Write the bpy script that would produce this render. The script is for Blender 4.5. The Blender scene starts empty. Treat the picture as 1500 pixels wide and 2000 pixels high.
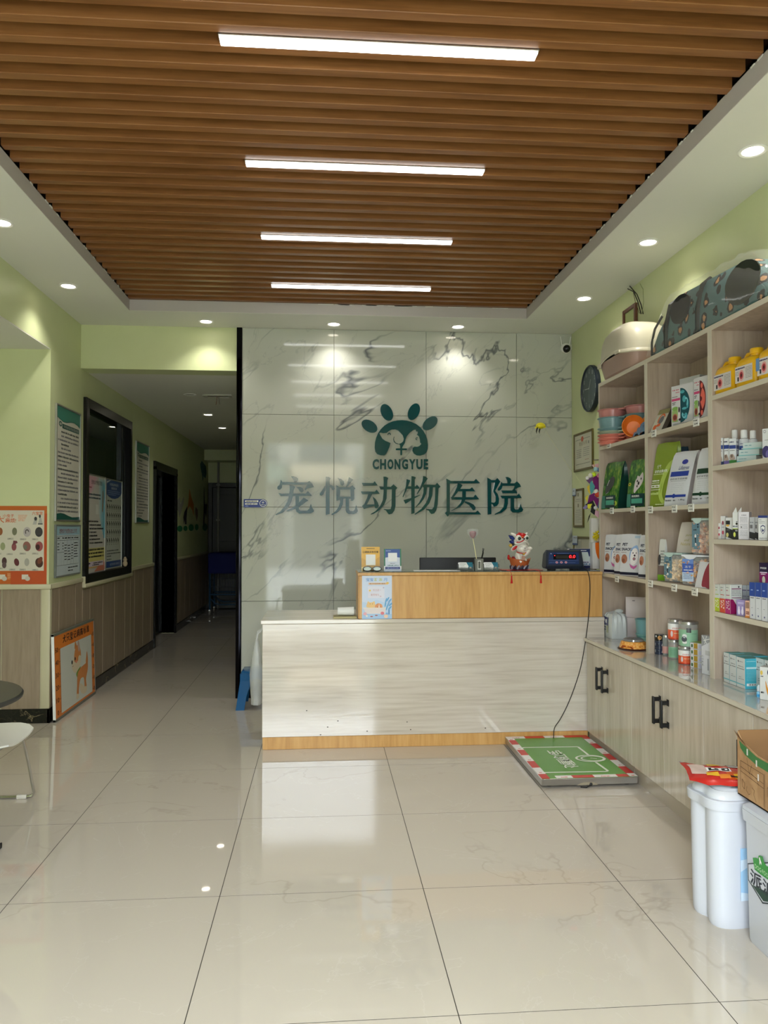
import bpy, bmesh, math, random
from math import sin, cos, pi, radians as R, tan, atan, sqrt
from mathutils import Vector, Matrix
random.seed(7)
SC = bpy.context.scene
COL = SC.collection

# ------------------------------------------------------------------ camera
F_PX = 1505.0                    # focal length in pixels of the 1500x2000 frame
H = 1.39                         # height of the camera
YAW = atan(120.0/F_PX)
PITCH = atan(30.0/F_PX)
cam = bpy.data.cameras.new('camera')
cam.sensor_fit = 'VERTICAL'; cam.sensor_height = 36.0
cam.lens = F_PX/2000.0*36.0
cam.clip_start = 0.05
CAM = bpy.data.objects.new('camera', cam); COL.objects.link(CAM)
CAM.location = (0, 0, H)
CAM.rotation_euler = (pi/2 + PITCH, 0, -YAW)
SC.camera = CAM

# ------------------------------------------------------------------ world, exposure
w = bpy.data.worlds.new('overcast_sky'); SC.world = w; w.use_nodes = True
bg = w.node_tree.nodes['Background']
SKY = 24.0
bg.inputs['Color'].default_value = (0.86, 0.94, 1.0, 1); bg.inputs['Strength'].default_value = SKY
SC.view_settings.view_transform = 'Standard'; SC.view_settings.look = 'None'
SC.view_settings.exposure = 0.14; SC.view_settings.gamma = 1.0
SC.view_settings.use_curve_mapping = False
SC.cycles.use_denoising = True
SC.cycles.max_bounces = 9; SC.cycles.diffuse_bounces = 5; SC.cycles.glossy_bounces = 4
SC.cycles.transmission_bounces = 6; SC.cycles.transparent_max_bounces = 10
SC.cycles.caustics_reflective = False; SC.cycles.caustics_refractive = False
SC.cycles.sample_clamp_indirect = 6.0

STRIP_E = 9.0        # LED strips
DOWN_E = 14.0        # downlight lenses
SPOT_W = 15.0        # downlight beams
# daylight enters by the shop door: a portal guides the sky's light through it
pl = bpy.data.lights.new('door_portal', 'AREA'); pl.shape = 'RECTANGLE'; pl.size = 1.64; pl.size_y = 2.8
pl.cycles.is_portal = True
po = bpy.data.objects.new('door_portal', pl); COL.objects.link(po)
po.location = (-0.12, -0.57, 1.42); po.rotation_euler = (R(90), 0, 0)

# ------------------------------------------------------------------ measuring helpers (photo ray -> point in the room)
def ray(px, py):
    x = (px-750)/F_PX; y = (1000-py)/F_PX
    m = CAM.rotation_euler.to_matrix()
    return m @ Vector((x, y, -1))
def onX(px, py, X): d = ray(px, py); t = X/d.x; return Vector((X, d.y*t, H+d.z*t))
def onY(px, py, Y): d = ray(px, py); t = Y/d.y; return Vector((d.x*t, Y, H+d.z*t))
def onZ(px, py, Z): d = ray(px, py); t = (Z-H)/d.z; return Vector((d.x*t, d.y*t, Z))

# ------------------------------------------------------------------ materials
MATS = {}
def srgb(r, g, b):
    f = lambda c: (c/255/12.92) if c/255 <= 0.04045 else ((c/255+0.055)/1.055)**2.4
    return (f(r), f(g), f(b), 1.0)
def M(name, col=None, rough=0.5, metal=0.0, emit=None, es=0.0, trans=0.0, alpha=1.0, coat=0.0, spec=0.5, ior=1.45):
    if name in MATS: return MATS[name]
    m = bpy.data.materials.new(name); m.use_nodes = True
    b = m.node_tree.nodes['Principled BSDF']
    b.inputs['Base Color'].default_value = srgb(*col) if col else (0.8, 0.8, 0.8, 1)
    b.inputs['Roughness'].default_value = rough; b.inputs['Metallic'].default_value = metal
    b.inputs['Transmission Weight'].default_value = trans; b.inputs['Alpha'].default_value = alpha
    b.inputs['Coat Weight'].default_value = coat; b.inputs['IOR'].default_value = ior
    b.inputs['Specular IOR Level'].default_value = spec
    if emit: b.inputs['Emission Color'].default_value = srgb(*emit); b.inputs['Emission Strength'].default_value = es
    MATS[name] = m
    return m
def C(r, g, b, rough=0.55):
    return M('paint_%d_%d_%d_%d' % (r, g, b, rough*100), (r, g, b), rough)
def nodes(m):
    nt = m.node_tree; return nt, nt.nodes, nt.links, nt.nodes['Principled BSDF']
def wood(name, cols, scale, rough=0.4, bump=0.02, fine=6.0, contrast=(0.3, 0.7), world=True, coat=0.0):
    """grain stretched along the axis with the small scale"""
    m = M(name, (200, 180, 150), rough, coat=coat); nt, N, L, b = nodes(m)
    tc = N.new('ShaderNodeNewGeometry') if world else N.new('ShaderNodeTexCoord')
    mp = N.new('ShaderNodeMapping'); mp.inputs['Scale'].default_value = scale
    L.new(tc.outputs['Position' if world else 'Object'], mp.inputs['Vector'])
    n1 = N.new('ShaderNodeTexNoise'); n1.inputs['Scale'].default_value = 1.0; n1.inputs['Detail'].default_value = 6
    n1.inputs['Roughness'].default_value = 0.65; n1.inputs['Distortion'].default_value = 0.25
    L.new(mp.outputs[0], n1.inputs['Vector'])
    n2 = N.new('ShaderNodeTexNoise'); n2.inputs['Scale'].default_value = fine; n2.inputs['Detail'].default_value = 3
    L.new(mp.outputs[0], n2.inputs['Vector'])
    ad = N.new('ShaderNodeMix'); ad.data_type = 'FLOAT'; ad.inputs[0].default_value = 0.35
    L.new(n1.outputs['Fac'], ad.inputs[2]); L.new(n2.outputs['Fac'], ad.inputs[3])
    cr = N.new('ShaderNodeValToRGB'); e = cr.color_ramp.elements
    e[0].position = contrast[0]; e[0].color = srgb(*cols[0]); e[1].position = contrast[1]; e[1].color = srgb(*cols[-1])
    for i, c in enumerate(cols[1:-1]):
        k = e.new(contrast[0]+(contrast[1]-contrast[0])*(i+1)/(len(cols)-1)); k.color = srgb(*c)
    L.new(ad.outputs[0], cr.inputs[0]); L.new(cr.outputs[0], b.inputs['Base Color'])
    bp = N.new('ShaderNodeBump'); bp.inputs['Strength'].default_value = bump; bp.inputs['Distance'].default_value = 0.01
    L.new(ad.outputs[0], bp.inputs['Height']); L.new(bp.outputs[0], b.inputs['Normal'])
    return m
def speckle(name, c1, c2, scale, rough, lo=0.45, hi=0.6, bump=0.0, detail=4):
    m = M(name, c1, rough); nt, N, L, b = nodes(m)
    tc = N.new('ShaderNodeNewGeometry'); n1 = N.new('ShaderNodeTexNoise')
    n1.inputs['Scale'].default_value = scale; n1.inputs['Detail'].default_value = detail
    L.new(tc.outputs['Position'], n1.inputs['Vector'])
    cr = N.new('ShaderNodeValToRGB'); e = cr.color_ramp.elements
    e[0].position = lo; e[0].color = srgb(*c1); e[1].position = hi; e[1].color = srgb(*c2)
    L.new(n1.outputs['Fac'], cr.inputs[0]); L.new(cr.outputs[0], b.inputs['Base Color'])
    if bump:
        bp = N.new('ShaderNodeBump'); bp.inputs['Strength'].default_value = bump; bp.inputs['Distance'].default_value = 0.01
        L.new(n1.outputs['Fac'], bp.inputs['Height']); L.new(bp.outputs[0], b.inputs['Normal'])
    return m
def marble(name, base, vein, vein2, scale, width, rough, bumpy=0.0, seedv=(0, 0, 0), amount=1.0, coat=0.0, rotv=(0, 0, 0)):
    """thin veins where warped noise crosses one value, broken up by a mask"""
    m = M(name, base, rough, coat=coat); nt, N, L, b = nodes(m)
    tc = N.new('ShaderNodeNewGeometry'); mp = N.new('ShaderNodeMapping')
    mp.inputs['Location'].default_value = seedv; mp.inputs['Scale'].default_value = scale
    if any(rotv):
        m0 = N.new('ShaderNodeMapping'); m0.inputs['Rotation'].default_value = rotv
        L.new(tc.outputs['Position'], m0.inputs['Vector']); L.new(m0.outputs[0], mp.inputs['Vector'])
    else: L.new(tc.outputs['Position'], mp.inputs['Vector'])
    def band(sc, w_, dist, det, off):
        n = N.new('ShaderNodeTexNoise'); n.inputs['Scale'].default_value = sc; n.inputs['Detail'].default_value = det
        n.inputs['Distortion'].default_value = dist; n.inputs['Roughness'].default_value = 0.55
        v = N.new('ShaderNodeVectorMath'); v.operation = 'ADD'; v.inputs[1].default_value = off
        L.new(mp.outputs[0], v.inputs[0]); L.new(v.outputs[0], n.inputs['Vector'])
        s = N.new('ShaderNodeMath'); s.operation = 'SUBTRACT'; s.inputs[1].default_value = 0.5; L.new(n.outputs['Fac'], s.inputs[0])
        a = N.new('ShaderNodeMath'); a.operation = 'ABSOLUTE'; L.new(s.outputs[0], a.inputs[0])
        r = N.new('ShaderNodeMapRange'); r.inputs['From Min'].default_value = 0; r.inputs['From Max'].default_value = w_
        r.inputs['To Min'].default_value = 1; r.inputs['To Max'].default_value = 0; L.new(a.outputs[0], r.inputs['Value'])
        return r.outputs[0]
    b1 = band(1.0, width, 0.5, 5, (0, 0, 0)); b2 = band(1.7, width*0.5, 0.7, 6, (9, 4, 2))
    mk = N.new('ShaderNodeTexNoise'); mk.inputs['Scale'].default_value = 1.3; mk.inputs['Detail'].default_value = 3; L.new(mp.outputs[0], mk.inputs['Vector'])
    mr = N.new('ShaderNodeMapRange'); mr.inputs['From Min'].default_value = 0.47; mr.inputs['From Max'].default_value = 0.6
    mr.inputs['To Max'].default_value = amount; L.new(mk.outputs['Fac'], mr.inputs['Value'])
    m1 = N.new('ShaderNodeMath'); m1.operation = 'MULTIPLY'; L.new(b1, m1.inputs[0]); L.new(mr.outputs[0], m1.inputs[1])
    m2 = N.new('ShaderNodeMath'); m2.operation = 'MULTIPLY'; m2.inputs[1].default_value = 0.45*amount; L.new(b2, m2.inputs[0])
    x1 = N.new('ShaderNodeMix'); x1.data_type = 'RGBA'; x1.inputs[6].default_value = srgb(*base); x1.inputs[7].default_value = srgb(*vein2)
    L.new(m2.outputs[0], x1.inputs[0])
    x2 = N.new('ShaderNodeMix'); x2.data_type = 'RGBA'; x2.inputs[7].default_value = srgb(*vein)
    L.new(m1.outputs[0], x2.inputs[0]); L.new(x1.outputs[2], x2.inputs[6]); L.new(x2.outputs[2], b.inputs['Base Color'])
    if bumpy:
        nb = N.new('ShaderNodeTexNoise'); nb.inputs['Scale'].default_value = 3.0; L.new(tc.outputs['Position'], nb.inputs['Vector'])
        bp = N.new('ShaderNodeBump'); bp.inputs['Strength'].default_value = bumpy; bp.inputs['Distance'].default_value = 0.01
        L.new(nb.outputs['Fac'], bp.inputs['Height']); L.new(bp.outputs[0], b.inputs['Normal'])
    return m

# ------------------------------------------------------------------ mesh builder
_txt = {}
def glyphs(s, bold=0.0, res=3, italic=0.0):
    """flat triangles of a line of text, scaled to fill 0..1 x 0..1"""
    k = (s, bold, res, italic)
    if k in _txt: return _txt[k]
    cu = bpy.data.curves.new('lettering', 'FONT'); cu.body = s; cu.resolution_u = res; cu.offset = bold; cu.shear = italic
    o = bpy.data.objects.new('lettering', cu); COL.objects.link(o)
    dg = bpy.context.evaluated_depsgraph_get(); ev = o.evaluated_get(dg); me = ev.to_mesh()
    vs = [v.co.copy() for v in me.vertices]; fs = [tuple(p.vertices) for p in me.polygons]
    ev.to_mesh_clear(); bpy.data.objects.remove(o); bpy.data.curves.remove(cu)
    x0 = min(v.x for v in vs); x1 = max(v.x for v in vs); y0 = min(v.y for v in vs); y1 = max(v.y for v in vs)
    vs = [((v.x-x0)/(x1-x0), (v.y-y0)/max(y1-y0, 1e-6)) for v in vs]
    _txt[k] = (vs, fs, (x1-x0)/max(y1-y0, 1e-6)); return _txt[k]

class MB:
    def __init__(s): s.bm = bmesh.new(); s.mats = []
    def mi(s, m):
        if m not in s.mats: s.mats.append(m)
        return s.mats.index(m)
    def face(s, pts, m):
        vs = [s.bm.verts.new(p) for p in pts]
        try: f = s.bm.faces.new(vs)
        except ValueError: return None
        f.material_index = s.mi(m); f.smooth = True; return f
    def grid(s, rows, m, close_u=False, close_v=False, cap0=False, cap1=False):
        """rows: list of lists of points, same length"""
        i = s.mi(m); V = [[s.bm.verts.new(p) for p in r] for r in rows]
        n = len(V); k = len(V[0])
        for a in range(n if close_u else n-1):
            for b in range(k if close_v else k-1):
                q = [V[a][b], V[a][(b+1) % k], V[(a+1) % n][(b+1) % k], V[(a+1) % n][b]]
                try: f = s.bm.faces.new(q); f.material_index = i; f.smooth = True
                except ValueError: pass
        if cap0:
            try: f = s.bm.faces.new(V[0][::-1]); f.material_index = i
            except ValueError: pass
        if cap1:
            try: f = s.bm.faces.new(V[-1]); f.material_index = i
            except ValueError: pass
        return V
    def box(s, x0, x1, y0, y1, z0, z1, m, bev=0.0, seg=2, mat=None):
        bm = bmesh.new() if bev else s.bm
        vs = [bm.verts.new((x, y, z)) for x in (x0, x1) for y in (y0, y1) for z in (z0, z1)]
        if mat:
            for v in vs: v.co = mat @ v.co
        i = s.mi(m); fs = []
        for q in ((0, 1, 3, 2), (4, 6, 7, 5), (0, 4, 5, 1), (2, 3, 7, 6), (0, 2, 6, 4), (1, 5, 7, 3)):
            f = bm.faces.new([vs[k] for k in q]); f.material_index = i; f.smooth = True; fs.append(f)
        if bev:
            bev = min(bev, 0.49*min(abs(x1-x0), abs(y1-y0), abs(z1-z0)))
            bmesh.ops.bevel(bm, geom=list(bm.edges), offset=bev, segments=seg, affect='EDGES', profile=0.5)
            for f in bm.faces: f.material_index = i; f.smooth = True
            s.join(bm)
        return s
    def join(s, bm):
        mp = {v: s.bm.verts.new(v.co) for v in bm.verts}
        for f in bm.faces:
            try: g = s.bm.faces.new([mp[v] for v in f.verts]); g.material_index = f.material_index; g.smooth = f.smooth
            except ValueError: pass
        bm.free()
    def lathe(s, prof, m, c=(0, 0, 0), seg=24, cap0=True, cap1=True, sx=1, sy=1, mat=None):
        rows = []
        for r, z in prof:
            row = [Vector((c[0]+r*cos(2*pi*k/seg)*sx, c[1]+r*sin(2*pi*k/seg)*sy, c[2]+z)) for k in range(seg)]
            if mat: row = [mat @ p for p in row]
            rows.append(row)
        s.grid(rows, m, close_v=True, cap0=cap0, cap1=cap1); return s
    def tube(s, pts, r, m, seg=8, caps=True, closed=False):
        pts = [Vector(p) for p in pts]; rows = []; n = len(pts); up = None
        for i, p in enumerate(pts):
            if closed: t = pts[(i+1) % n]-pts[i-1]
            else: t = (pts[min(i+1, n-1)]-pts[max(i-1, 0)])
            t.normalize()
            if up is None:
                a = Vector((0, 0, 1)) if abs(t.z) < 0.9 else Vector((1, 0, 0)); up = (a - t*a.dot(t)).normalized()
            else: up = (up - t*up.dot(t)).normalized()
            sd = t.cross(up); rr = r[i] if isinstance(r, (list, tuple)) else r
            rows.append([p+(up*cos(2*pi*k/seg)+sd*sin(2*pi*k/seg))*rr for k in range(seg)])
        s.grid(rows, m, close_u=closed, close_v=True, cap0=caps and not closed, cap1=caps and not closed); return s
    def ball(s, c, r, m, seg=16, rings=8, sx=1, sy=1, sz=1, mat=None):
        prof = [(max(r*sin(pi*k/rings), 1e-5), -r*cos(pi*k/rings)*sz) for k in range(rings+1)]
        rows = []
        for rr, z in prof:
            row = [Vector((rr*cos(2*pi*k/seg)*sx, rr*sin(2*pi*k/seg)*sy, z)) for k in range(seg)]
            if mat: row = [mat @ p for p in row]
            rows.append([p+Vector(c) for p in row])
        s.grid(rows, m, close_v=True); return s
    def prism(s, fr, poly, t, m, m_side=None):
        """polygon in a Frame, pushed out by t"""
        a = [fr.p(x, y, 0) for x, y in poly]; b = [fr.p(x, y, t) for x, y in poly]
        s.face(b, m); s.face(a[::-1], m); n = len(poly); ms = m_side or m
        for i in range(n):
            f = s.face([a[i], a[(i+1) % n], b[(i+1) % n], b[i]], ms)
        return s
    def text3d(s, fr, st, x0, y0, x1, y1, t, m, bold=0.0, res=3):
        vs, fs, asp = glyphs(st, bold, res); P_ = lambda q, tt: fr.p(x0+(x1-x0)*q[0], y0+(y1-y0)*q[1], tt)
        fr.text(s, st, x0, y0, x1, y1, m, t, bold, res); cnt = {}
        for f in fs:
            for a, b in zip(f, f[1:]+f[:1]): cnt[frozenset((a, b))] = cnt.get(frozenset((a, b)), 0)+1
        for e, n in cnt.items():
            if n == 1: a, b = tuple(e); s.face([P_(vs[a], 0), P_(vs[b], 0), P_(vs[b], t), P_(vs[a], t)], m)
    def build(s, name, parent=None, loc=None, rz=0.0, label=None, cat=None, group=None, kind=None, sharp=35, weld=True, rot=None):
        if weld: bmesh.ops.remove_doubles(s.bm, verts=s.bm.verts, dist=1e-5)
        bmesh.ops.recalc_face_normals(s.bm, faces=s.bm.faces) if weld else None
        me = bpy.data.meshes.new(name); s.bm.to_mesh(me); s.bm.free()
        for m in s.mats: me.materials.append(m)
        me.set_sharp_from_angle(angle=R(sharp))
        o = bpy.data.objects.new(name, me); COL.objects.link(o)
        if parent: o.parent = parent
        if loc is not None: o.location = loc
        if rot is not None: o.rotation_euler = rot
        elif rz: o.rotation_euler = (0, 0, rz)
        tag(o, label, cat, group, kind); return o

def tag(o, label=None, cat=None, group=None, kind=None):
    if label: o['label'] = label
    if cat: o['category'] = cat
    if group: o['group'] = group
    if kind: o['kind'] = kind
    return o
def thing(name, loc, rz=0.0, label=None, cat=None, group=None, kind=None, rot=None):
    o = bpy.data.objects.new(name, None); COL.objects.link(o); o.location = loc
    o.empty_display_size = 0.1
    o.rotation_euler = rot if rot else (0, 0, rz)
    return tag(o, label, cat, group, kind)
def copy_obj(o, name, parent, loc):
    c = o.copy(); c.name = name; COL.objects.link(c); c.parent = parent; c.location = loc; return c

class Frame:
    """flat frame: origin, u (right), v (up); n points out; W,Hh scale 2-D units to metres"""
    def __init__(s, o, u, v, W=1.0, Hh=1.0, n=None):
        s.o = Vector(o); s.u = Vector(u).normalized(); s.v = Vector(v).normalized(); s.n = Vector(n) if n else s.u.cross(s.v); s.W = W; s.H = Hh
    def p(s, x, y, t=0.0): return s.o+s.u*(x*s.W)+s.v*(y*s.H)+s.n*t
    def poly(s, mb, pts, m, t=0.0006): mb.face([s.p(x, y, t) for x, y in pts], m)
    def rect(s, mb, x0, y0, x1, y1, m, t=0.0006): s.poly(mb, [(x0, y0), (x1, y0), (x1, y1), (x0, y1)], m, t)
    def ell(s, mb, cx, cy, rx, ry, m, t=0.0006, rot=0.0, n=20, a0=0, a1=2*pi):
        pts = []
        for k in range(n if a1-a0 > 6.2 else n+1):
            a = a0+(a1-a0)*k/n; X = rx*cos(a); Y = ry*sin(a)
            pts.append((cx+X*cos(rot)-Y*sin(rot), cy+X*sin(rot)+Y*cos(rot)))
        s.poly(mb, pts, m, t)
    def ring(s, mb, cx, cy, rx, ry, wd, m, t=0.0006, n=24, a0=0, a1=2*pi, wy=None):
        wy = wy or wd
        for k in range(n):
            a = a0+(a1-a0)*k/n; b = a0+(a1-a0)*(k+1)/n
            s.poly(mb, [(cx+rx*cos(a), cy+ry*sin(a)), (cx+rx*cos(b), cy+ry*sin(b)), (cx+(rx-wd)*cos(b), cy+(ry-wy)*sin(b)), (cx+(rx-wd)*cos(a), cy+(ry-wy)*sin(a))], m, t)
    def line(s, mb, pts, wd, m, t=0.0007):
        """stroke of constant width in metres"""
        for (x0, y0), (x1, y1) in zip(pts, pts[1:]):
            ax, ay, bx, by = x0*s.W, y0*s.H, x1*s.W, y1*s.H
            L = sqrt((bx-ax)**2+(by-ay)**2) or 1; nx, ny = -(by-ay)/L*wd/2, (bx-ax)/L*wd/2
            q = [(ax+nx, ay+ny), (bx+nx, by+ny), (bx-nx, by-ny), (ax-nx, ay-ny)]
            mb.face([s.o+s.u*x+s.v*y+s.n*t for x, y in q], m)
    def text(s, mb, st, x0, y0, x1, y1, m, t=0.0008, bold=0.0, res=2, italic=0.0, fit=False):
        vs, fs, asp = glyphs(st, bold, res, italic)
        if fit:                                     # keep the letters' own proportions, height given
            wdt = (y1-y0)*s.H*asp/s.W
            if fit == 'c': cx = (x0+x1)/2; x0, x1 = cx-wdt/2, cx+wdt/2
            else: x1 = x0+wdt
        i = mb.mi(m); V = [mb.bm.verts.new(s.p(x0+(x1-x0)*a, y0+(y1-y0)*b, t)) for a, b in vs]
        for f in fs:
            try: g = mb.bm.faces.new([V[k] for k in f]); g.material_index = i
            except ValueError: pass
    def dashes(s, mb, x0, y, x1, h, m, seed=0, gap=0.15, t=0.0007):
        """a line of print too small to read: short blocks"""
        rn = random.Random(seed); x = x0
        while x < x1-1e-6:
            L = (0.4+rn.random())*h*s.H/s.W*1.2; e = min(x+L, x1)
            s.rect(mb, x, y, e, y+h*(0.75+0.25*rn.random()), m, t)
            x = e+L*gap*(1 if rn.random() < .8 else 4)
# ================================================================== materials of the room
GREEN = speckle('green_wall_paint', (203, 210, 164), (206, 213, 168), 6, 0.42, 0.3, 0.7)
WHITE = C(224, 224, 217, 0.7)
LIPC = C(190, 184, 180, 0.7)
TILE = marble('cream_floor_tile', (192, 183, 170), (178, 168, 154), (204, 198, 188), (1.1, 1.1, 1.1), 0.008, 0.025, seedv=(3, 1, 0), amount=0.8, bumpy=0.004)
TILE.node_tree.nodes['Principled BSDF'].inputs['IOR'].default_value = 1.6
GROUT = C(52, 48, 42, 0.8)
MARB = marble('white_marble_tile', (192, 194, 184), (108, 112, 114), (158, 161, 158), (1.35, 0.8, 0.62), 0.011, 0.05, amount=1.0, seedv=(1.7, 0, 3.4), bumpy=0.012, rotv=(0, R(-42), 0))
BLKMARB = marble('black_marble', (16, 16, 15), (150, 135, 105), (70, 62, 50), (5, 5, 5), 0.02, 0.12)
SLAT = wood('ceiling_slat_wood', [(108, 68, 33), (134, 88, 48), (150, 103, 60)], (1.2, 22, 22), 0.38, 0.04, 5)
SLATBACK = wood('ceiling_back_shaded_wood', [(46, 27, 12), (60, 36, 17)], (1.2, 20, 20), 0.6, 0.03)  # slat brown darkened: shade deep in the gaps is put into its colour
LAMI = wood('pale_laminate_upright', [(176, 163, 147), (196, 185, 170), (212, 203, 190)], (9, 9, 0.9), 0.16, 0.012, 5)
LAMSHELF = wood('shelf_laminate', [(158, 140, 124), (182, 165, 149), (198, 184, 168)], (9, 9, 0.9), 0.34, 0.02, 5)
LAMH = wood('pale_laminate_level', [(184, 172, 158), (205, 195, 183), (216, 208, 198)], (0.9, 9, 17), 0.07, 0.03, 4)
LAMH.node_tree.nodes['Principled BSDF'].inputs['IOR'].default_value = 1.7
OAK = wood('oak_laminate', [(186, 138, 78), (205, 158, 96), (216, 172, 112)], (16, 16, 1.5), 0.3, 0.02, 4)
WAIN = wood('wainscot_wood', [(134, 118, 100), (150, 133, 114), (160, 143, 124)], (18, 18, 1.8), 0.45, 0.03, 4)
EDGE = C(206, 198, 182, 0.35)
RAIL = C(196, 190, 160, 0.4)
BLACK = C(16, 16, 17, 0.25)
BLACKM = C(20, 20, 21, 0.5)
CHROME = M('polished_steel', (205, 205, 205), 0.12, 1.0)
STEEL = M('brushed_steel', (176, 174, 170), 0.32, 1.0)
ALU = M('satin_aluminium', (190, 190, 186), 0.35, 0.9)
GLASS = M('window_glass', (235, 245, 240), 0.02, trans=1.0, ior=1.45)
DARKGLASS = M('tinted_glass', (20, 34, 30), 0.03, spec=0.6)
TEAL = M('sign_teal', (0, 70, 74), 0.12, coat=0.4)
WH = C(236, 236, 234, 0.45)
INK = C(32, 32, 36, 0.6)
GREYINK = C(120, 120, 122, 0.6)

XL, XR, YB, YW = -1.95, 2.107, 6.38, 5.69      # left wall, right wall, marble wall, wall facing the camera left of the corridor
ZC, ZL = 3.03, 2.675                           # ceiling, low ceiling
YF, YE, XA = -0.55, 13.4, -3.7                  # shop front, corridor end, far left
XC = -0.70                                     # corridor's right wall

# ------------------------------------------------------------------ floor and its tiles
mb = MB(); mb.box(XA, XR, YF, YE, -0.12, -0.0004, GROUT)
floor = mb.build('floor', kind='structure')
P = 0.7725
def tile_mesh(name, wx, wy, th, m, axis='z', bev=0.0012):
    b = MB(); g = 0.0015
    if axis == 'z': b.box(g, wx-g, g, wy-g, -th, 0, m, bev, 1)
    elif axis == 'y': b.box(g, wx-g, 0, th, g, wy-g, m, bev, 1)
    return b
first = None
for i in range(-4, 5):
    for j in range(-5, 15):
        x = -0.384+P*(i-1)+P; y = 2.2+P*j
        x1, y1 = x+P, y+P
        if x1 < XA or x > XR or y > YE or y1 < YF: continue
        if y > YB+0.02 and (x > XC): continue
        if x1 < XL-0.1 and y > YW+0.2: continue
        if first is None:
            first = tile_mesh('tile', P, P, 0.0015, TILE, bev=0).build('tile', floor, (x, y, 0))
        else: copy_obj(first, 'tile', floor, (x, y, 0))

# ------------------------------------------------------------------ ceiling: white border around the slatted field
X0, X1, Y1 = -1.46, 1.60, 5.93
mb = MB()
mb.box(XL-0.2, X0, YF, YB+0.02, ZC, ZC+0.08, WHITE); mb.box(X1, XR+0.1, YF, YB+0.02, ZC, ZC+0.08, WHITE)
mb.box(X0, X1, Y1, YB+0.02, ZC, ZC+0.08, WHITE); mb.box(X0, X1, YF, -0.3, ZC, ZC+0.08, WHITE)
# thin plaster lip at the inner edge
mb.box(X0-0.004, X0+0.002, -0.3, Y1, ZC+0.002, ZC+0.084, LIPC); mb.box(X1-0.002, X1+0.004, -0.3, Y1, ZC+0.002, ZC+0.084, LIPC); mb.box(X0, X1, Y1-0.002, Y1+0.004, ZC+0.002, ZC+0.084, LIPC)
# ragged filler along the lip
rn = random.Random(3)
for k in range(70):
    y = 0.4+rn.random()*5.5; s_ = rn.random()
    if s_ < 0.5: mb.box(X1-0.003-0.004*rn.random(), X1+0.002, y, y+0.01+0.03*rn.random(), ZC+0.079, ZC+0.083+0.004*rn.random(), WHITE)
    else: mb.box(X0-0.002, X0+0.003+0.004*rn.random(), y, y+0.01+0.03*rn.random(), ZC+0.079, ZC+0.083+0.004*rn.random(), WHITE)
for k in range(16):
    x = -0.2+rn.random()*1.7; mb.box(x, x+0.03+0.12*rn.random(), Y1-0.006, Y1, ZC+0.078, ZC+0.082, WHITE)
mb.box(XL-0.1, XR+0.1, YF, YB+0.02, ZC+0.20, ZC+0.25, BLACKM)          # structure above
mb.box(X0-0.12, X0-0.1, -0.35, Y1+0.1, ZC+0.08, ZC+0.2, BLACKM); mb.box(X1+0.1, X1+0.12, -0.35, Y1+0.1, ZC+0.08, ZC+0.2, BLACKM); mb.box(X0-0.1, X1+0.1, Y1+0.08, Y1+0.1, ZC+0.08, ZC+0.2, BLACKM)
ceiling = mb.build('ceiling', kind='structure')
PIT = 0.11541; SW = 0.043
mb = MB(); mb.box(X0-0.03, X1+0.03, -0.3, Y1+0.03, 3.168, 3.180, SLATBACK); mb.build('backing_board', ceiling)
sl = None; k = 0
for i in range(-30, 29):
    y = 2.72+PIT*(i+0.5)
    if y > Y1-0.03 or y < -0.28: continue
    j1, j2 = (rn.random()-.5)*0.014, (rn.random()-.5)*0.014
    if sl is None:
        mb = MB(); mb.box(-1.525, 1.525, -SW/2, SW/2, 0, 0.058, SLAT, 0.002, 1); sl = mb.build('slat', ceiling, ((X0+X1)/2+j1, y, 3.111+j2*0.1))
    else:
        c = copy_obj(sl, 'slat', ceiling, ((X0+X1)/2+j1, y, 3.111+j2*0.12))

# low ceiling of the corridor and of the bay on the left
mb = MB(); mb.box(XL, XC, YB+0.2, YE, ZL, ZL+0.1, WHITE); mb.build('ceiling_corridor', kind='structure')
mb = MB(); mb.box(XA, XL-0.001, YF, YW, ZL-0.006, ZL-0.0005, WHITE); mb.build('ceiling_left_bay', kind='structure')

# ------------------------------------------------------------------ walls
mb = MB(); mb.box(XR, XR+0.15, YF, YB+0.15, 0, ZC+0.2, GREEN); mb.build('wall_right', kind='structure')
mb = MB(); mb.box(XA-0.15, XA, YF, YE, 0, ZC, GREEN); mb.build('wall_far_left', kind='structure')
# shop front with a tall doorway open to the street
DX0, DX1, DZ = -0.95, 0.70, 2.84
mb = MB()
mb.box(XA-0.15, DX0, YF-0.15, YF, 0, ZC+0.2, GREEN); mb.box(DX1, XR+0.15, YF-0.15, YF, 0, ZC+0.2, GREEN); mb.box(DX0, DX1, YF-0.15, YF, DZ, ZC+0.2, GREEN)
mb.build('wall_front', kind='structure')
PAVE = speckle('street_paving', (150, 150, 146), (168, 166, 160), 3, 0.8)
mb = MB(); mb.box(-30, 30, -40, YF-0.15, -0.14, -0.02, PAVE); mb.build('street_pavement', kind='structure')
mb = MB(); mb.box(-14, 14, -15.5, -15, -0.02, 4.6, speckle('facade_render', (150, 150, 144), (166, 164, 156), 1.5, 0.8))
for k in range(-5, 6):
    mb.box(k*2.4-0.8, k*2.4+0.8, -15.0, -14.95, 3.7, 4.4, C(60, 72, 80, 0.2))
    mb.box(k*2.4-1.0, k*2.4+1.0, -15.0, -14.9, 0.0, 2.9, C(104, 100, 94, 0.4) if k % 2 else C(84, 86, 84, 0.5))
    mb.box(k*2.4-1.1, k*2.4+1.1, -15.0, -14.4, 3.0, 3.6, C(110, 130, 120, 0.5) if k % 3 else C(190, 176, 150, 0.5))
mb.build('wall_across_street', kind='structure')

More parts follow.
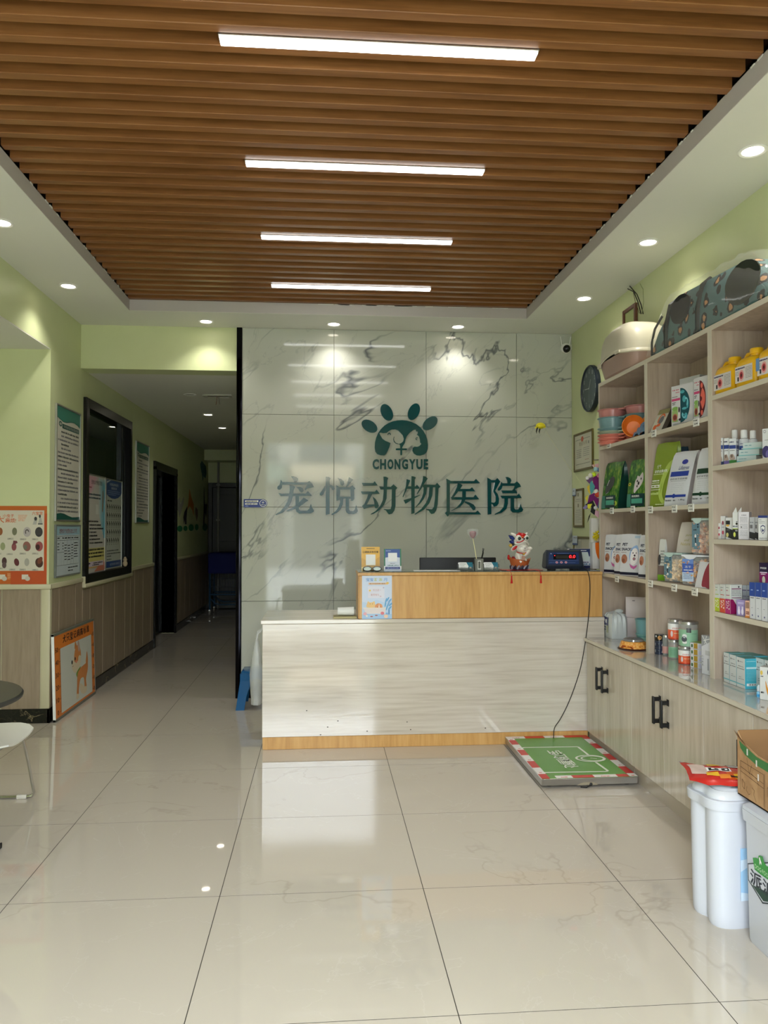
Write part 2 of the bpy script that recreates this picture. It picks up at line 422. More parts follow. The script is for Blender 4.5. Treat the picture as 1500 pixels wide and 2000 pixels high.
# marble wall: masonry behind, tiles as pieces
mb = MB(); mb.box(XC+0.04, XR, YB, YB+0.15, 0, ZC+0.05, C(120, 118, 110, 0.8)); back = mb.build('wall_back', kind='structure')
xs = [-0.66, 0.092, 0.8605, 1.629, XR]; zs = [0.105, 0.787, 1.557, 2.318, 3.03]
tv = {}
for a, b in zip(xs, xs[1:]):
    for c, d in zip(zs, zs[1:]):
        key = (round(b-a, 3), round(d-c, 3))
        if key in tv: copy_obj(tv[key], 'marble_tile', back, (a, YB-0.012, c))
        else: tv[key] = tile_mesh('marble_tile', b-a, d-c, 0.012, MARB, 'y').build('marble_tile', back, (a, YB-0.012, c))
mb = MB(); mb.box(-0.66, XR, YB-0.014, YB, 0, 0.103, BLKMARB, 0.001, 1); mb.build('baseboard_back', kind='structure')
mb = MB(); mb.box(-0.704, -0.66, YB-0.02, YB+0.19, 0, ZC, M('black_mirror_steel', (30, 30, 34), 0.1, 1.0), 0.003, 2); mb.build('trim_1', kind='structure')
mb = MB(); mb.box(XL, -0.704, YB, YB+0.2, ZL, ZC, GREEN); mb.build('wall_header', kind='structure')
mb = MB(); mb.box(XC, XC+0.12, YB+0.19, YE, 0, ZL, GREEN); mb.build('wall_corridor_right', kind='structure')

# left wall with window and door openings
WY0, WY1, WZ0, WZ1 = 6.455, 7.965, 0.93, 2.457
DY0, DY1, DZ1 = 9.12, 10.36, 2.10
T = 0.16
mb = MB()
def wl(y0, y1, z0, z1): mb.box(XL-T, XL, y0, y1, z0, z1, GREEN)
wl(YW+0.2, WY0, 0, ZC); wl(WY0, WY1, 0, WZ0); wl(WY0, WY1, WZ1, ZL+0.1); wl(WY1, DY0, 0, ZL+0.1); wl(DY0, DY1, DZ1, ZL+0.1); wl(DY1, YE, 0, ZL+0.1)
mb.box(XL-T, XL, YF, YW+0.2, ZL, ZC, GREEN)         # beam over the bay
mb.box(XL-T, XL, WY0-0.01, WY1, ZL+0.1, ZC, GREEN)
wall_left = mb.build('wall_left', kind='structure')
mb = MB(); mb.box(XA, XL, YW, YW+0.2, 0, ZL-0.0005, GREEN); wall_face = mb.build('wall_left_return', kind='structure')
# the bay's end: wainscot panels, rail, corner post, black marble skirting
def wains(parent, kind, a0, a1, first_seam, step, z1=0.948, z0=0.10):
    """panels along Y on the left wall (kind 'x') or along X on the return wall (kind 'y')"""
    edges = [a0]; s_ = first_seam
    while s_ < a1-0.02:
        if s_ > a0+0.02: edges.append(s_)
        s_ += step
    edges.append(a1); protos = {}
    for p, q in zip(edges, edges[1:]):
        wdt = round(q-p, 3); key = wdt
        loc = (XL, p, z0) if kind == 'x' else (p, YW, z0)
        if key in protos: copy_obj(protos[key], 'panel', parent, loc); continue
        b = MB(); g = 0.004
        if kind == 'x': b.box(0.0, 0.012, g, wdt-g, 0, z1-z0, WAIN, 0.003, 1)
        else: b.box(g, wdt-g, -0.012, 0.0, 0, z1-z0, WAIN, 0.003, 1)
        protos[key] = b.build('panel', parent, loc)
PB = C(186, 178, 150, 0.5)
mb = MB(); mb.box(XL, XL+0.005, YW, WY0, 0.1, 0.95, PB); mb.box(XL, XL+0.005, WY0, DY0, 0.1, 0.925, PB); mb.box(XL, XL+0.005, DY1, YE, 0.1, 0.95, PB)
mb.build('panel_backing', wall_left)
mb = MB(); mb.box(XA, XL, YW-0.005, YW, 0.1, 0.95, PB); mb.build('panel_backing', wall_face)
wains(wall_left, 'x', YW+0.03, WY0-0.025, 5.87, 0.3815)
wains(wall_left, 'x', WY0-0.025, WY1+0.03, 6.633, 0.3815, 0.885)
wains(wall_left, 'x', WY1+0.03, DY0-0.05, 8.1585, 0.3815)
wains(wall_left, 'x', DY1+0.06, YE, 10.72, 0.3815)
wains(wall_face, 'y', XA, XL-0.05, -3.35, 0.36)
mb = MB()
for y0, y1 in ((YW-0.02, WY0-0.03), (WY1+0.04, DY0-0.05), (DY1+0.06, YE)): mb.box(XL, XL+0.022, y0, y1, 0.948, 0.985, RAIL, 0.006, 2)
mb.build('trim_2', kind='structure')
mb = MB(); mb.box(XA, XL+0.022, YW-0.022, YW, 0.948, 0.985, RAIL, 0.006, 2); mb.build('trim_3', kind='structure')
mb = MB(); mb.box(XL-0.045, XL+0.014, YW-0.014, YW+0.03, 0.10, 0.95, RAIL, 0.005, 2); mb.build('trim_4', kind='structure')
mb = MB(); mb.box(XL, XL+0.02, YW-0.02, DY0-0.05, 0, 0.10, BLKMARB, 0.003, 1); mb.box(XL, XL+0.02, DY1+0.06, YE, 0, 0.10, BLKMARB, 0.003, 1); mb.build('baseboard_left', kind='structure')
mb = MB(); mb.box(XA, XL+0.02, YW-0.02, YW, 0, 0.10, BLKMARB, 0.003, 1); mb.build('baseboard_left_return', kind='structure')

# window in the left wall
win = thing('window_1', (XL, WY0, WZ0), kind='structure')
W_, H_ = WY1-WY0, WZ1-WZ0
mb = MB(); fx = 0.03
mb.box(-0.05, fx, 0, 0.075, 0, H_, BLACK, 0.004, 1); mb.box(-0.05, fx, W_-0.06, W_, 0, H_, BLACK, 0.004, 1)
mb.box(-0.05, fx, 0.075, W_-0.06, H_-0.085, H_, BLACK, 0.004, 1); mb.box(-0.05, fx, 0.075, W_-0.06, 0, 0.075, BLACK, 0.004, 1)
mb.build('window_frame', win)
mb = MB(); mb.box(-0.052, 0.0, W_-0.30, W_-0.255, 0.075, H_-0.085, BLACK, 0.004, 1); mb.box(-0.045, -0.015, W_-0.14, W_-0.11, 0.075, H_-0.085, BLACK, 0.004, 1); mb.build('sliding_stile', win)
mb = MB(); mb.box(-0.034, -0.026, 0.07, W_-0.05, 0.07, H_-0.08, M('dim_window_glass', (120, 150, 140), 0.02, trans=0.9)); mb.build('pane', win)
mb = MB(); mb.box(0, 0.036, -0.02, W_+0.025, -0.03, 0.0, RAIL, 0.006, 2); mb.box(0, 0.03, -0.03, -0.0, -0.03, 0.06, RAIL, 0.004, 1); mb.box(0, 0.03, W_, W_+0.03, -0.03, 0.06, RAIL, 0.004, 1); mb.build('window_sill', win)
# dark room behind it
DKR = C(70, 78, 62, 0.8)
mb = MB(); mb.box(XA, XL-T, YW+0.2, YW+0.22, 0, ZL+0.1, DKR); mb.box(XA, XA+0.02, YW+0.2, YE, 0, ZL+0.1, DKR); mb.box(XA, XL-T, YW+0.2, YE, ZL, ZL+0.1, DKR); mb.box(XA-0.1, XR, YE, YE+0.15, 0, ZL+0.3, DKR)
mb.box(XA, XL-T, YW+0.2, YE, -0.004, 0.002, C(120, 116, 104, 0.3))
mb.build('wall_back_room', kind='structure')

# doorway in the left wall
door = thing('door_1', (XL, DY0, 0), kind='structure')
dw = DY1-DY0
mb = MB()
mb.box(-T-0.03, 0.03, -0.05, 0.0, 0, DZ1, BLACK, 0.004, 1); mb.box(-T-0.03, 0.03, dw, dw+0.06, 0, DZ1, BLACK, 0.004, 1); mb.box(-T-0.03, 0.03, -0.05, dw+0.06, DZ1-0.04, DZ1+0.06, BLACK, 0.004, 1)
mb.build('door_frame', door)
mb = MB(); mb.box(-T-0.06, -T-0.02, 0.45, dw, 0.02, DZ1-0.06, BLACK, 0.004, 1); mb.box(-T-0.018, -T+0.03, 0.5, 0.53, 0.95, 1.10, CHROME, 0.004, 2); mb.build('door_leaf', door)
# corridor end: beam, dark double door
mb = MB(); mb.box(XL, XC, YE-0.5, YE, 2.5, ZL, GREEN); mb.box(XL, XC, YE-0.04, YE, 2.15, 2.5, GREEN); mb.build('wall_corridor_end', kind='structure')
d2 = thing('door_2', ((XL+XC)/2, YE-0.02, 0), kind='structure'); DG = C(22, 26, 24, 0.35)
mb = MB(); mb.box(-0.62, -0.55, -0.05, 0, 0, 2.15, DG, 0.005, 1); mb.box(0.55, 0.62, -0.05, 0, 0, 2.15, DG, 0.005, 1); mb.box(-0.55, 0.55, -0.05, 0, 2.07, 2.15, DG, 0.005, 1); mb.build('door_frame', d2)
for sx in (-1, 1):
    mb = MB(); a, b = sorted((0.006*sx, 0.545*sx)); mb.box(a, b, -0.035, 0, 0.01, 2.065, DG, 0.004, 1)
    for z0, z1 in ((0.15, 0.95), (1.15, 1.95)): mb.box(a+0.09, b-0.09, -0.042, -0.03, z0, z1, DG, 0.006, 1)
    mb.box(0.03*sx-0.012 if sx > 0 else -0.042, 0.042 if sx > 0 else -0.018, -0.075, -0.035, 0.98, 1.16, STEEL, 0.005, 2)
    mb.build('door_leaf', d2)
# pipe beside the corridor-end door
mb = MB(); mb.tube([(XL+0.18, YE-0.1, 0.0), (XL+0.18, YE-0.1, 2.5)], 0.02, C(150, 150, 146, 0.5), 10)
for z in (0.8, 1.5, 2.1): mb.box(XL+0.15, XL+0.21, YE-0.14, YE-0.02, z, z+0.03, C(150, 150, 146, 0.5))
mb.build('wall_pipe', label='pale upright pipe at the corridor\'s far end beside the dark doors', cat='pipe')

# ------------------------------------------------------------------ lamps
LED = M('led_diffuser', (255, 255, 255), 0.5, emit=(250, 250, 248), es=STRIP_E)
LEDD = M('downlight_lens', (255, 255, 255), 0.5, emit=(255, 244, 224), es=DOWN_E)
OFFL = C(150, 150, 145, 0.4)
LG = 'white LED strips set between the ceiling slats'
sp = None
for k, (y, lab) in enumerate(((1.797, 'LED strip light over the entrance, nearest of the ceiling strips'), (2.72, 'LED strip light, the largest one seen across the slatted ceiling'), (3.643, 'LED strip light, second in view from the entrance side'), (4.567, 'LED strip light, third in view, above the middle of the lobby'), (5.49, 'LED strip light nearest the marble wall, shortest looking'))):
    t = thing('strip_light', (0.205, y, 3.105), label=lab, cat='ceiling light', group=LG)
    if sp is None:
        mb = MB(); mb.box(-0.572, 0.572, -0.028, 0.028, 0.004, 0.055, ALU, 0.002, 1); h = mb.build('housing', t)
        mb = MB(); mb.box(-0.568, 0.568, -0.0245, 0.0245, -0.004, 0.006, LED, 0.002, 1); d = mb.build('diffuser', t); sp = (h, d)
    else:
        for o in sp: copy_obj(o, o.name.split('.')[0], t, (0, 0, 0))
def downlight(x, y, z, lab, on=True, grp='round recessed downlights', power=1.0, big=1.0, proto={}):
    t = thing('downlight', (x, y, z), label=lab, cat='ceiling light', group=grp)
    if on not in proto:
        mb = MB(); mb.lathe([(0.058, -0.001), (0.062, -0.006), (0.056, -0.009), (0.045, -0.006), (0.043, 0.004)], WH, seg=28, cap0=False, cap1=False); r_ = mb.build('trim_ring', t)
        mb = MB(); mb.lathe([(0.0001, -0.003), (0.044, -0.003), (0.044, 0.006)], LEDD if on else OFFL, seg=28, cap0=False, cap1=True); l_ = mb.build('lens', t)
        proto[on] = (r_, l_)
    else:
        for o in proto[on]: copy_obj(o, o.name.split('.')[0], t, (0, 0, 0))
    if on:
        l = bpy.data.lights.new('downlight_beam', 'SPOT'); l.energy = SPOT_W*power; l.spot_size = R(118); l.spot_blend = 0.75
        l.shadow_soft_size = 0.035; l.color = (1.0, 0.96, 0.88)
        lo = bpy.data.objects.new('downlight_beam', l); COL.objects.link(lo); lo.parent = t; lo.location = (0, 0, -0.02)
nm = {0: 'nearest the entrance', 1: 'second from the entrance', 2: 'third from the entrance', 3: 'fourth from the entrance', 4: 'nearest the marble wall'}
for k, y in enumerate((1.03, 2.10, 3.18, 4.26, 5.35)):
    downlight(1.862, y, ZC, 'round downlight in the right-hand ceiling border, '+nm[k], power=1.0)
    downlight(-1.722, y, ZC, 'round downlight in the left-hand ceiling border, '+nm[k], power=1.0)
for x, lab in ((-0.926, 'round downlight in the far ceiling border above the corridor mouth'), (0.088, 'round downlight in the far ceiling border left of the paw logo'), (1.10, 'round downlight in the far ceiling border right of the paw logo')):
    downlight(x, 6.19, ZC, lab, power=0.8)
downlight(-1.30, 8.87, ZL, 'lit round downlight in the corridor ceiling, nearer one', power=0.5)
downlight(-1.29, 10.04, ZL, 'lit round downlight in the corridor ceiling, farther one', power=0.35)
downlight(-1.28, 7.54, ZL, 'unlit round ceiling lamp at the corridor mouth beside the vent', on=False)
downlight(-1.27, 11.6, ZL, 'unlit round ceiling lamp deep in the dark corridor', on=False)
t = thing('ceiling_vent', (-1.02, 7.6, ZL), label='small rectangular slotted vent in the corridor ceiling', cat='vent')
mb = MB(); VW = C(196, 194, 184, 0.5)
mb.box(-0.14, 0.14, -0.075, -0.055, -0.012, 0, VW, 0.003, 1); mb.box(-0.14, 0.14, 0.055, 0.075, -0.012, 0, VW, 0.003, 1); mb.box(-0.14, -0.10, -0.055, 0.055, -0.012, 0, VW); mb.box(0.10, 0.14, -0.055, 0.055, -0.012, 0, VW)
mb.build('frame', t)
mb = MB(); mb.box(-0.10, 0.10, -0.055, 0.055, -0.006, -0.001, C(168, 166, 156, 0.6)); mb.build('cover', t)
mb = MB(); mb.tube([(-0.01, 0, -0.006), (-0.012, 0.0, -0.05), (-0.018, 0, -0.09)], 0.002, C(120, 40, 30), 5); mb.tube([(0.01, 0, -0.006), (0.014, 0.0, -0.06), (0.02, 0, -0.085)], 0.002, C(90, 90, 86), 5); mb.build('loose_wire', t)
# ================================================================== reception desk
desk = thing('reception_desk', (-0.375, 4.885, 0), label='long reception desk: pale streaked front, oak plinth and raised oak ledge at its right', cat='desk')
def dbox(name, x0, x1, y0, y1, z0, z1, m, bev=0.002, **k):
    b = MB(); b.box(x0+0.375, x1+0.375, y0-4.885, y1-4.885, z0, z1, m, bev, 1); return b.build(name, desk, **k)
dbox('plinth', -0.372, 1.712, 4.888, 4.905, 0.0, 0.076, OAK)
dbox('front_panel', -0.375, 1.825, 4.885, 4.903, 0.077, 0.782, LAMH)
dbox('side_panel', -0.375, -0.355, 4.904, 5.45, 0.0, 0.782, LAMI)
dbox('side_panel', 1.66, 1.68, 4.904, 5.45, 0.0, 0.782, LAMI)
dbox('desktop', -0.385, 1.825, 4.878, 5.47, 0.783, 0.808, LAMH, 0.003)
dbox('ledge_front', 0.232, 1.815, 4.893, 4.911, 0.809, 1.082, OAK)
dbox('ledge_side', 0.226, 0.244, 4.912, 5.19, 0.809, 1.082, OAK)
dbox('ledge_top', 0.222, 1.815, 4.884, 5.19, 1.083, 1.103, OAK, 0.003, label='oak ledge top with a lighter front edge')
dbox('glass_top', 0.226, 1.80, 4.888, 5.185, 1.1035, 1.1085, M('clear_table_glass', (205, 220, 212), 0.03, trans=0.85), 0.001)
# scuffs on the front: small dents
fr = Frame((0, -0.0004, 0), (1, 0, 0), (0, 0, 1)); rn = random.Random(5)
for px, py in ((599, 1388), (717, 1428), (948, 1422), (640, 1420), (660, 1408), (626, 1435), (795, 1410), (802, 1425)):
    mb = MB(); p = onY(px, py, 4.885); fr.ell(mb, p.x+0.375, p.z, 0.0035+0.002*rn.random(), 0.0035, C(70, 62, 54, 0.8), 0.0003, n=8); mb.build('scuff_mark', desk)
GT = 1.1087
# ------------------------------------------------------------------ lettering on the marble wall
sign = thing('wall_sign', (0.65, YB-0.014, 1.5), label='large dark teal hospital sign with paw logo and characters on the marble wall', cat='sign')
SY = YB-0.030
sf = Frame((-0.65, 0.014, -1.5), (1, 0, 0), (0, 0, 1))       # wall metres seen from the sign's empty
def spoly(crop, pts, mb, t=0.018, m=TEAL):
    ox, oy = crop; q = []
    for x, y in pts:
        p = onY(ox+x/8.8235, oy+y/8.8235, SY); q.append((p.x, p.z))
    f = Frame((-0.65, -0.001, -1.5), (1, 0, 0), (0, 0, 1)); mb.prism(f, q, t-0.002, m)
A, B, Cc, D = (530, 920), (695, 920), (860, 920), (695, 780)
CH = [
 (A, [[(342,92),(380,88),(430,103),(458,130),(455,165),(425,188),(395,190),(378,150)],
  [(160,145),(190,190),(185,240),(180,290),(150,322),(115,320),(100,295),(110,262),(140,240),(158,190)],
  [(183,190),(620,195),(655,173),(700,210),(732,275),(680,290),(620,300),(582,332),(575,315),(615,235),(183,235)],
  [(123,380),(180,390),(590,387),(630,345),(697,420),(690,428),(160,432)],
  [(315,245),(375,252),(408,272),(385,330),(370,430),(340,540),(280,640),(200,715),(80,760),(70,748),(150,700),(230,610),(280,520),(305,420),(315,330)],
  [(430,275),(500,272),(545,300),(555,345),(525,370),(490,350),(465,310)],
  [(415,400),(475,400),(475,660),(500,682),(620,682),(655,650),(680,560),(695,620),(735,678),(725,705),(680,728),(480,732),(435,705),(418,660)],
  [(555,455),(637,507),(590,535),(520,590),(440,640),(350,680),(260,697),(258,685),(340,640),(430,590),(500,520)]]),
 (A, [[(925,250),(928,330),(900,400),(870,422),(835,415),(832,390),(870,340)],
  [(938,98),(985,103),(1020,120),(1003,175),(1003,740),(940,757)],
  [(1002,235),(1040,245),(1085,270),(1092,310),(1070,332),(1045,320),(1035,290),(1002,262)],
  [(1143,118),(1200,135),(1250,175),(1258,225),(1230,250),(1195,240),(1183,190)],
  [(1335,103),(1413,150),(1350,220),(1300,275),(1283,300),(1280,285),(1310,220)],
  [(1120,245),(1183,280),(1180,500),(1120,512)],
  [(1150,275),(1345,278),(1398,245),(1447,300),(1425,325),(1428,480),(1410,510),(1368,515),(1365,318),(1150,318)],
  [(1175,443),(1370,443),(1370,475),(1175,475)],
  [(1185,470),(1240,470),(1230,580),(1190,660),(1130,720),(1040,760),(1035,745),(1110,690),(1160,620),(1185,540)],
  [(1280,470),(1338,470),(1338,660),(1355,690),(1410,692),(1440,660),(1462,585),(1475,640),(1492,690),(1470,725),(1420,740),(1330,740),(1295,715),(1280,670)]]),
 (B, [[(105,205),(300,208),(325,175),(378,250),(125,257)],
  [(87,350),(330,355),(358,320),(413,392),(110,398)],
  [(215,392),(282,395),(190,578),(325,575),(335,600),(230,625),(140,655),(105,605),(145,570),(190,470)],
  [(290,440),(340,480),(380,545),(397,600),(375,640),(335,640),(322,600),(318,540)],
  [(403,265),(470,270),(605,272),(648,228),(717,290),(685,325),(683,600),(665,680),(625,735),(570,748),(545,720),(520,680),(478,662),(485,655),(560,662),(600,655),(615,600),(620,315),(425,318)],
  [(475,95),(520,98),(560,120),(543,160),(535,330),(530,470),(490,580),(400,680),(300,740),(255,750),(258,740),(340,690),(420,600),(465,500),(478,370),(480,180)]]),
 (B, [[(875,138),(938,162),(900,260),(870,340),(815,452),(805,445),(840,350),(865,250)],
  [(885,262),(1030,265),(1055,238),(1100,290),(1090,305),(880,305)],
  [(960,88),(1000,93),(1035,112),(1015,150),(1010,725),(955,742),(955,200)],
  [(822,500),(950,465),(1100,410),(1117,412),(1010,470),(940,510),(855,565)],
  [(1160,85),(1205,97),(1240,130),(1190,200),(1130,300),(1060,400),(1050,390),(1110,280),(1150,170)],
  [(1168,232),(1370,237),(1400,203),(1460,270),(1425,300),(1410,580),(1385,680),(1350,730),(1305,742),(1275,715),(1260,685),(1215,665),(1222,655),(1310,662),(1345,620),(1365,480),(1370,280),(1150,280)],
  [(1170,275),(1228,275),(1215,380),(1170,480),(1110,560),(1040,620),(1033,612),(1090,545),(1140,450),(1165,370)],
  [(1268,275),(1328,275),(1318,420),(1270,550),(1180,660),(1020,752),(1012,742),(1130,650),(1215,540),(1255,430)]]),
 (Cc, [[(103,128),(180,170),(580,172),(615,135),(683,205),(675,213),(165,215),(165,710),(605,710),(645,680),(703,748),(155,750),(128,785),(80,725),(110,695),(110,200)],
  [(300,214),(350,220),(383,245),(345,305),(310,350),(240,440),(215,460),(200,440),(250,360),(285,280)],
  [(325,308),(510,308),(547,280),(603,350),(300,350)],
  [(183,448),(380,450),(572,450),(605,405),(672,488),(200,495)],
  [(380,345),(440,345),(440,470),(410,540),(340,620),(190,690),(188,682),(280,630),(350,550),(378,470)],
  [(420,520),(500,540),(570,575),(607,620),(603,665),(570,678),(545,650),(500,590),(425,545)]]),
 (Cc, [[(812,112),(878,152),(880,740),(818,752)],
  [(870,155),(950,155),(983,120),(1035,180),(1005,230),(945,342),(910,355),(920,310),(942,200),(870,200)],
  [(910,350),(945,340),(990,400),(1013,480),(1005,560),(975,600),(925,618),(905,580),(878,555),(878,540),(930,548),(955,520),(955,440),(935,390)],
  [(1125,103),(1165,103),(1210,128),(1225,165),(1205,212),(1160,212),(1155,170)],
  [(1053,185),(1075,215),(1068,270),(1050,315),(1010,340),(988,325),(1000,290),(1035,240)],
  [(1070,210),(1280,212),(1320,178),(1370,225),(1390,270),(1340,285),(1290,315),(1250,345),(1240,335),(1270,300),(1285,255),(1068,255)],
  [(1050,335),(1250,335),(1290,315),(1325,372),(1320,383),(1075,385)],
  [(1037,425),(1320,425),(1355,388),(1403,465),(1065,472)],
  [(1105,470),(1165,470),(1165,560),(1140,650),(1060,715),(945,750),(935,742),(1030,690),(1090,620),(1105,540)],
  [(1213,470),(1270,470),(1272,640),(1295,665),(1345,660),(1365,630),(1383,555),(1400,620),(1428,665),(1410,700),(1350,717),(1250,715),(1213,680)]])]
for crop, strokes in CH:
    mb = MB()
    for i, st in enumerate(strokes): spoly(crop, st, mb, 0.018+0.00025*i)
    mb.build('character', sign, weld=False)
def smooth_poly(pts, n=3):
    out = []; N_ = len(pts)
    for i in range(N_):
        p0, p1, p2, p3 = pts[i-1], pts[i], pts[(i+1) % N_], pts[(i+2) % N_]
        for k in range(n):
            t = k/n
            out.append(tuple(0.5*((2*p1[j])+(-p0[j]+p2[j])*t+(2*p0[j]-5*p1[j]+4*p2[j]-p3[j])*t*t+(-p0[j]+3*p1[j]-3*p2[j]+p3[j])*t**3) for j in (0, 1)))
    return out
for cx, cy, a, b, rot in ((235, 462, 150, 95, 33), (533, 225, 153, 97, 64), (1000, 213, 151, 95, -66), (1280, 412, 150, 93, -40)):
    mb = MB(); pts = []
    for k in range(36):
        t = 2*pi*k/36; X = a*cos(t); Y = b*sin(t); pts.append((cx+X*cos(R(rot))-Y*sin(R(rot)), cy+X*sin(R(rot))+Y*cos(R(rot))))
    spoly(D, pts, mb); mb.build('paw_toe', sign)
mb = MB()
spoly(D, [(325,830),(330,740),(350,660),(385,580),(430,515),(490,455),(560,410),(640,378),(720,362),(800,358),(880,366),(960,388),(1040,425),(1110,480),(1165,545),(1205,615),(1232,700),(1243,780),(1240,850),(1220,910),(1180,950),(1110,970),(1050,965),(1000,935),(975,885),(980,835),(1010,815),
 (1060,818),(1095,805),(1127,770),(1125,757),(1108,740),(1105,690),(1090,640),(1050,600),(1068,592),(1066,550),(1042,556),(1032,520),(990,530),(930,575),(880,635),(857,690),(845,750),(800,825),(798,850),(767,850),(762,795),(745,765),(780,755),(815,725),(828,680),(810,620),(770,575),(725,535),(680,518),(620,520),(570,545),(530,578),(470,582),(430,572),(410,575),(408,592),(430,630),(460,680),(510,715),(560,735),(598,752),(580,820),(550,890),(520,945),(490,968),(430,965),(370,945),(335,900)], mb)
def arc(cx, cy, r, w_, a0, a1, n=12):
    o = [(cx+r*cos(R(a0+(a1-a0)*k/n)), cy+r*sin(R(a0+(a1-a0)*k/n))) for k in range(n+1)]
    i = [(cx+(r-w_)*cos(R(a0+(a1-a0)*k/n)), cy+(r-w_)*sin(R(a0+(a1-a0)*k/n))) for k in range(n, -1, -1)]
    return o+i
spoly(D, [(665,640),(655,680),(663,715),(690,748),(745,768),(742,775),(690,762),(655,730),(645,685),(655,645)], mb, 0.017)
spoly(D, arc(575, 602, 27, 13, 150, 390), mb, 0.017); spoly(D, arc(1052, 678, 22, 10, 60, 330), mb, 0.017)
mb.build('paw_pad', sign)
mb = MB(); spoly(D, [(690,850),(700,845),(870,845),(883,853),(883,867),(870,876),(700,876),(688,868)], mb); spoly(D, [(767,845),(798,845),(798,950),(790,964),(775,964),(767,950)], mb, 0.0185); mb.build('cross', sign, weld=False)
for ch, a, b in (('C', 288, 398), ('H', 418, 520), ('O', 545, 648), ('N', 668, 768), ('G', 795, 900), ('Y', 918, 1030), ('U', 1042, 1150), ('E', 1170, 1247)):
    p0 = onY(695+a/8.8235, 780+1206/8.8235, SY); p1 = onY(695+b/8.8235, 780+1030/8.8235, SY)
    mb = MB(); mb.text3d(Frame((-0.65, -0.001, -1.5), (1, 0, 0), (0, 0, 1)), ch, p0.x, p0.z, p1.x, p1.z, 0.014, TEAL, bold=0.045); mb.build('letter', sign)

# ------------------------------------------------------------------ blue wifi plate
NAVY = C(28, 52, 130, 0.35)
p0 = onY(476, 991, YB-0.016); p1 = onY(522, 975, YB-0.016); hh = p1.z-p0.z; ww = p1.x-p0.x
t = thing('wifi_sign', (p0.x, YB-0.0125, p0.z), label='small blue wifi plate with rounded end at the marble wall\'s left edge', cat='sign')
mb = MB(); fr = Frame((0, -0.001, 0), (1, 0, 0), (0, 0, 1))
mb.prism(fr, [(0, 0), (ww-hh/2, 0)]+[(ww-hh/2+hh/2*sin(a), hh/2-hh/2*cos(a)) for a in [pi*k/12 for k in range(1, 12)]]+[(ww-hh/2, hh), (0, hh)], 0.004, NAVY)
fr.o = Vector((0, -0.005, 0)); fr.rect(mb, ww*.06, hh*.64, ww*.62, hh*.86, WH); fr.rect(mb, ww*.06, hh*.32, ww*.58, hh*.52, WH)
fr.dashes(mb, ww*.1, hh*.70, ww*.56, hh*.1, INK, 3, t=0.0012); fr.dashes(mb, ww*.1, hh*.37, ww*.54, hh*.1, INK, 4, t=0.0012)
fr.ring(mb, ww-hh*.5, hh*.5, hh*.43, hh*.43, hh*.06, WH); fr.text(mb, 'Wi-Fi', ww-hh*.75, hh*.24, ww-hh*.25, hh*.4, WH)
for r_ in (0.24, 0.16): fr.ring(mb, ww-hh*.5, hh*.45, hh*r_, hh*r_, hh*.045, WH, a0=R(45), a1=R(135))
fr.ell(mb, ww-hh*.5, hh*.48, hh*.035, hh*.035, WH); fr.dashes(mb, ww*.06, hh*.12, ww*.2, hh*.08, C(150, 170, 220), 4)
mb.build('plate', t)

# ------------------------------------------------------------------ security camera in the corner
t = thing('security_camera', (2.03, YB-0.015, 2.90), label='white dome-eyed security camera high in the right corner', cat='camera')
mb = MB(); mb.lathe([(0.03, 0), (0.032, 0.008), (0.02, 0.014)], WH, c=(0, 0, 0), mat=Matrix.Translation((0.06, 0.015, 0.02)) @ Matrix.Rotation(pi/2, 4, 'X')); mb.tube([(0.06, 0, 0.02), (0.05, -0.03, 0.03), (0.02, -0.05, 0.03), (0, -0.06, 0.01)], 0.009, WH); mb.build('bracket', t)
mb = MB(); mb.ball((0, -0.075, -0.01), 0.043, WH, 20, 12); mb.build('housing', t)
mb = MB(); mb.ball((0, -0.092, -0.016), 0.034, BLACK, 20, 12); mb.ball((0.0, -0.118, -0.018), 0.012, C(60, 60, 66, 0.1), 12, 6); mb.build('lens', t)
for sx in (-1, 1): mb = MB(); mb.tube([(0.03*sx, -0.07, 0.01), (0.045*sx, -0.07, 0.09)], 0.004, WH, 6); mb.build('antenna', t)
mb = MB(); mb.tube([(0, -0.03, 0.03), (-0.005, -0.01, 0.07), (0.01, 0.0, 0.12)], 0.003, C(200, 200, 196), 6); mb.build('cable', t)
# yellow ornament dangling before the marble wall
Y_ = YB-0.16; p = onY(1056, 833, Y_)
t = thing('bird_ornament', (p.x, Y_, p.z), label='yellow feathered bird ornament with dark tail streamers in front of the marble', cat='ornament')
YEL = C(236, 220, 40, 0.6)
mb = MB(); mb.ball((0, 0, 0), 0.024, YEL, 12, 8, sx=1.3, sz=0.8)
for a in range(7):
    an = R(20+a*24); mb.ball((0.028*cos(an), 0, 0.022*sin(an)), 0.011, YEL, 8, 5, sx=1.3)
mb.face([(-0.02, 0.0, 0.01), (-0.05, 0.01, -0.008), (-0.03, 0.0, -0.02)], YEL); mb.face([(0.02, 0.0, 0.01), (0.05, 0.01, 0.0), (0.03, 0.0, -0.016)], YEL); mb.build('body', t)
mb = MB()
for x in (-0.028, -0.004): mb.tube([(x, 0, -0.01), (x-0.008, 0, -0.04), (x-0.006, 0, -0.06)], [0.006, 0.005, 0.001], BLACKM, 6)
mb.build('tail', t)
q = onY(1172, 990, 5.4); v = q-Vector((p.x, Y_, p.z))
mb = MB(); mb.tube([(0.02, 0, 0), tuple(v*0.5+Vector((0, 0, -0.02))), tuple(v)], 0.0012, C(176, 170, 120), 4); mb.build('wand', t)

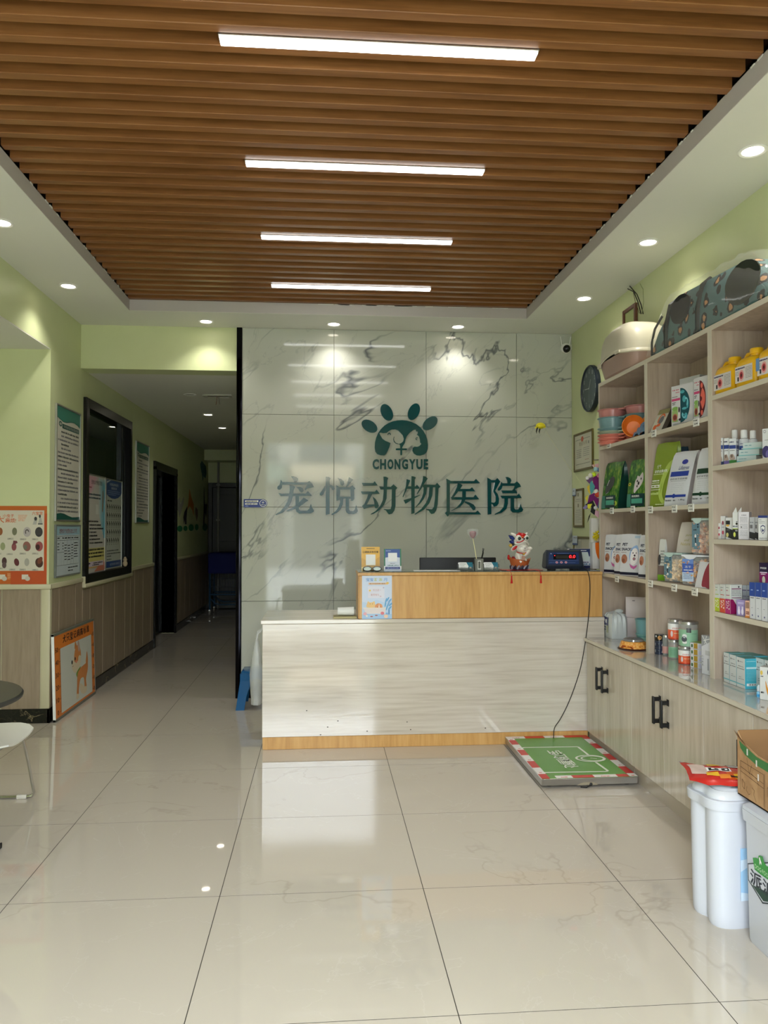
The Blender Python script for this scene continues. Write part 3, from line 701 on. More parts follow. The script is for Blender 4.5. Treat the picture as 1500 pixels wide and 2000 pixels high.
# ================================================================== posters and boards on the left
def board(name, p, w_, h_, lab, cat, n_axis, frame_m=ALU, fw=0.012, th=0.014, base=WH):
    """framed board; p = lower left corner as seen; 'x' hangs on the left wall, 'y' faces the camera"""
    t = thing(name, p, label=lab, cat=cat)
    if n_axis == 'x': fr = Frame((th*0.55, 0, 0), (0, 1, 0), (0, 0, 1), w_, h_, n=(1, 0, 0)); bx = lambda b, a0, a1, c0, c1, t0, t1, m: b.box(t0, t1, a0, a1, c0, c1, m, 0.0015, 1)
    else: fr = Frame((0, -th*0.55, 0), (1, 0, 0), (0, 0, 1), w_, h_, n=(0, -1, 0)); bx = lambda b, a0, a1, c0, c1, t0, t1, m: b.box(a0, a1, -t1, -t0, c0, c1, m, 0.0015, 1)
    b = MB(); bx(b, 0.002, w_-0.002, 0.002, h_-0.002, 0.0005, th*0.55, base); b.faces = None
    f = MB()
    if fw:
        bx(f, 0, fw, 0, h_, 0.0005, th, frame_m); bx(f, w_-fw, w_, 0, h_, 0.0005, th, frame_m); bx(f, fw, w_-fw, h_-fw, h_, 0.0005, th, frame_m); bx(f, fw, w_-fw, 0, fw, 0.0005, th, frame_m)
        f.build('frame', t)
    return t, b, fr
TG = C(58, 128, 112, 0.4); DTG = C(16, 82, 74, 0.4); PAPER = C(204, 200, 188, 0.4)
def rules_board(y0, y1, z0, z1, lab, seed, name='notice_board'):
    t, b, fr = board(name, (XL, y0, z0), y1-y0, z1-z0, lab, 'sign', 'x', ALU, 0.012, 0.016, PAPER)
    wav = [(0.02, 0.90), (0.12, 0.885), (0.28, 0.868), (0.42, 0.872), (0.58, 0.89), (0.72, 0.896), (0.85, 0.886), (0.98, 0.866)]
    fr.poly(b, [(x, y-0.007) for x, y in wav]+[(0.98, 0.985), (0.02, 0.985)], DTG); fr.poly(b, wav+[(0.98, 0.985), (0.02, 0.985)], TG, 0.001)
    fr.rect(b, 0.24, 0.805, 0.93, 0.845, DTG); fr.ell(b, 0.17, 0.838, 0.06, 0.024, DTG); fr.rect(b, 0.155, 0.826, 0.185, 0.85, PAPER, 0.0012); fr.rect(b, 0.13, 0.834, 0.21, 0.842, PAPER, 0.0012)
    rn = random.Random(seed); x = 0.29
    for k in range(9): fr.text(b, random.Random(seed+k).choice('动物医院人员管理制度工作'), x, 0.813, x+0.055, 0.837, PAPER, 0.0014); x += 0.069
    y = 0.765; n = 0
    while y > 0.075:
        ind = rn.random() < 0.42; x0 = 0.20 if ind else 0.08; x1 = 0.92 if rn.random() < 0.65 else 0.4+0.4*rn.random()
        fr.dashes(b, x0, y, x1, 0.017, GREYINK if n % 3 else C(88, 92, 88, 0.6), seed*31+n); y -= 0.036; n += 1
    hill = [(0.02, 0.012), (0.98, 0.012), (0.98, 0.045), (0.8, 0.04), (0.66, 0.038), (0.5, 0.05), (0.35, 0.066), (0.2, 0.072), (0.02, 0.062)]
    fr.poly(b, hill, DTG); b.build('panel', t); return t
rules_board(5.785, 6.355, 1.435, 2.30, 'tall framed rules board with teal wave header, left of the black window', 3)
rules_board(8.21, 8.81, 1.435, 2.30, 'tall framed rules board with teal wave header, between window and doorway', 8)
# table of rules under the first board
t, b, fr = board('chart_board', (XL, 5.79, 1.02), 0.575, 0.39, 'small framed table chart on pale blue paper below the tall rules board', 'sign', 'x', C(110, 116, 112, 0.4), 0.012, 0.016, C(190, 200, 204, 0.4))
fr.rect(b, 0.03, 0.8, 0.97, 0.97, C(150, 184, 200, 0.5)); fr.text(b, '宠物诊疗收费标准公示栏', 0.14, 0.83, 0.86, 0.925, C(150, 70, 66), 0.0012)
for y in (0.22, 0.47, 0.70, 0.78): fr.line(b, [(0.06, y), (0.94, y)] if y != 0.47 else [(0.06, y), (0.33, y)], 0.002, INK)
for x in (0.06, 0.18, 0.25, 0.33, 0.46, 0.61, 0.72, 0.94): fr.line(b, [(x, 0.22), (x, 0.78)], 0.0018, INK)
rn = random.Random(4)
for x0, x1 in ((0.08, 0.16), (0.27, 0.32), (0.35, 0.45), (0.48, 0.60), (0.63, 0.71), (0.74, 0.92)):
    fr.dashes(b, x0, 0.73, x1, 0.03, INK, int(x0*90)); y = 0.64-0.06*rn.random()
    for k in range(6 if x0 > 0.3 else 3): fr.dashes(b, x0, y, x1-0.03*rn.random()*(x1-x0)*9, 0.022, INK, k+int(x0*50)); y -= 0.055
fr.dashes(b, 0.5, 0.15, 0.9, 0.025, INK, 6); fr.dashes(b, 0.5, 0.09, 0.7, 0.025, INK, 7); b.build('panel', t)
# two boards on the window glass
ox = 0.004
t, b, fr = board('window_poster', (XL+0.002, 6.535, 0.995), 0.545, 0.845, 'rainbow-tinted notice board on the window, left one of the pair', 'poster', 'x', ALU, 0.010, 0.012, C(196, 192, 186, 0.4))
for k in range(8): fr.rect(b, 0.62-0.0*k+0.04*k, 0.60-0.035*k, 0.98, 0.98-0.01*k, C(200-14*k, 206-4*k, 206, 0.4), 0.0005+0.00006*k)
fr.poly(b, [(0.02, 0.98), (0.5, 0.98), (0.02, 0.74)], C(210, 164, 176, 0.4), 0.0012); fr.poly(b, [(0.3, 0.98), (0.6, 0.98), (0.1, 0.74), (0.02, 0.74)], C(206, 180, 186, 0.4), 0.0010)
fr.rect(b, 0.02, 0.12, 0.98, 0.26, C(206, 196, 120, 0.4), 0.0008); fr.rect(b, 0.02, 0.06, 0.98, 0.12, C(214, 176, 110, 0.4), 0.0008); fr.poly(b, [(0.4, 0.02), (0.98, 0.02), (0.98, 0.11), (0.7, 0.09)], C(206, 120, 96, 0.4), 0.0010)
fr.text(b, '宠物诊疗免疫须知', 0.22, 0.90, 0.8, 0.945, INK, 0.0016)
fr.dashes(b, 0.08, 0.86, 0.24, 0.016, C(150, 70, 80), 2, t=0.0016)
for k in range(2): fr.dashes(b, 0.10, 0.79-0.035*k, 0.72, 0.018, C(60, 80, 90), 12+k, t=0.0016)
fr.rect(b, 0.46, 0.60, 0.60, 0.70, C(214, 214, 208), 0.0017)
for k in range(7): fr.dashes(b, 0.1+0.04*(k > 0), 0.52-0.036*k, (0.6, 0.75, 0.9, 0.5, 0.55, 0.7, 0.85)[k], 0.016, INK, 30+k, t=0.0016)
for k in range(3): fr.dashes(b, 0.06, 0.235-0.035*k, 0.92, 0.018, INK, 50+k, t=0.0017)
fr.poly(b, [(0.80, 0.64), (0.84, 0.62), (0.87, 0.7), (0.88, 0.82), (0.86, 0.86), (0.83, 0.84), (0.82, 0.72)], C(150, 116, 84), 0.0018)
fr.rect(b, 0.12, 0.075, 0.9, 0.125, C(206, 190, 206), 0.0016); fr.dashes(b, 0.34, 0.102, 0.86, 0.013, INK, 61, t=0.0019); fr.dashes(b, 0.3, 0.083, 0.66, 0.013, INK, 62, t=0.0019)
fr.poly(b, [(0.05, 0.05), (0.1, 0.05), (0.12, 0.1), (0.2, 0.105), (0.2, 0.11), (0.1, 0.12), (0.1, 0.155), (0.05, 0.145), (0.07, 0.1)], C(60, 30, 60), 0.0022); b.build('panel', t)
t, b, fr = board('window_poster', (XL+0.002, 7.095, 1.005), 0.555, 0.83, 'white and blue notice board on the window with rows of dog silhouettes', 'poster', 'x', ALU, 0.010, 0.012, C(198, 202, 196, 0.4))
fr.poly(b, [(0.02, 0.985), (0.98, 0.985), (0.98, 0.86), (0.9, 0.83), (0.75, 0.80), (0.55, 0.785), (0.35, 0.785), (0.18, 0.80), (0.02, 0.83)], C(28, 66, 136, 0.4)); fr.poly(b, [(0.02, 0.94), (0.02, 0.965), (0.22, 0.985), (0.3, 0.985)], C(200, 206, 210), 0.0012)
fr.text(b, '犬类品种规范', 0.22, 0.925, 0.76, 0.955, C(220, 226, 230), 0.0012); fr.text(b, '管理名单', 0.32, 0.885, 0.66, 0.912, C(220, 226, 230), 0.0012)
for k in range(3): fr.dashes(b, 0.1, 0.862-0.02*k, 0.86-0.25*(k == 2), 0.009, C(150, 172, 210), 70+k, t=0.0012)
fr.dashes(b, 0.1, 0.75, 0.36, 0.016, INK, 75)
rn = random.Random(11)
for r_ in range(5):
    for c_ in range(7 if r_ < 4 else 6):
        x = 0.07+0.133*c_; y = 0.66-0.093*r_; s_ = 0.02+0.02*rn.random()
        fr.poly(b, [(x, y), (x+0.018, y), (x+0.022, y+0.022), (x+0.05, y+0.02), (x+0.055, y), (x+0.07, y), (x+0.07, y+0.03), (x+0.05, y+0.045), (x+0.03, y+0.045), (x+0.01+s_*0.4, y+0.065), (x-0.01, y+0.055), (x+0.005, y+0.035)], INK)
        fr.dashes(b, x, y-0.016, x+0.06, 0.006, INK, c_)
for k, (x1, y) in enumerate(((0.8, 0.20), (0.93, 0.168), (0.34, 0.14), (0.36, 0.105))): fr.dashes(b, 0.08, y, x1, 0.014, C(80, 84, 84), 90+k)
fr.rect(b, 0.02, 0.02, 0.98, 0.09, C(28, 66, 136, 0.4)); fr.text(b, '规范管理文明养犬', 0.26, 0.04, 0.86, 0.066, C(190, 204, 224), 0.0012); b.build('panel', t)
# small plush on the window ledge
t = thing('plush_toy', (XL+0.012, 7.72, 1.006), label='tiny cream plush figure in the window\'s lower right corner', cat='toy')
mb = MB(); CR = C(196, 176, 146, 0.8); mb.ball((0.014, 0, 0.03), 0.024, CR, 10, 6, sy=1.2, sz=1.25); mb.ball((0.014, 0, 0.068), 0.02, CR, 10, 6); mb.ball((0.014, -0.015, 0.088), 0.008, CR, 8, 5); mb.ball((0.014, 0.015, 0.088), 0.008, CR, 8, 5); mb.ball((0.02, 0.03, 0.035), 0.01, C(150, 110, 80, 0.8), 8, 5); mb.build('body', t)

# parasite poster facing the camera
W0 = -2.46; t, b, fr = board('parasite_poster', (W0, YW-0.001, 0.985), (XL-0.014)-W0, 0.56, 'orange-bordered poster of parasites and organs facing the room at the far left', 'poster', 'y', None, 0, 0.006, C(190, 96, 34, 0.5))
xw = (XL-0.014)-W0
fr.rect(b, 0.03, 0.17, 0.96, 0.94, C(206, 200, 184, 0.5))
fr.poly(b, [(0.5, 0), (1, 0), (1, 0.9), (0.962, 0.9), (0.962, 0.168), (0.5, 0.168)], C(186, 78, 32, 0.5), 0.0009)
def pp(px, py):                                      # poster position of a photo point
    q = onY(px, py, YW); return ((q.x-W0)/xw, (q.z-0.985)/0.56)
ORG = C(206, 96, 44, 0.5)
def ptext(st, x0, y0, x1, y1, m): a = pp(x0, y1); c = pp(x1, y0); fr.text(b, st, a[0], a[1], c[0], c[1], m, 0.0012, bold=0.01)
ptext('大', -8, 1008, 9, 1021, ORG); ptext('麻烦!', 11, 1012, 32, 1021, ORG); ptext('小虫子', 6, 1004, 28, 1011, ORG); ptext('六宝宠', 63, 999, 84, 1006, ORG)
for k in range(6): a = pp(36, 1007+2.2*k); c = pp(54-1.1*k, 1008+2.2*k); fr.dashes(b, a[0], a[1], c[0], 0.01, C(214, 160, 130), k)
items = [(1, 1038, 'bug'), (29, 1038, 'grain'), (53.5, 1039, 'worm'), (76.5, 1039, 'dark'), (6, 1067, 'egg'), (28, 1068, 'heart'), (53, 1067, 'liver'), (77, 1067, 'gut'), (9, 1096, 'bits'), (33, 1098, 'liv'), (53, 1098, 'tick'), (77, 1099, 'kid')]
cols = {'bug': (140, 84, 46), 'grain': (116, 116, 92), 'worm': (176, 168, 168), 'dark': (52, 50, 52), 'egg': (150, 156, 116), 'heart': (136, 72, 76), 'liver': (140, 92, 84), 'gut': (150, 76, 76), 'bits': (76, 50, 50), 'liv': (92, 40, 44), 'tick': (168, 164, 152), 'kid': (72, 42, 30)}
for x, y, kd in items:
    rx, ry = (0.056, 0.07) if kd in ('dark', 'gut', 'worm', 'liver', 'kid') else (0.036, 0.055)
    c = pp(x, y); m = C(*cols[kd]); fr.ell(b, c[0], c[1], rx*0.95, ry*0.9, m, 0.0012, rot=0.3 if kd in ('kid', 'liver', 'liv') else 0)
    if kd == 'worm': fr.ring(b, c[0], c[1], 0.028, 0.034, 0.012, C(80, 72, 72), 0.0016, a0=0, a1=R(230), wy=0.014)
    if kd == 'gut': fr.ell(b, c[0]-0.02, c[1]-0.01, 0.03, 0.036, C(66, 36, 30), 0.0016)
    if kd == 'dark': [fr.line(b, [(c[0]-0.04, c[1]+0.012*k), (c[0]+0.04, c[1]+0.012*k)], 0.002, C(90, 86, 86), 0.0016) for k in (-2, 0, 2)]
    if kd == 'heart': fr.poly(b, [(c[0]-0.02, c[1]+0.02), (c[0]+0.05, c[1]+0.05), (c[0]+0.04, c[1]+0.075), (c[0]-0.01, c[1]+0.08)], C(110, 56, 64), 0.0016)
    if kd == 'kid': fr.ell(b, c[0]+0.012, c[1]+0.03, 0.03, 0.05, C(112, 60, 40), 0.0016, rot=-0.5)
    if kd == 'bits': fr.ell(b, c[0], c[1]-0.05, 0.03, 0.04, C(96, 76, 76), 0.0016)
    if kd == 'liver': fr.ell(b, c[0]-0.02, c[1]-0.012, 0.024, 0.03, C(110, 112, 96), 0.0016)
    for k in range(3):
        a = pp(x-12, y+13.4+1.3*k); e = pp(x-6, y+13); g = pp(x-4, 0); h_ = pp(x+8, 0)
        if k == 1: fr.dashes(b, a[0], a[1], e[0], 0.008, C(110, 104, 96), k)
        fr.dashes(b, g[0], a[1], h_[0], 0.006, C(150, 146, 136), k+int(abs(x)))
c = pp(69, 1020); BW = [C(50, 50, 52), C(170, 168, 162)]
fr.poly(b, [(c[0]-0.035, c[1]-0.03), (c[0]+0.02, c[1]-0.03), (c[0]+0.03, c[1]+0.03), (c[0]+0.02, c[1]+0.06), (c[0]-0.005, c[1]+0.045)], BW[1], 0.0012); fr.ell(b, c[0]+0.008, c[1]+0.045, 0.02, 0.025, BW[0], 0.0016)
c = pp(79, 1019); fr.poly(b, [(c[0]-0.03, c[1]-0.03), (c[0]+0.035, c[1]-0.03), (c[0]+0.015, c[1]+0.05), (c[0]-0.01, c[1]+0.055)], BW[1], 0.0012); fr.ell(b, c[0]-0.005, c[1]+0.07, 0.014, 0.022, BW[0], 0.0016); fr.rect(b, c[0]-0.03, c[1]-0.035, c[0]+0.035, c[1]-0.022, BW[0], 0.0016)
for k in range(6): a = pp(15, 1121+2.0*k); c = pp(40-(8 if k == 5 else 2*(k % 2)), 0); fr.dashes(b, a[0], a[1], c[0], 0.009, C(226, 160, 110), k)
for k in range(4): a = pp(62, 1124+2.3*k); c = pp(84-(9 if k == 2 else 0), 0); fr.dashes(b, a[0], a[1], c[0], 0.009, C(226, 140, 110), k+9)
for x in (43, -2): a = pp(x, 1133); c = pp(x+17, 1122); fr.rect(b, a[0], a[1]+0.01, c[0]-0.03, c[1], C(210, 204, 190), 0.0013); fr.ell(b, c[0]-0.04, a[1]+0.02, 0.035, 0.03, C(196, 188, 176), 0.0017)
b.build('sheet', t)

# height-measuring board leaning at the foot of the left wall
lean = R(1.8)
t = thing('dog_height_board', (XL+0.050, 5.675, 0.002), label='orange dog shoulder-height board with cartoon puppy leaning on the wainscot', cat='board', rot=(0, -lean, 0))
bw, bh = 0.97, 0.625
fr = Frame((0.0085, 0, 0), (0, 1, 0), (0, 0, 1), bw, bh, n=(1, 0, 0)); b = MB(); OR = C(222, 126, 48, 0.4)
b.box(-0.006, 0.008, 0.004, bw-0.004, 0.004, bh-0.004, OR); CRM = C(206, 208, 200, 0.4)
fr.rect(b, 0.14, 0.055, 0.915, 0.805, CRM)
x = 0.20
for ch in '犬只登记肩高标准': fr.text(b, ch, x, 0.852, x+0.072, 0.945, INK, 0.0014, bold=0.012); x += 0.084
for k in range(6):
    y = 0.085+0.144*k
    fr.text(b, str(10*k), 0.03 if k else 0.05, y-0.028, 0.095 if k else 0.08, y+0.028, INK, 0.0014); fr.line(b, [(0.105, y), (0.14, y)], 0.003, INK, 0.0014)
    fr.text(b, str(10*k), 0.945, y-0.025, 0.985, y+0.025, INK, 0.0014); fr.line(b, [(0.915, y), (0.94, y)], 0.003, INK, 0.0014)
    if k < 5:
        for q in range(1, 10): fr.line(b, [(0.122, y+0.0144*q), (0.14, y+0.0144*q)], 0.0015, INK, 0.0014)
TAN = C(206, 132, 72, 0.5); CREAM = C(216, 200, 172, 0.5)
def P_(L_, m, tt): fr.poly(b, smooth_poly(L_, 3), m, tt)
P_([(0.50, 0.15), (0.545, 0.13), (0.56, 0.22), (0.60, 0.31), (0.68, 0.31), (0.70, 0.24), (0.705, 0.165), (0.76, 0.165), (0.745, 0.27), (0.80, 0.38), (0.80, 0.47), (0.74, 0.47), (0.60, 0.45), (0.53, 0.44), (0.52, 0.34), (0.51, 0.24)], TAN, 0.0012)
P_([(0.49, 0.095), (0.55, 0.095), (0.545, 0.14), (0.50, 0.155)], CREAM, 0.0016); P_([(0.655, 0.11), (0.72, 0.10), (0.76, 0.12), (0.755, 0.175), (0.70, 0.19), (0.60, 0.26), (0.57, 0.22), (0.60, 0.15)], CREAM, 0.0016)
P_([(0.79, 0.43), (0.81, 0.50), (0.795, 0.60), (0.78, 0.61), (0.765, 0.55), (0.75, 0.48)], TAN, 0.0012)
P_([(0.445, 0.44), (0.40, 0.50), (0.40, 0.55), (0.44, 0.60), (0.47, 0.68), (0.52, 0.74), (0.57, 0.735), (0.61, 0.68), (0.62, 0.58), (0.60, 0.50), (0.56, 0.45), (0.50, 0.42)], CREAM, 0.0014)
P_([(0.455, 0.59), (0.47, 0.69), (0.52, 0.75), (0.575, 0.74), (0.615, 0.68), (0.625, 0.60), (0.59, 0.615), (0.56, 0.60), (0.55, 0.56), (0.51, 0.55), (0.47, 0.56)], TAN, 0.0018)
P_([(0.47, 0.72), (0.485, 0.80), (0.50, 0.80), (0.525, 0.74)], TAN, 0.0017); P_([(0.545, 0.745), (0.56, 0.80), (0.585, 0.78), (0.60, 0.70), (0.575, 0.66)], C(190, 160, 150), 0.0022)
fr.ell(b, 0.40, 0.575, 0.016, 0.026, INK, 0.0022); fr.ell(b, 0.475, 0.60, 0.013, 0.02, INK, 0.0026); fr.ell(b, 0.505, 0.555, 0.022, 0.016, C(220, 140, 120), 0.0024); fr.ring(b, 0.42, 0.53, 0.012, 0.014, 0.004, INK, 0.0022, a0=pi, a1=2*pi)
P_([(0.50, 0.42), (0.60, 0.47), (0.60, 0.45), (0.535, 0.415), (0.52, 0.37), (0.505, 0.37)], C(110, 150, 60), 0.0028)
b.build('printed_panel', t)
f = MB(); f.box(-0.008, 0.012, 0, 0.006, 0, bh, WH, 0.001, 1); f.box(-0.008, 0.012, bw-0.006, bw, 0, bh, C(120, 118, 110, 0.4), 0.001, 1); f.box(-0.008, 0.012, 0, bw, bh-0.018, bh, C(112, 116, 104, 0.4), 0.001, 1); f.box(-0.008, 0.012, 0, bw, 0, 0.018, C(112, 110, 100, 0.4), 0.001, 1); f.build('frame', t)

# cat and dog silhouettes stuck on the corridor wall
mural = thing('wall_stickers', (XL+0.001, 10.5, 1.2), label='row of cat stickers over green dots on the dim corridor wall', cat='sticker')
def sticker(name, px0, pts, m, label=None):
    b = MB(); q = [onX(x, y, XL) for x, y in pts]; fr = Frame((0, 0, 0), (0, 1, 0), (0, 0, 1), n=(1, 0, 0))
    b.prism(fr, [(v.y-10.5, v.z-1.2) for v in q], 0.002, m); b.build(name, mural, label=label)
GR = C(30, 128, 84, 0.6)
for x, y, rx, ry in ((351, 1032.5, 5, 6), (362, 1032, 4, 5), (373, 1030.5, 5, 6.5), (384, 1029.5, 3.4, 6), (400, 1029.5, 4.6, 7)):
    sticker('dot', 0, [(x+rx*cos(2*pi*k/20), y-ry*sin(2*pi*k/20)) for k in range(20)], GR, 'green dot')
sticker('cat', 0, [(344, 969), (347, 976), (351, 970), (352, 985), (359, 970), (358, 985), (352, 1004), (350, 1010), (349, 1000), (344, 992), (342, 982)], C(170, 170, 164, 0.7), 'white cat sticker')
sticker('cat', 0, [(370, 955), (373, 970), (378, 985), (378, 1008), (375, 996), (370, 988), (366, 996), (368, 980)], C(196, 126, 46, 0.7), 'orange cat sticker')
sticker('cat', 0, [(360, 1000), (366, 988), (365, 1000), (364, 1012), (364, 1024), (361, 1024), (361, 1014), (359, 1024), (358, 1010)], C(52, 46, 60, 0.7), 'dark kitten sticker')
sticker('cat', 0, [(382, 990), (386, 996), (386, 1008), (384, 1018), (382, 1008), (381, 998)], C(130, 110, 106, 0.7))
sticker('tree', 0, [(391, 906), (394, 900), (402, 911), (403, 924), (401, 934), (397, 930), (396, 940), (394, 925), (392, 915)], C(30, 96, 110, 0.7))
sticker('cat', 0, [(398, 950), (399.5, 985), (404, 984), (402.5, 1010), (400, 1000), (398.5, 1028), (396.5, 1028), (397.5, 1000)], C(24, 24, 36, 0.7), 'black cat sticker on a tall stem')

# blue cage trolley at the corridor's end
CB = C(26, 74, 110, 0.4); cart = thing('cage_trolley', (-1.27, 12.6, 0), label='blue tubular trolley with a covered cage at the corridor\'s dark end', cat='trolley')
mb = MB()
for x in (-0.5, 0.5):
    for y in (-0.25, 0.25): mb.tube([(x, y, 0.09), (x, y, 0.95)], 0.014, CB, 8)
for y in (-0.25, 0.25):
    mb.tube([(-0.5, y, 0.33), (0.5, y, 0.33)], 0.014, CB, 8); mb.tube([(-0.48, y, 0.26), (-0.42, y, 0.19), (-0.34, y, 0.17), (0.34, y, 0.17), (0.42, y, 0.19), (0.48, y, 0.26)], 0.012, CB, 8); mb.tube([(0.1, y, 0.17), (0.1, y, 0.33)], 0.009, CB, 6)
for x in (-0.5, 0.5): mb.tube([(x, -0.25, 0.33), (x, 0.25, 0.33)], 0.014, CB, 8); mb.tube([(x, -0.25, 0.95), (x, 0.25, 0.95)], 0.012, CB, 8)
mb.build('frame', cart)
mb = MB()
for k in range(24): x = -0.46+k*0.04; mb.tube([(x, -0.25, 0.33), (x, -0.25, 0.72)], 0.002, C(90, 100, 110, 0.4), 4)
for z in (0.45, 0.58): mb.tube([(-0.48, -0.25, z), (0.48, -0.25, z)], 0.003, C(90, 100, 110, 0.4), 4)
mb.build('cage_wires', cart)
mb = MB(); mb.box(-0.53, 0.50, -0.29, 0.28, 0.66, 0.99, C(20, 32, 110, 0.7), 0.03, 3); mb.build('cloth_cover', cart)
for x in (-0.5, 0.5):
    for y in (-0.25, 0.25):
        mb = MB(); mb.lathe([(0.004, -0.012), (0.04, -0.012), (0.04, 0.012), (0.004, 0.012)], C(150, 144, 136, 0.5), seg=16, mat=Matrix.Translation((x, y, 0.04)) @ Matrix.Rotation(pi/2, 4, 'Y')); mb.box(x-0.016, x+0.016, y-0.02, y+0.02, 0.05, 0.095, STEEL, 0.003, 1); mb.build('caster', cart)
# small outlets low in the dark doorway
mb = MB(); mb.box(0, 0.006, -0.04, 0.04, 0, 0.07, WH, 0.003, 1); mb.build('wall_socket', loc=(XA+0.022, 13.0, 0.35), label='small pale wall socket inside the dark side room', cat='socket')
# ================================================================== things on the oak ledge
def at_ledge(px, y): q = onY(px, 1100, y); return q.x
# upright display stands
def stand(px0, px1, py0, lab, front, y=4.97, rz=0.0):
    x0 = at_ledge(px0, y); x1 = at_ledge(px1, y); top = onY(px0, py0, y).z; w_ = x1-x0; h_ = top-GT
    t = thing('display_stand', ((x0+x1)/2, y, GT), rz, lab, 'stand', rot=(R(-6), 0, rz))
    b = MB(); b.box(-w_/2, w_/2, 0, 0.004, 0, h_, WH, 0.001, 1); fr = Frame((-w_/2, -0.0004, 0), (1, 0, 0), (0, 0, 1), w_, h_); front(b, fr); b.build('card', t)
    b = MB(); b.box(-w_/2, w_/2, 0.004, 0.06, 0.001, 0.004, C(220, 220, 220, 0.2), mat=Matrix.Rotation(R(6), 4, 'X')); b.build('base', t)
    return t
GOLD = C(222, 168, 24, 0.35)
def f1(b, fr):
    fr.rect(b, 0, 0.0, 1, 1, C(226, 200, 120, 0.35), 0.0003); fr.rect(b, 0, 0.17, 1, 1, GOLD); fr.poly(b, [(0, 0.55), (0.5, 0.32), (1, 0.6), (1, 0.17), (0, 0.17)], C(204, 150, 20, 0.35), 0.0009)
    fr.rect(b, 0.24, 0.28, 0.76, 0.68, WH, 0.0014); fr.rect(b, 0.24, 0.23, 0.76, 0.28, C(240, 236, 220), 0.0014)
    fr.text(b, '口碑购买有优惠', 0.08, 0.74, 0.92, 0.83, C(60, 44, 10), 0.0014, bold=0.015); fr.dashes(b, 0.28, 0.92, 0.72, 0.025, C(70, 50, 16), 2, t=0.0014); fr.dashes(b, 0.3, 0.195, 0.74, 0.02, C(120, 90, 20), 3, t=0.0014)
stand(706, 742, 1068, 'gold display card on the ledge\'s left end, behind the glasses', f1)
def f2(b, fr):
    fr.rect(b, 0, 0.22, 1, 1, C(20, 110, 70, 0.35), 0.0004); fr.rect(b, 0.08, 0.22, 0.92, 0.985, C(24, 70, 150, 0.35), 0.0009); fr.poly(b, [(0.08, 0.02), (0.92, 0.02), (0.92, 0.6), (0.72, 0.62), (0.28, 0.62), (0.08, 0.6)], C(206, 212, 226, 0.35), 0.0012)
    fr.rect(b, 0, 0, 1, 0.06, C(196, 204, 222), 0.0010); fr.rect(b, 0.24, 0.42, 0.76, 0.82, C(238, 238, 240), 0.0016); fr.rect(b, 0.06, 0.07, 0.92, 0.18, C(24, 40, 120, 0.35), 0.0016)
    fr.dashes(b, 0.12, 0.9, 0.4, 0.025, C(190, 206, 236), 2, t=0.0016); fr.dashes(b, 0.35, 0.33, 0.65, 0.02, INK, 3, t=0.0018); fr.dashes(b, 0.2, 0.23, 0.84, 0.04, C(80, 120, 120), 4, t=0.0018); fr.dashes(b, 0.2, 0.11, 0.84, 0.03, C(160, 176, 220), 5, t=0.0020)
stand(750, 784, 1072, 'blue and green display card on the ledge, right of the gold one', f2)
# glasses
g = thing('eyeglasses', (at_ledge(727, 4.925), 4.925, GT), label='dark-rimmed glasses lying folded before the gold card', cat='glasses')
for s_ in (-1, 1):
    mb = MB(); cx = s_*0.031
    ring = [(cx+0.027*cos(2*pi*k/20), -0.002*cos(2*pi*k/20), 0.016+0.014*sin(2*pi*k/20)) for k in range(20)]
    mb.tube(ring, 0.0028, BLACK, 6, closed=True); mb.build('rim', g)
    mb = MB(); mb.face([(x, y, z) for x, y, z in ring], C(206, 220, 210, 0.05)); mb.build('lens', g)
    mb = MB(); mb.tube([(s_*0.058, 0.0, 0.02), (s_*0.058, 0.035, 0.006), (-s_*0.01, 0.045+0.006*s_, 0.004)], 0.0028, BLACK, 6); mb.build('temple', g)
mb = MB(); mb.tube([(-0.006, 0, 0.02), (0, 0, 0.023), (0.006, 0, 0.02)], 0.0025, BLACK, 6); mb.build('bridge', g)
# paper
p0 = at_ledge(808, 4.93); p1 = at_ledge(898, 4.93)
mb = MB(); mb.box(0, p1-p0, 0, 0.11, 0, 0.002, WH, 0.0005, 1, mat=Matrix.Rotation(R(-2), 4, 'Z')); mb.build('paper_sheet', loc=(p0, 4.905, GT+0.0002), label='white paper sheets lying flat on the ledge before the monitor', cat='paper')
# monitor behind the ledge
ym = 5.30; x0 = onY(820, 1090, ym).x; x1 = onY(969, 1090, ym).x; zt = onY(900, 1089, ym).z
t = thing('computer_monitor', ((x0+x1)/2, ym, 0.808), label='black back of a computer monitor rising behind the desk ledge', cat='monitor')
w_ = x1-x0; mb = MB(); mb.box(-w_/2, w_/2, 0, 0.03, zt-0.808-0.31, zt-0.808, BLACKM, 0.005, 2); mb.build('screen', t)
mb = MB(); mb.box(-0.03, 0.03, -0.02, 0.0, 0.02, 0.22, BLACKM, 0.004, 1); mb.build('neck', t); mb = MB(); mb.box(-0.1, 0.1, -0.07, 0.06, 0, 0.012, BLACKM, 0.004, 1); mb.build('foot', t)
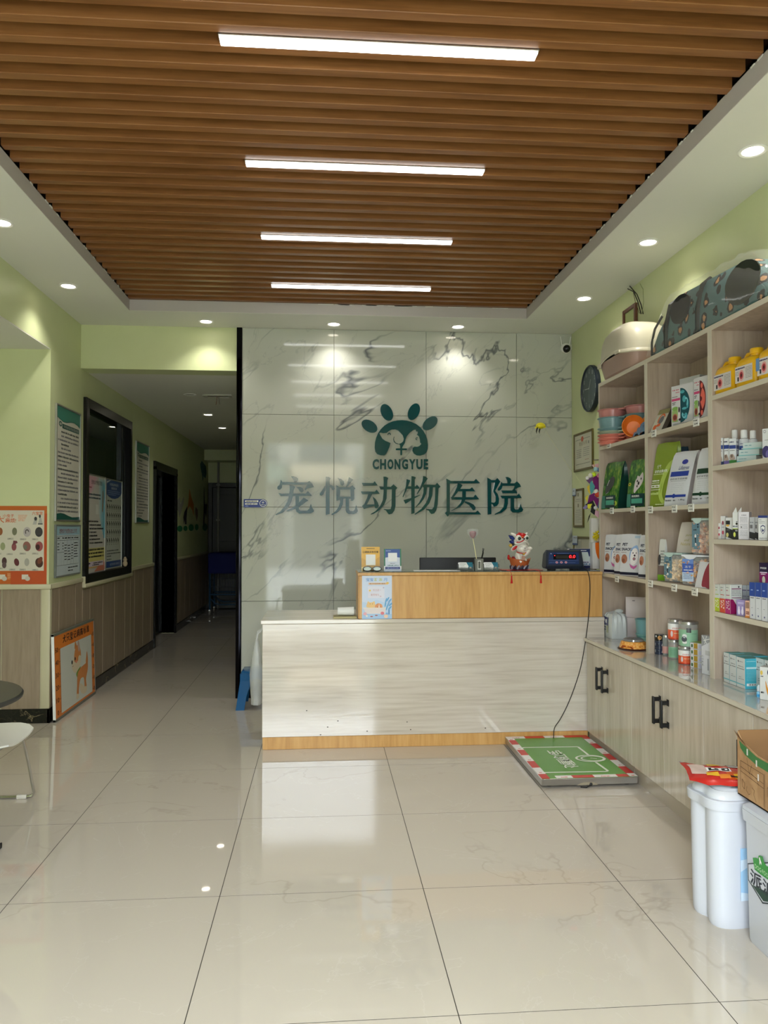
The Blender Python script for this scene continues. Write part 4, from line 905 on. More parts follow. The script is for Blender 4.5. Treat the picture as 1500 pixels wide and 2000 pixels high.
# card holders
CT = C(22, 108, 130, 0.35); ACR = M('clear_acrylic', (225, 235, 235), 0.04, trans=0.9)
for px, lab in ((910.5, 'clear holder of business cards left of the pen cup'), (960, 'clear holder of business cards right of the pen cup')):
    t = thing('card_holder', (at_ledge(px, 4.945), 4.945, GT), label=lab, cat='card holder', group='business card holders on the ledge')
    mb = MB(); m_ = Matrix.Rotation(R(-18), 4, 'X')
    for k in range(6): mb.box(-0.046, 0.046, 0.006+0.0035*k, 0.0065+0.0035*k, 0.006, 0.058, WH, mat=m_)
    fr = Frame(m_ @ Vector((-0.046, 0.0058, 0.006)), (1, 0, 0), m_.to_3x3() @ Vector((0, 0, 1)), 0.092, 0.052)
    fr.poly(mb, [(0.62, 0), (0.70, 0.5), (0.55, 1), (1, 1), (1, 0)], CT); fr.line(mb, [(0.7, 0.5), (1, 0.5)], 0.0012, C(90, 170, 190), 0.001); fr.rect(mb, 0.76, 0.16, 0.9, 0.4, C(190, 180, 160), 0.001)
    fr.text(mb, '宠悦动物医院', 0.08, 0.72, 0.54, 0.84, INK, 0.001); fr.dashes(mb, 0.12, 0.52, 0.42, 0.05, GREYINK, 2); [fr.dashes(mb, 0.12, 0.34-0.09*k, 0.5, 0.04, C(160, 160, 160), 3+k) for k in range(2)]
    mb.build('cards', t)
    mb = MB(); mb.box(-0.05, 0.05, -0.004, -0.001, 0, 0.02, ACR, mat=m_); mb.box(-0.052, 0.052, -0.006, 0.055, 0, 0.003, ACR); mb.box(-0.052, -0.048, -0.004, 0.03, 0, 0.045, ACR, mat=m_); mb.box(0.048, 0.052, -0.004, 0.03, 0, 0.045, ACR, mat=m_); mb.build('stand', t)
t = thing('pen_cup', (at_ledge(935.5, 4.945), 4.955, GT), label='grey square pen cup between the two card holders', cat='cup')
mb = MB(); GC = C(120, 120, 112, 0.3)
for a, b_, c_, d_ in ((-0.027, 0.027, -0.022, -0.020), (-0.027, 0.027, 0.020, 0.022), (-0.027, -0.025, -0.02, 0.02), (0.025, 0.027, -0.02, 0.02)): mb.box(a, b_, c_, d_, 0, 0.078, GC, 0.0008, 1)
mb.box(-0.025, 0.025, -0.02, 0.02, 0, 0.003, GC); mb.build('cup', t)
mb = MB(); mb.box(-0.011, 0.011, -0.0235, -0.0222, 0.008, 0.066, C(206, 206, 200, 0.3), 0.0006, 1); mb.box(-0.007, 0.007, -0.0242, -0.0235, 0.016, 0.06, C(90, 90, 86, 0.3), 0.0004, 1); mb.build('window', t)
px_ = at_ledge(935.5, 4.955)
mb = MB(); mb.tube([(0.006, 0, 0.006), (0.017, 0, 0.075)], 0.0035, C(190, 190, 190, 0.2), 8); mb.tube([(0.017, 0, 0.075), (0.028, 0, 0.12)], 0.005, BLACK, 8); mb.tube([(0.028, 0, 0.12), (0.033, 0, 0.142), (0.026, 0, 0.146), (0.024, 0, 0.12)], 0.0022, BLACK, 6)
mb.build('pen', loc=(px_, 4.955, GT), label='black pen standing in the grey pen cup', cat='pen')
t = thing('candy_stick', (px_, 4.958, GT), label='pink candy-like ball on a pale stick standing in the pen cup', cat='ornament')
hx = at_ledge(923.5, 4.958)-px_; hz = onY(923, 1043, 4.958).z-GT
mb = MB(); mb.tube([(-0.004, 0, 0.008), (hx, 0, hz-0.02)], 0.0028, C(220, 214, 170, 0.5), 8); mb.build('stick', t)
mb = MB(); mb.lathe([(0.003, -0.028), (0.014, -0.02), (0.022, -0.004), (0.023, 0.012), (0.015, 0.018), (0.003, 0.02)], C(150, 78, 92, 0.25), c=(hx, 0, hz), seg=16); mb.build('ball', t)
mb = MB(); mb.lathe([(0.004, -0.032), (0.022, -0.022), (0.034, -0.004), (0.037, 0.014), (0.034, 0.034)], M('thin_film', (215, 215, 215), 0.1, alpha=0.28), c=(hx, 0, hz), seg=18, cap0=False, cap1=False); mb.build('clear_wrapper', t)

# lucky cat with a lion-dance hat in a boat
U = 0.0002205*1.02
fig_y = 5.01; fx = at_ledge(970+668/15, fig_y)
t = thing('lucky_cat_figurine', (fx, fig_y, GT+0.004), label='white waving cat figurine in a lion-dance hat sitting in an orange boat', cat='figurine')
def L(xc, yc, y=0.0): return Vector(((xc-668)*U, y, (1250-yc)*U))
IV = C(226, 222, 212, 0.22); RD = C(190, 24, 28, 0.25); BL = C(28, 44, 110, 0.25); OG = C(176, 98, 52, 0.35)
mb = MB(); rows = []
for k in range(7):                                             # hull
    f = k/6; z = 0.012+0.055*f; wx = 0.052+0.024*f; wy = 0.026+0.018*f; row = []
    for a in range(24):
        an = 2*pi*a/24; cx = cos(an); up = (abs(cx)**3)*0.022*f+(0.012*f if cx < 0 else 0)
        row.append(Vector((wx*cx, wy*sin(an), z-0.012*f+up)))
    rows.append(row)
inner = [[Vector((p.x*0.86, p.y*0.84, p.z-0.004)) for p in rows[6]], [Vector((p.x*0.8, p.y*0.75, 0.022)) for p in rows[3]]]
mb.grid(rows+inner, OG, close_v=True, cap0=True, cap1=True); mb.build('boat', t)
mb = MB()
for k in range(16):
    an = 2*pi*k/16; mb.tube([(0.056*cos(an), 0.03*sin(an), 0.004), (0.062*cos(an+.12), 0.034*sin(an+.12), 0.018), (0.064*cos(an+.26), 0.035*sin(an+.26), 0.026), (0.06*cos(an+.32), 0.033*sin(an+.32), 0.016)], [0.007, 0.006, 0.004, 0.002], (C(40, 46, 66, 0.3), C(150, 156, 170, 0.3))[k % 2], 6)
mb.lathe([(0.05, 0.0), (0.06, 0.006), (0.05, 0.014)], C(50, 56, 76, 0.3), seg=24, sy=0.58); mb.build('wave_base', t)
mb = MB(); mb.ball(L(350, 905), 0.010, RD, 10, 6, sz=1.6); mb.ball(L(345, 850), 0.007, RD, 10, 6); mb.build('prow_knob', t)
mb = MB(); mb.ball(L(500, 975, 0.004), 0.016, RD, 12, 8); mb.ball(L(490, 900, 0.004), 0.011, C(150, 30, 40, 0.3), 10, 6, sz=0.7); mb.build('red_sack', t)
mb = MB(); mb.ball(L(670, 900, 0.005), 0.030, IV, 16, 10, sx=1.0, sz=1.55); mb.ball(L(820, 1000, -0.006), 0.016, IV, 12, 8, sz=1.2); mb.build('body', t)
mb = MB(); mb.tube([L(610, 800, -0.02), L(625, 900, -0.028), L(650, 1000, -0.032), L(690, 1040, -0.036)], [0.012, 0.011, 0.010, 0.009], IV, 10); mb.build('front_leg', t)
mb = MB(); mb.tube([L(780, 840, -0.01), L(870, 770, -0.018), L(930, 700, -0.024), L(945, 640, -0.03)], [0.016, 0.014, 0.011, 0.010], IV, 10); mb.ball(L(945, 632, -0.032), 0.013, IV, 12, 8, sx=1.25, sz=0.9); mb.build('raised_arm', t)
mb = MB(); mb.ball(L(740, 625, -0.008), 0.043, IV, 20, 12, sz=0.80, sy=0.85)
mb.tube([L(640, 596, -0.038), L(670, 588, -0.043), L(705, 594, -0.046)], 0.0009, C(120, 70, 70), 5); mb.tube([L(800, 590, -0.045), L(826, 584, -0.043), L(850, 590, -0.039)], 0.0009, C(120, 70, 70), 5)
mb.ball(L(778, 625, -0.048), 0.0035, C(70, 44, 44), 8, 5); mb.tube([L(740, 680, -0.044), L(762, 688, -0.046), L(778, 660, -0.048), L(795, 688, -0.045), L(812, 680, -0.043)], 0.0009, C(110, 60, 60), 5); mb.build('head', t)
mb = MB(); mb.tube([L(560, 735, -0.02), L(640, 765, -0.034), L(740, 780, -0.042), L(830, 760, -0.036)], 0.0028, RD, 6); mb.lathe([(0.001, -0.006), (0.007, -0.004), (0.008, 0.002), (0.004, 0.007), (0.001, 0.008)], C(190, 150, 50, 0.2), c=L(752, 800, -0.044), seg=12); mb.build('collar_bell', t)
mb = MB(); mb.box(-0.011, 0.011, -0.002, 0.002, -0.014, 0.014, C(186, 140, 120, 0.4), 0.001, 1, mat=Matrix.Translation(L(752, 920, -0.030))); mb.ball(L(765, 1010, -0.03), 0.012, C(110, 70, 40, 0.3), 10, 6, sz=0.6, sx=1.2); mb.build('plaque', t)
mb = MB(); mb.ball(L(700, 420, 0.002), 0.050, IV, 20, 10, sz=0.62, sy=0.85); mb.tube([L(500, 470, -0.03), L(560, 505, -0.04), L(640, 490, -0.046), L(700, 440, -0.048), L(800, 430, -0.044), L(880, 470, -0.03), L(915, 520, -0.012)], 0.0065, IV, 8); mb.build('hat', t)
for x, y, s_ in ((610, 335, 1), (840, 325, 0.85)):
    mb = MB(); mb.ball(L(x, y, -0.032), 0.022*s_, IV, 14, 8, sy=0.6); mb.ball(L(x+10, y+5, -0.042), 0.012*s_, C(60, 90, 70, 0.2), 12, 6, sy=0.5); mb.ball(L(x+14, y+8, -0.047), 0.007*s_, BLACK, 10, 6, sy=0.5); mb.build('hat_eye', t)
mb = MB(); mb.ball(L(705, 270, -0.016), 0.030, RD, 14, 8, sz=0.72, sy=0.8, sx=1.25); mb.ball(L(720, 290, -0.045), 0.007, C(220, 90, 30, 0.2), 8, 5); mb.ball(L(650, 190, -0.01), 0.008, C(200, 70, 60, 0.3), 8, 5); mb.tube([L(530, 450, -0.045), L(600, 455, -0.052), L(680, 425, -0.054), L(740, 385, -0.052)], 0.0035, RD, 6); mb.ball(L(752, 350, -0.05), 0.006, BLACK, 8, 5); mb.build('red_crest', t)
for a, b_ in (((400, 190), (540, 265)), ((890, 175), (830, 260))):
    mb = MB(); mb.tube([L(b_[0], b_[1], -0.01), L((a[0]+b_[0])/2, (a[1]+b_[1])/2-6, -0.014), L(a[0], a[1], -0.012)], [0.011, 0.010, 0.005], IV, 8); mb.build('hat_ear', t)
for a, b_, m_ in (((345, 250), (500, 370), BL), ((360, 430), (490, 450), BL), ((345, 535), (440, 560), C(206, 170, 70, 0.3)), ((430, 520), (500, 500), BLACK)):
    mb = MB(); A_, B_ = L(*a, 0.0), L(*b_, -0.01); mb.tube([A_, (A_+B_)/2, B_], [0.002, 0.013, 0.009], m_, 8); mb.build('side_plume', t)
mb = MB(); q = Matrix.Translation(L(500, 620, -0.018)) @ Matrix.Rotation(R(-38), 4, 'Y')
mb.ball((0, 0, 0), 0.030, IV, 16, 8, sx=0.95, sy=0.35, sz=0.5, mat=q); mb.ball((0, -0.009, 0.0), 0.022, RD, 14, 8, sx=1.0, sy=0.2, sz=0.42, mat=q); q2 = q.copy()
mb.bm.verts.ensure_lookup_table()
for v in mb.bm.verts: v.co += L(500, 620, -0.018) if v.co.length < 0.2 and False else Vector((0, 0, 0))
mb.build('hat_jaw', t)
# red mat with tassels
t = thing('red_mat', (at_ledge(1017, 4.985), 4.99, GT), label='small red cloth mat under the cat figurine, tassels hanging over the ledge', cat='mat')
mb = MB(); hw = (at_ledge(1056, 4.96)-at_ledge(977, 4.96))/2
rowsm = [[Vector((x, y, 0.0012+0.0008*sin(x*90+y*60))) for x in [hw*(k/8-1) for k in range(17)]] for y in (-0.085, -0.05, 0.0, 0.05, 0.09)]
mb.grid(rowsm, RD); mb.grid([[p+Vector((0, 0, 0.0015)) for p in r_] for r_ in rowsm], RD); mb.build('cloth', t)
for px in (998, 1055):
    x = at_ledge(px, 4.88)-t.location.x
    mb = MB(); mb.tube([(x-0.02, -0.084, 0.002), (x-0.008, -0.108, 0.002), (x, -0.116, -0.012), (x+0.002, -0.1185, -0.03)], 0.0016, RD, 6); mb.lathe([(0.002, 0), (0.005, -0.004), (0.004, -0.014), (0.0075, -0.048), (0.006, -0.05)], RD, c=(x+0.002, -0.1185, -0.028), seg=10); mb.build('tassel', t)

# weighing indicator
iy = 4.95; ix = at_ledge(1099, iy)
t = thing('scale_indicator', (ix, iy, GT), label='dark blue weighing indicator with red digits on the ledge\'s right end', cat='scale display')
IB = C(34, 42, 56, 0.35); IN = C(28, 50, 96, 0.3)
w2 = 0.118; prof = [(-0.036, 0.012), (-0.046, 0.030), (-0.018, 0.128), (0.010, 0.134), (0.058, 0.110), (0.062, 0.022), (0.05, 0.012)]
mb = MB(); rows = []
for x, s_ in ((-w2, 0.88), (-w2+0.006, 1.0), (w2-0.006, 1.0), (w2, 0.88)):
    rows.append([Vector((x+(-0.010 if x < 0 else 0.006)*(1-(z-0.012)/0.122)+0.004, 0.01+(y-0.01)*s_, 0.07+(z-0.07)*s_)) for y, z in prof])
mb.grid(rows, IB, close_v=True, cap0=True, cap1=True); mb.build('case', t)
vv = Vector((0, 0.028, 0.098)).normalized(); fr = Frame(Vector((-w2+0.002, -0.0468, 0.0285)), (1, 0, 0), vv, 0.218, 0.1)
mb = MB(); fr.poly(mb, [(0.03, 0.13), (0.97, 0.13), (0.99, 0.92), (0.08, 0.92)], IN, 0.0012)
fr.rect(mb, 0.2, 0.45, 0.9, 0.80, C(8, 10, 14, 0.2), 0.002); fr.rect(mb, 0.28, 0.50, 0.66, 0.74, C(44, 42, 38, 0.3), 0.0024); [fr.rect(mb, 0.30+0.088*k, 0.50, 0.304+0.088*k, 0.74, C(20, 20, 20), 0.0028) for k in range(1, 4)]
fr.line(mb, [(0.05, 0.40), (0.96, 0.40)], 0.0012, C(120, 140, 180), 0.002); fr.dashes(mb, 0.32, 0.84, 0.7, 0.025, C(110, 130, 170), 2, t=0.002); fr.dashes(mb, 0.06, 0.24, 0.24, 0.03, C(90, 120, 160), 4, t=0.002); fr.ell(mb, 0.14, 0.84, 0.014, 0.03, C(220, 230, 240), 0.002)
fr.line(mb, [(0.26, 0.24), (0.86, 0.24)], 0.0012, C(120, 140, 180), 0.002); mb.build('face_plate', t)
REDL = M('red_led', (255, 60, 60), 0.4, emit=(255, 40, 50), es=1.5)
mb = MB(); fr.text(mb, '0.0', 0.68, 0.53, 0.875, 0.75, REDL, 0.0032, bold=0.02, italic=0.18); mb.build('digits', t)
mb = MB(); fr.ell(mb, 0.245, 0.71, 0.016, 0.03, REDL, 0.0032); mb.build('status_light', t)
for k in range(3): mb = MB(); fr.ell(mb, 0.29+0.14*k, 0.255, 0.038, 0.07, C(226, 170, 180, 0.4), 0.0034); fr.ell(mb, 0.29+0.14*k, 0.255, 0.018, 0.04, C(150, 60, 80, 0.4), 0.0038); mb.build('button', t)
for sx in (-1, 1): mb = MB(); mb.box(sx*0.075-0.02, sx*0.075+0.02, -0.03, 0.04, 0.0, 0.014, BLACKM, 0.003, 1); mb.build('foot', t)
# cable down to the platform
pts = [onY(x, y, Yc) for x, y, Yc in ((1138, 1099, 4.95), (1144, 1104, 4.90), (1148, 1116, 4.876), (1152, 1135, 4.875), (1152, 1170, 4.872), (1149, 1210, 4.865), (1143, 1255, 4.862), (1135, 1300, 4.86), (1123, 1340, 4.855), (1108, 1378, 4.845), (1094, 1405, 4.83), (1083, 1422, 4.81))]
pts[0].z = GT+0.03; pts[1].z = GT+0.006
pts.append(Vector((onZ(1076, 1436, 0.06).x, 4.80, 0.055)))
sm = []
for i in range(len(pts)-1):
    p0_, p1_, p2_, p3_ = pts[max(i-1, 0)], pts[i], pts[i+1], pts[min(i+2, len(pts)-1)]
    for k in range(4):
        u = k/4; sm.append(0.5*((2*p1_)+(-p0_+p2_)*u+(2*p0_-5*p1_+4*p2_-p3_)*u*u+(-p0_+3*p1_-3*p2_+p3_)*u**3))
sm.append(pts[-1]); o0 = sm[-1].copy()
mb = MB(); mb.tube([p-o0 for p in sm], 0.0028, BLACKM, 6); mb.build('scale_cable', loc=o0, label='thin black cable hanging from the indicator to the weighing platform', cat='cable')

# box and bin behind the indicator
bx = 5.14; x0 = at_ledge(1112, bx); x1 = at_ledge(1157, bx)
t = thing('printed_box', ((x0+x1)/2, bx, GT), label='navy and white printed carton standing behind the weighing indicator', cat='box')
hB = onY(1150, 1072, bx).z-GT; w_ = x1-x0; mb = MB(); mb.box(-w_/2, w_/2, 0, 0.05, 0, hB, C(206, 206, 214, 0.4), 0.002, 1); fr = Frame((-w_/2, 0, 0), (1, 0, 0), (0, 0, 1), w_, hB)
fr.poly(mb, [(0, 0.35), (0.86, 0.62), (1, 0.60), (1, 1), (0, 1)], C(26, 44, 96, 0.4)); fr.poly(mb, [(0.45, 0.4), (0.9, 0.4), (0.8, 0.84), (0.45, 0.84)], C(196, 208, 204, 0.4), 0.001); fr.rect(mb, 0, 0, 1, 0.16, C(22, 34, 78, 0.4)); fr.dashes(mb, 0.5, 0.9, 0.74, 0.04, WH, 2, t=0.001); fr.dashes(mb, 0.5, 0.3, 0.84, 0.05, C(26, 44, 96), 3, t=0.001); fr.dashes(mb, 0.45, 0.2, 0.98, 0.06, C(60, 110, 150), 4, t=0.001); mb.build('carton', t)
ty = 5.09; x0 = at_ledge(1157.5, ty); x1 = x0+0.085
t = thing('toy_tub', ((x0+x1)/2, ty, GT), label='white carton with orange swoosh on the ledge by the shelves, holding feather wands', cat='box')
hB = onY(1160, 1012, ty).z-GT; w_ = x1-x0; mb = MB(); mb.box(-w_/2, w_/2, 0, 0.07, 0, hB*0.52, C(216, 214, 212, 0.4), 0.002, 1); fr = Frame((-w_/2, 0, 0), (1, 0, 0), (0, 0, 1), w_, hB*0.52)
fr.poly(mb, [(0.22, 1), (0.22, 0.8), (0.28, 0.6), (0.42, 0.42), (0.62, 0.3), (1, 0.2), (1, 1)], C(236, 112, 24, 0.35)); mb.build('carton', t)
mb = MB(); mb.box(-w_/2+0.002, w_/2, 0.03, 0.068, hB*0.52, hB, C(214, 212, 208, 0.5), 0.002, 1); mb.build('back_flap', t)
t = thing('feather_toy', ((x0+x1)/2-0.005, ty-0.01, GT+hB*0.52+0.001), label='fluffy yellow feather cat toy on the white and orange carton', cat='cat toy')
mb = MB(); mb.ball((0.015, 0.02, 0.016), 0.03, C(214, 190, 170, 0.8), 12, 6, sz=0.5); mb.build('holder', t)
mb = MB(); rn = random.Random(2); YF_ = C(214, 196, 30, 0.8)
for k in range(90):
    a = rn.random()*2*pi; e = rn.random()*1.3; l_ = 0.028+0.02*rn.random(); e = rn.random()*2.4-0.9; d_ = Vector((cos(a)*cos(e), sin(a)*cos(e)*0.8, sin(e)))
    c0 = Vector((-0.002, 0.0, 0.045)); mb.tube([c0, c0+d_*l_*0.6, c0+d_*l_+Vector((0, 0, -0.008))], [0.004, 0.004, 0.0008], YF_, 4)
mb.build('plume', t, kind='stuff')

# bunch of cat teasers hung on the shelf's side
hy = 5.06; hx = at_ledge(1160, hy)
t = thing('cat_teasers', (1.80, 5.035, 1.72), label='colourful bunch of felt and pompom cat teasers hanging beside the shelves', cat='cat toys')
def tz(px, py): q = onY(px, py, 5.05); return Vector((q.x-1.80, 0.015, q.z-1.72))
PUR = C(116, 30, 104, 0.8); cols_ = [(1161, 917, 5, C(150, 190, 196)), (1168, 918, 5, C(88, 116, 170)), (1151, 929, 5, C(226, 222, 214)), (1158, 927, 5, C(200, 226, 40)), (1145, 934, 4, C(226, 222, 220)), (1168, 929, 5, C(210, 120, 150)), (1162, 960, 5, C(226, 220, 214)), (1165, 966, 6, C(190, 60, 34)), (1161, 992, 4, C(220, 220, 220))]
for x, y, r_, m_ in cols_: mb = MB(); mb.ball(tz(x, y)-Vector((0, 0.02, 0)), r_*0.0031, m_, 12, 8); mb.build('pompom', t)
def leaf(pts, m, d): b = MB(); q = [tz(x, y)-Vector((0, d, 0)) for x, y in pts]; b.face(q, m); b.face([p+Vector((0, 0.003, 0)) for p in q], m); b.face(q[:2]+[p+Vector((0, 0.003, 0)) for p in q[1::-1]], m); b.build('felt_leaf', t, weld=False)
leaf([(1145, 938), (1156, 930), (1160, 936), (1152, 945)], C(110, 76, 120, 0.8), 0.0); leaf([(1157, 933), (1170, 926), (1171, 960), (1160, 958)], PUR, 0.005); leaf([(1151, 967), (1162, 962), (1158, 980), (1147, 984)], PUR, 0.004); leaf([(1160, 968), (1170, 975), (1166, 990), (1158, 975)], PUR, 0.006)
leaf([(1154, 939), (1161, 950), (1158, 960), (1153, 966), (1151, 955), (1151, 945)], C(80, 156, 160, 0.8), 0.012); leaf([(1146, 951), (1152, 945), (1152, 966), (1148, 960)], C(220, 190, 70, 0.8), 0.008); leaf([(1143, 972), (1148, 966), (1147, 982)], C(222, 206, 60, 0.8), 0.002); leaf([(1146, 985), (1155, 984), (1150, 994), (1146, 992)], C(216, 210, 60, 0.8), 0.018)
leaf([(1138, 992), (1147, 982), (1150, 990), (1141, 995)], C(140, 130, 180, 0.8), 0.006); leaf([(1141, 986), (1157, 978), (1162, 990), (1160, 1006), (1152, 1000), (1154, 990), (1142, 995), (1150, 988)], BLACKM, 0.014); leaf([(1153, 1002), (1150, 1012), (1146, 1021), (1149, 1008)], BLACKM, 0.012); leaf([(1160, 996), (1170, 999), (1168, 1012), (1161, 1006)], C(206, 160, 176, 0.8), 0.01); leaf([(1156, 908), (1170, 905), (1171, 912), (1160, 914)], C(224, 176, 180, 0.8), 0.0); leaf([(1165, 975), (1172, 970), (1171, 995), (1166, 990)], C(90, 120, 150, 0.8), 0.003)
mb = MB(); mb.tube([tz(1160, 900), tz(1164, 960), tz(1168, 1010)], 0.003, C(200, 180, 90), 5); mb.tube([tz(1172, 898), tz(1160, 898)], 0.004, STEEL, 6); mb.build('wand', t)
mb = MB(); a_ = tz(1170, 1010)-Vector((0, 0.01, 0)); b_ = tz(1168, 1042)-Vector((0, 0.01, 0)); mb.tube([a_, b_], 0.0012, C(90, 70, 50), 4); mb.ball(b_, 0.006, CHROME, 8, 6); mb.build('bell_string', t)

# ================================================================== right wall: clock, certificates, small frame, wires
c = onX(1160, 757, XR-0.02); cy = 5.86+0.0
t = thing('wall_clock', (XR-0.001, 5.86, 2.475), label='round dark grey wall clock with thin numerals on the green wall', cat='clock')
mt = Matrix.Rotation(-pi/2, 4, 'Y'); RC = 0.182
mb = MB(); mb.lathe([(RC-0.004, 0), (RC, 0.006), (RC, 0.032), (RC-0.006, 0.038), (RC-0.012, 0.034), (RC-0.014, 0.026)], C(26, 36, 50, 0.35), seg=48, mat=mt); mb.build('rim', t)
mb = MB(); mb.lathe([(0.0001, 0.027), (RC-0.012, 0.027)], C(72, 86, 90, 0.45), seg=48, mat=mt, cap0=False, cap1=False); fr = Frame((-0.0275, 0, 0), (0, -1, 0), (0, 0, 1), n=(-1, 0, 0)); PL = C(196, 200, 198, 0.5)
for k in range(1, 13):
    a = R(90-30*k); x, y = 0.135*cos(a), 0.135*sin(a); wd = 0.012 if k < 10 else 0.019; fr.text(mb, str(k), x-wd/2*(0.5 if k == 1 else 1), y-0.016, x+wd/2, y+0.016, PL, 0.0006)
mb.build('dial', t)
for nme, a, l_, wd in (('hour_hand', 62, 0.075, 0.006), ('minute_hand', 176, 0.098, 0.005), ('second_hand', 270, 0.11, 0.0016)):
    mb = MB(); fr.line(mb, [(0, 0), (l_*cos(R(a)), l_*sin(R(a)))], wd, PL, 0.003 if nme[0] == 'h' else 0.004); fr.ell(mb, 0, 0, 0.007, 0.007, PL, 0.0045); mb.build(nme, t)
FRM = C(92, 80, 36, 0.4)
def cert(y0, y1, z0, z1, lab, seed, wide=False):
    """y0 = far edge"""
    w_ = y0-y1; h_ = z1-z0; t = thing('certificate', (XR, y0, z0), label=lab, cat='certificate')
    mb = MB(); f_ = 0.018
    for a0, a1, c0, c1 in ((0, f_, 0, h_), (w_-f_, w_, 0, h_), (f_, w_-f_, 0, f_), (f_, w_-f_, h_-f_, h_)): mb.box(-0.014, -0.0005, -a1, -a0, c0, c1, FRM, 0.002, 1)
    mb.build('frame', t)
    mb = MB(); mb.box(-0.008, -0.0005, -(w_-f_), -f_, f_, h_-f_, C(196, 194, 176, 0.35)); fr = Frame((-0.0082, 0, 0), (0, -1, 0), (0, 0, 1), w_, h_, n=(-1, 0, 0)); RP = C(196, 110, 84)
    if seed == 1:
        for y in (0.18, 0.82): fr.line(mb, [(0.1, y), (0.86, y)], 0.004, C(110, 116, 100))
        for x in (0.1, 0.86): fr.line(mb, [(x, 0.18), (x, 0.82)], 0.002, C(150, 152, 140))
        fr.ell(mb, 0.46, 0.82, 0.07, 0.07, RP, 0.001); x = 0.3
        for ch in '营业执照': fr.text(mb, ch, x, 0.66, x+0.07, 0.75, C(110, 100, 60), 0.001); x += 0.11
        fr.rect(mb, 0.76, 0.66, 0.82, 0.73, C(140, 140, 132), 0.001)
        for k in range(5): fr.dashes(mb, 0.14, 0.55-0.05*k, 0.42, 0.014, GREYINK, k); fr.dashes(mb, 0.5, 0.57-0.05*k, 0.82, 0.014, GREYINK, k+9)
        fr.dashes(mb, 0.6, 0.26, 0.8, 0.02, C(170, 130, 110), 20)
    elif seed == 2:
        for k, y in enumerate((0.80, 0.52)): fr.rect(mb, 0.44, y, 0.54, y+0.09, C(120, 118, 92), 0.001); fr.dashes(mb, 0.3, y-0.08, 0.75, 0.014, GREYINK, k); fr.dashes(mb, 0.2, y-0.13, 0.8, 0.012, GREYINK, k+3)
        for k in range(7): fr.dashes(mb, 0.18, 0.34-0.035*k, 0.8-0.2*(k % 3 == 2), 0.010, GREYINK, k+6)
    else:
        fr.rect(mb, 0.12, 0.62, 0.34, 0.86, C(170, 172, 166), 0.001); fr.line(mb, [(0.38, 0.5), (0.38, 0.9)], 0.006, C(150, 152, 140)); fr.line(mb, [(0.55, 0.6), (0.9, 0.62)], 0.004, C(150, 152, 140)); [fr.dashes(mb, 0.15+0.4*(k % 2), 0.5-0.09*(k//2), 0.42+0.45*(k % 2), 0.04, GREYINK, k) for k in range(8)]
    if seed in (2, 3): fr.rect(mb, -0.02, 0.84 if seed == 2 else 0.76, 0.32 if seed == 2 else 0.22, 1.02, C(190, 200, 214), 0.008); fr.rect(mb, -0.02, 0.82 if seed == 2 else 0.72, 0.32 if seed == 2 else 0.22, 0.85 if seed == 2 else 0.78, C(80, 96, 140), 0.0085); fr.dashes(mb, 0.04, 0.94, 0.2, 0.03, GREYINK, 4, t=0.0085)
    mb.build('sheet', t)
cert(6.295, 5.845, 1.85, 2.163, 'framed licence with a red emblem below the clock, largest certificate', 1)
cert(6.315, 6.07, 1.39, 1.708, 'narrow upright framed certificate between the licence and the ledge', 2)
cert(6.315, 5.80, 1.06, 1.315, 'framed certificate half hidden behind the weighing indicator', 3)
cert(5.66, 5.40, 1.39, 1.67, 'framed certificate edge peeking out behind the hanging cat toys', 4)
t = thing('small_picture_frame', (XR-0.001, 5.21, 2.70), label='small brown picture frame high on the wall behind the beige litter box', cat='frame')
mb = MB(); BR = C(110, 70, 56, 0.4)
for a0, a1, c0, c1 in ((0, 0.025, 0, 0.2), (0.195, 0.22, 0, 0.2), (0.025, 0.195, 0, 0.025), (0.025, 0.195, 0.175, 0.2)): mb.box(-0.02, 0, -a1, -a0, c0, c1, BR, 0.003, 1)
mb.build('frame', t); mb = MB(); mb.box(-0.008, 0, -0.195, -0.025, 0.025, 0.175, C(176, 190, 130, 0.4)); mb.build('backing', t)
t = thing('hanging_wires', (XR-0.01, 5.02, ZC), label='loose dark wires dropping from the ceiling above the beige litter box', cat='wires')
for k, (pts_, m_) in enumerate((([(1226, 557), (1238, 570), (1246, 590), (1252, 613)], BLACKM), ([(1230, 556), (1244, 575), (1252, 595), (1256, 613)], BLACKM), ([(1236, 566), (1241, 590), (1249, 612)], C(90, 76, 60)), ([(1250, 554), (1256, 565), (1257, 590), (1254, 612)], C(150, 160, 110)))):
    mb = MB(); q = [onX(x, y, XR-0.02-0.01*k)-Vector(t.location) for x, y in pts_]; q = [Vector((p.x, p.y, min(p.z, -0.002))) for p in q]; mb.tube(q, 0.0035 if k < 2 else 0.002, m_, 6); mb.build('wire', t)

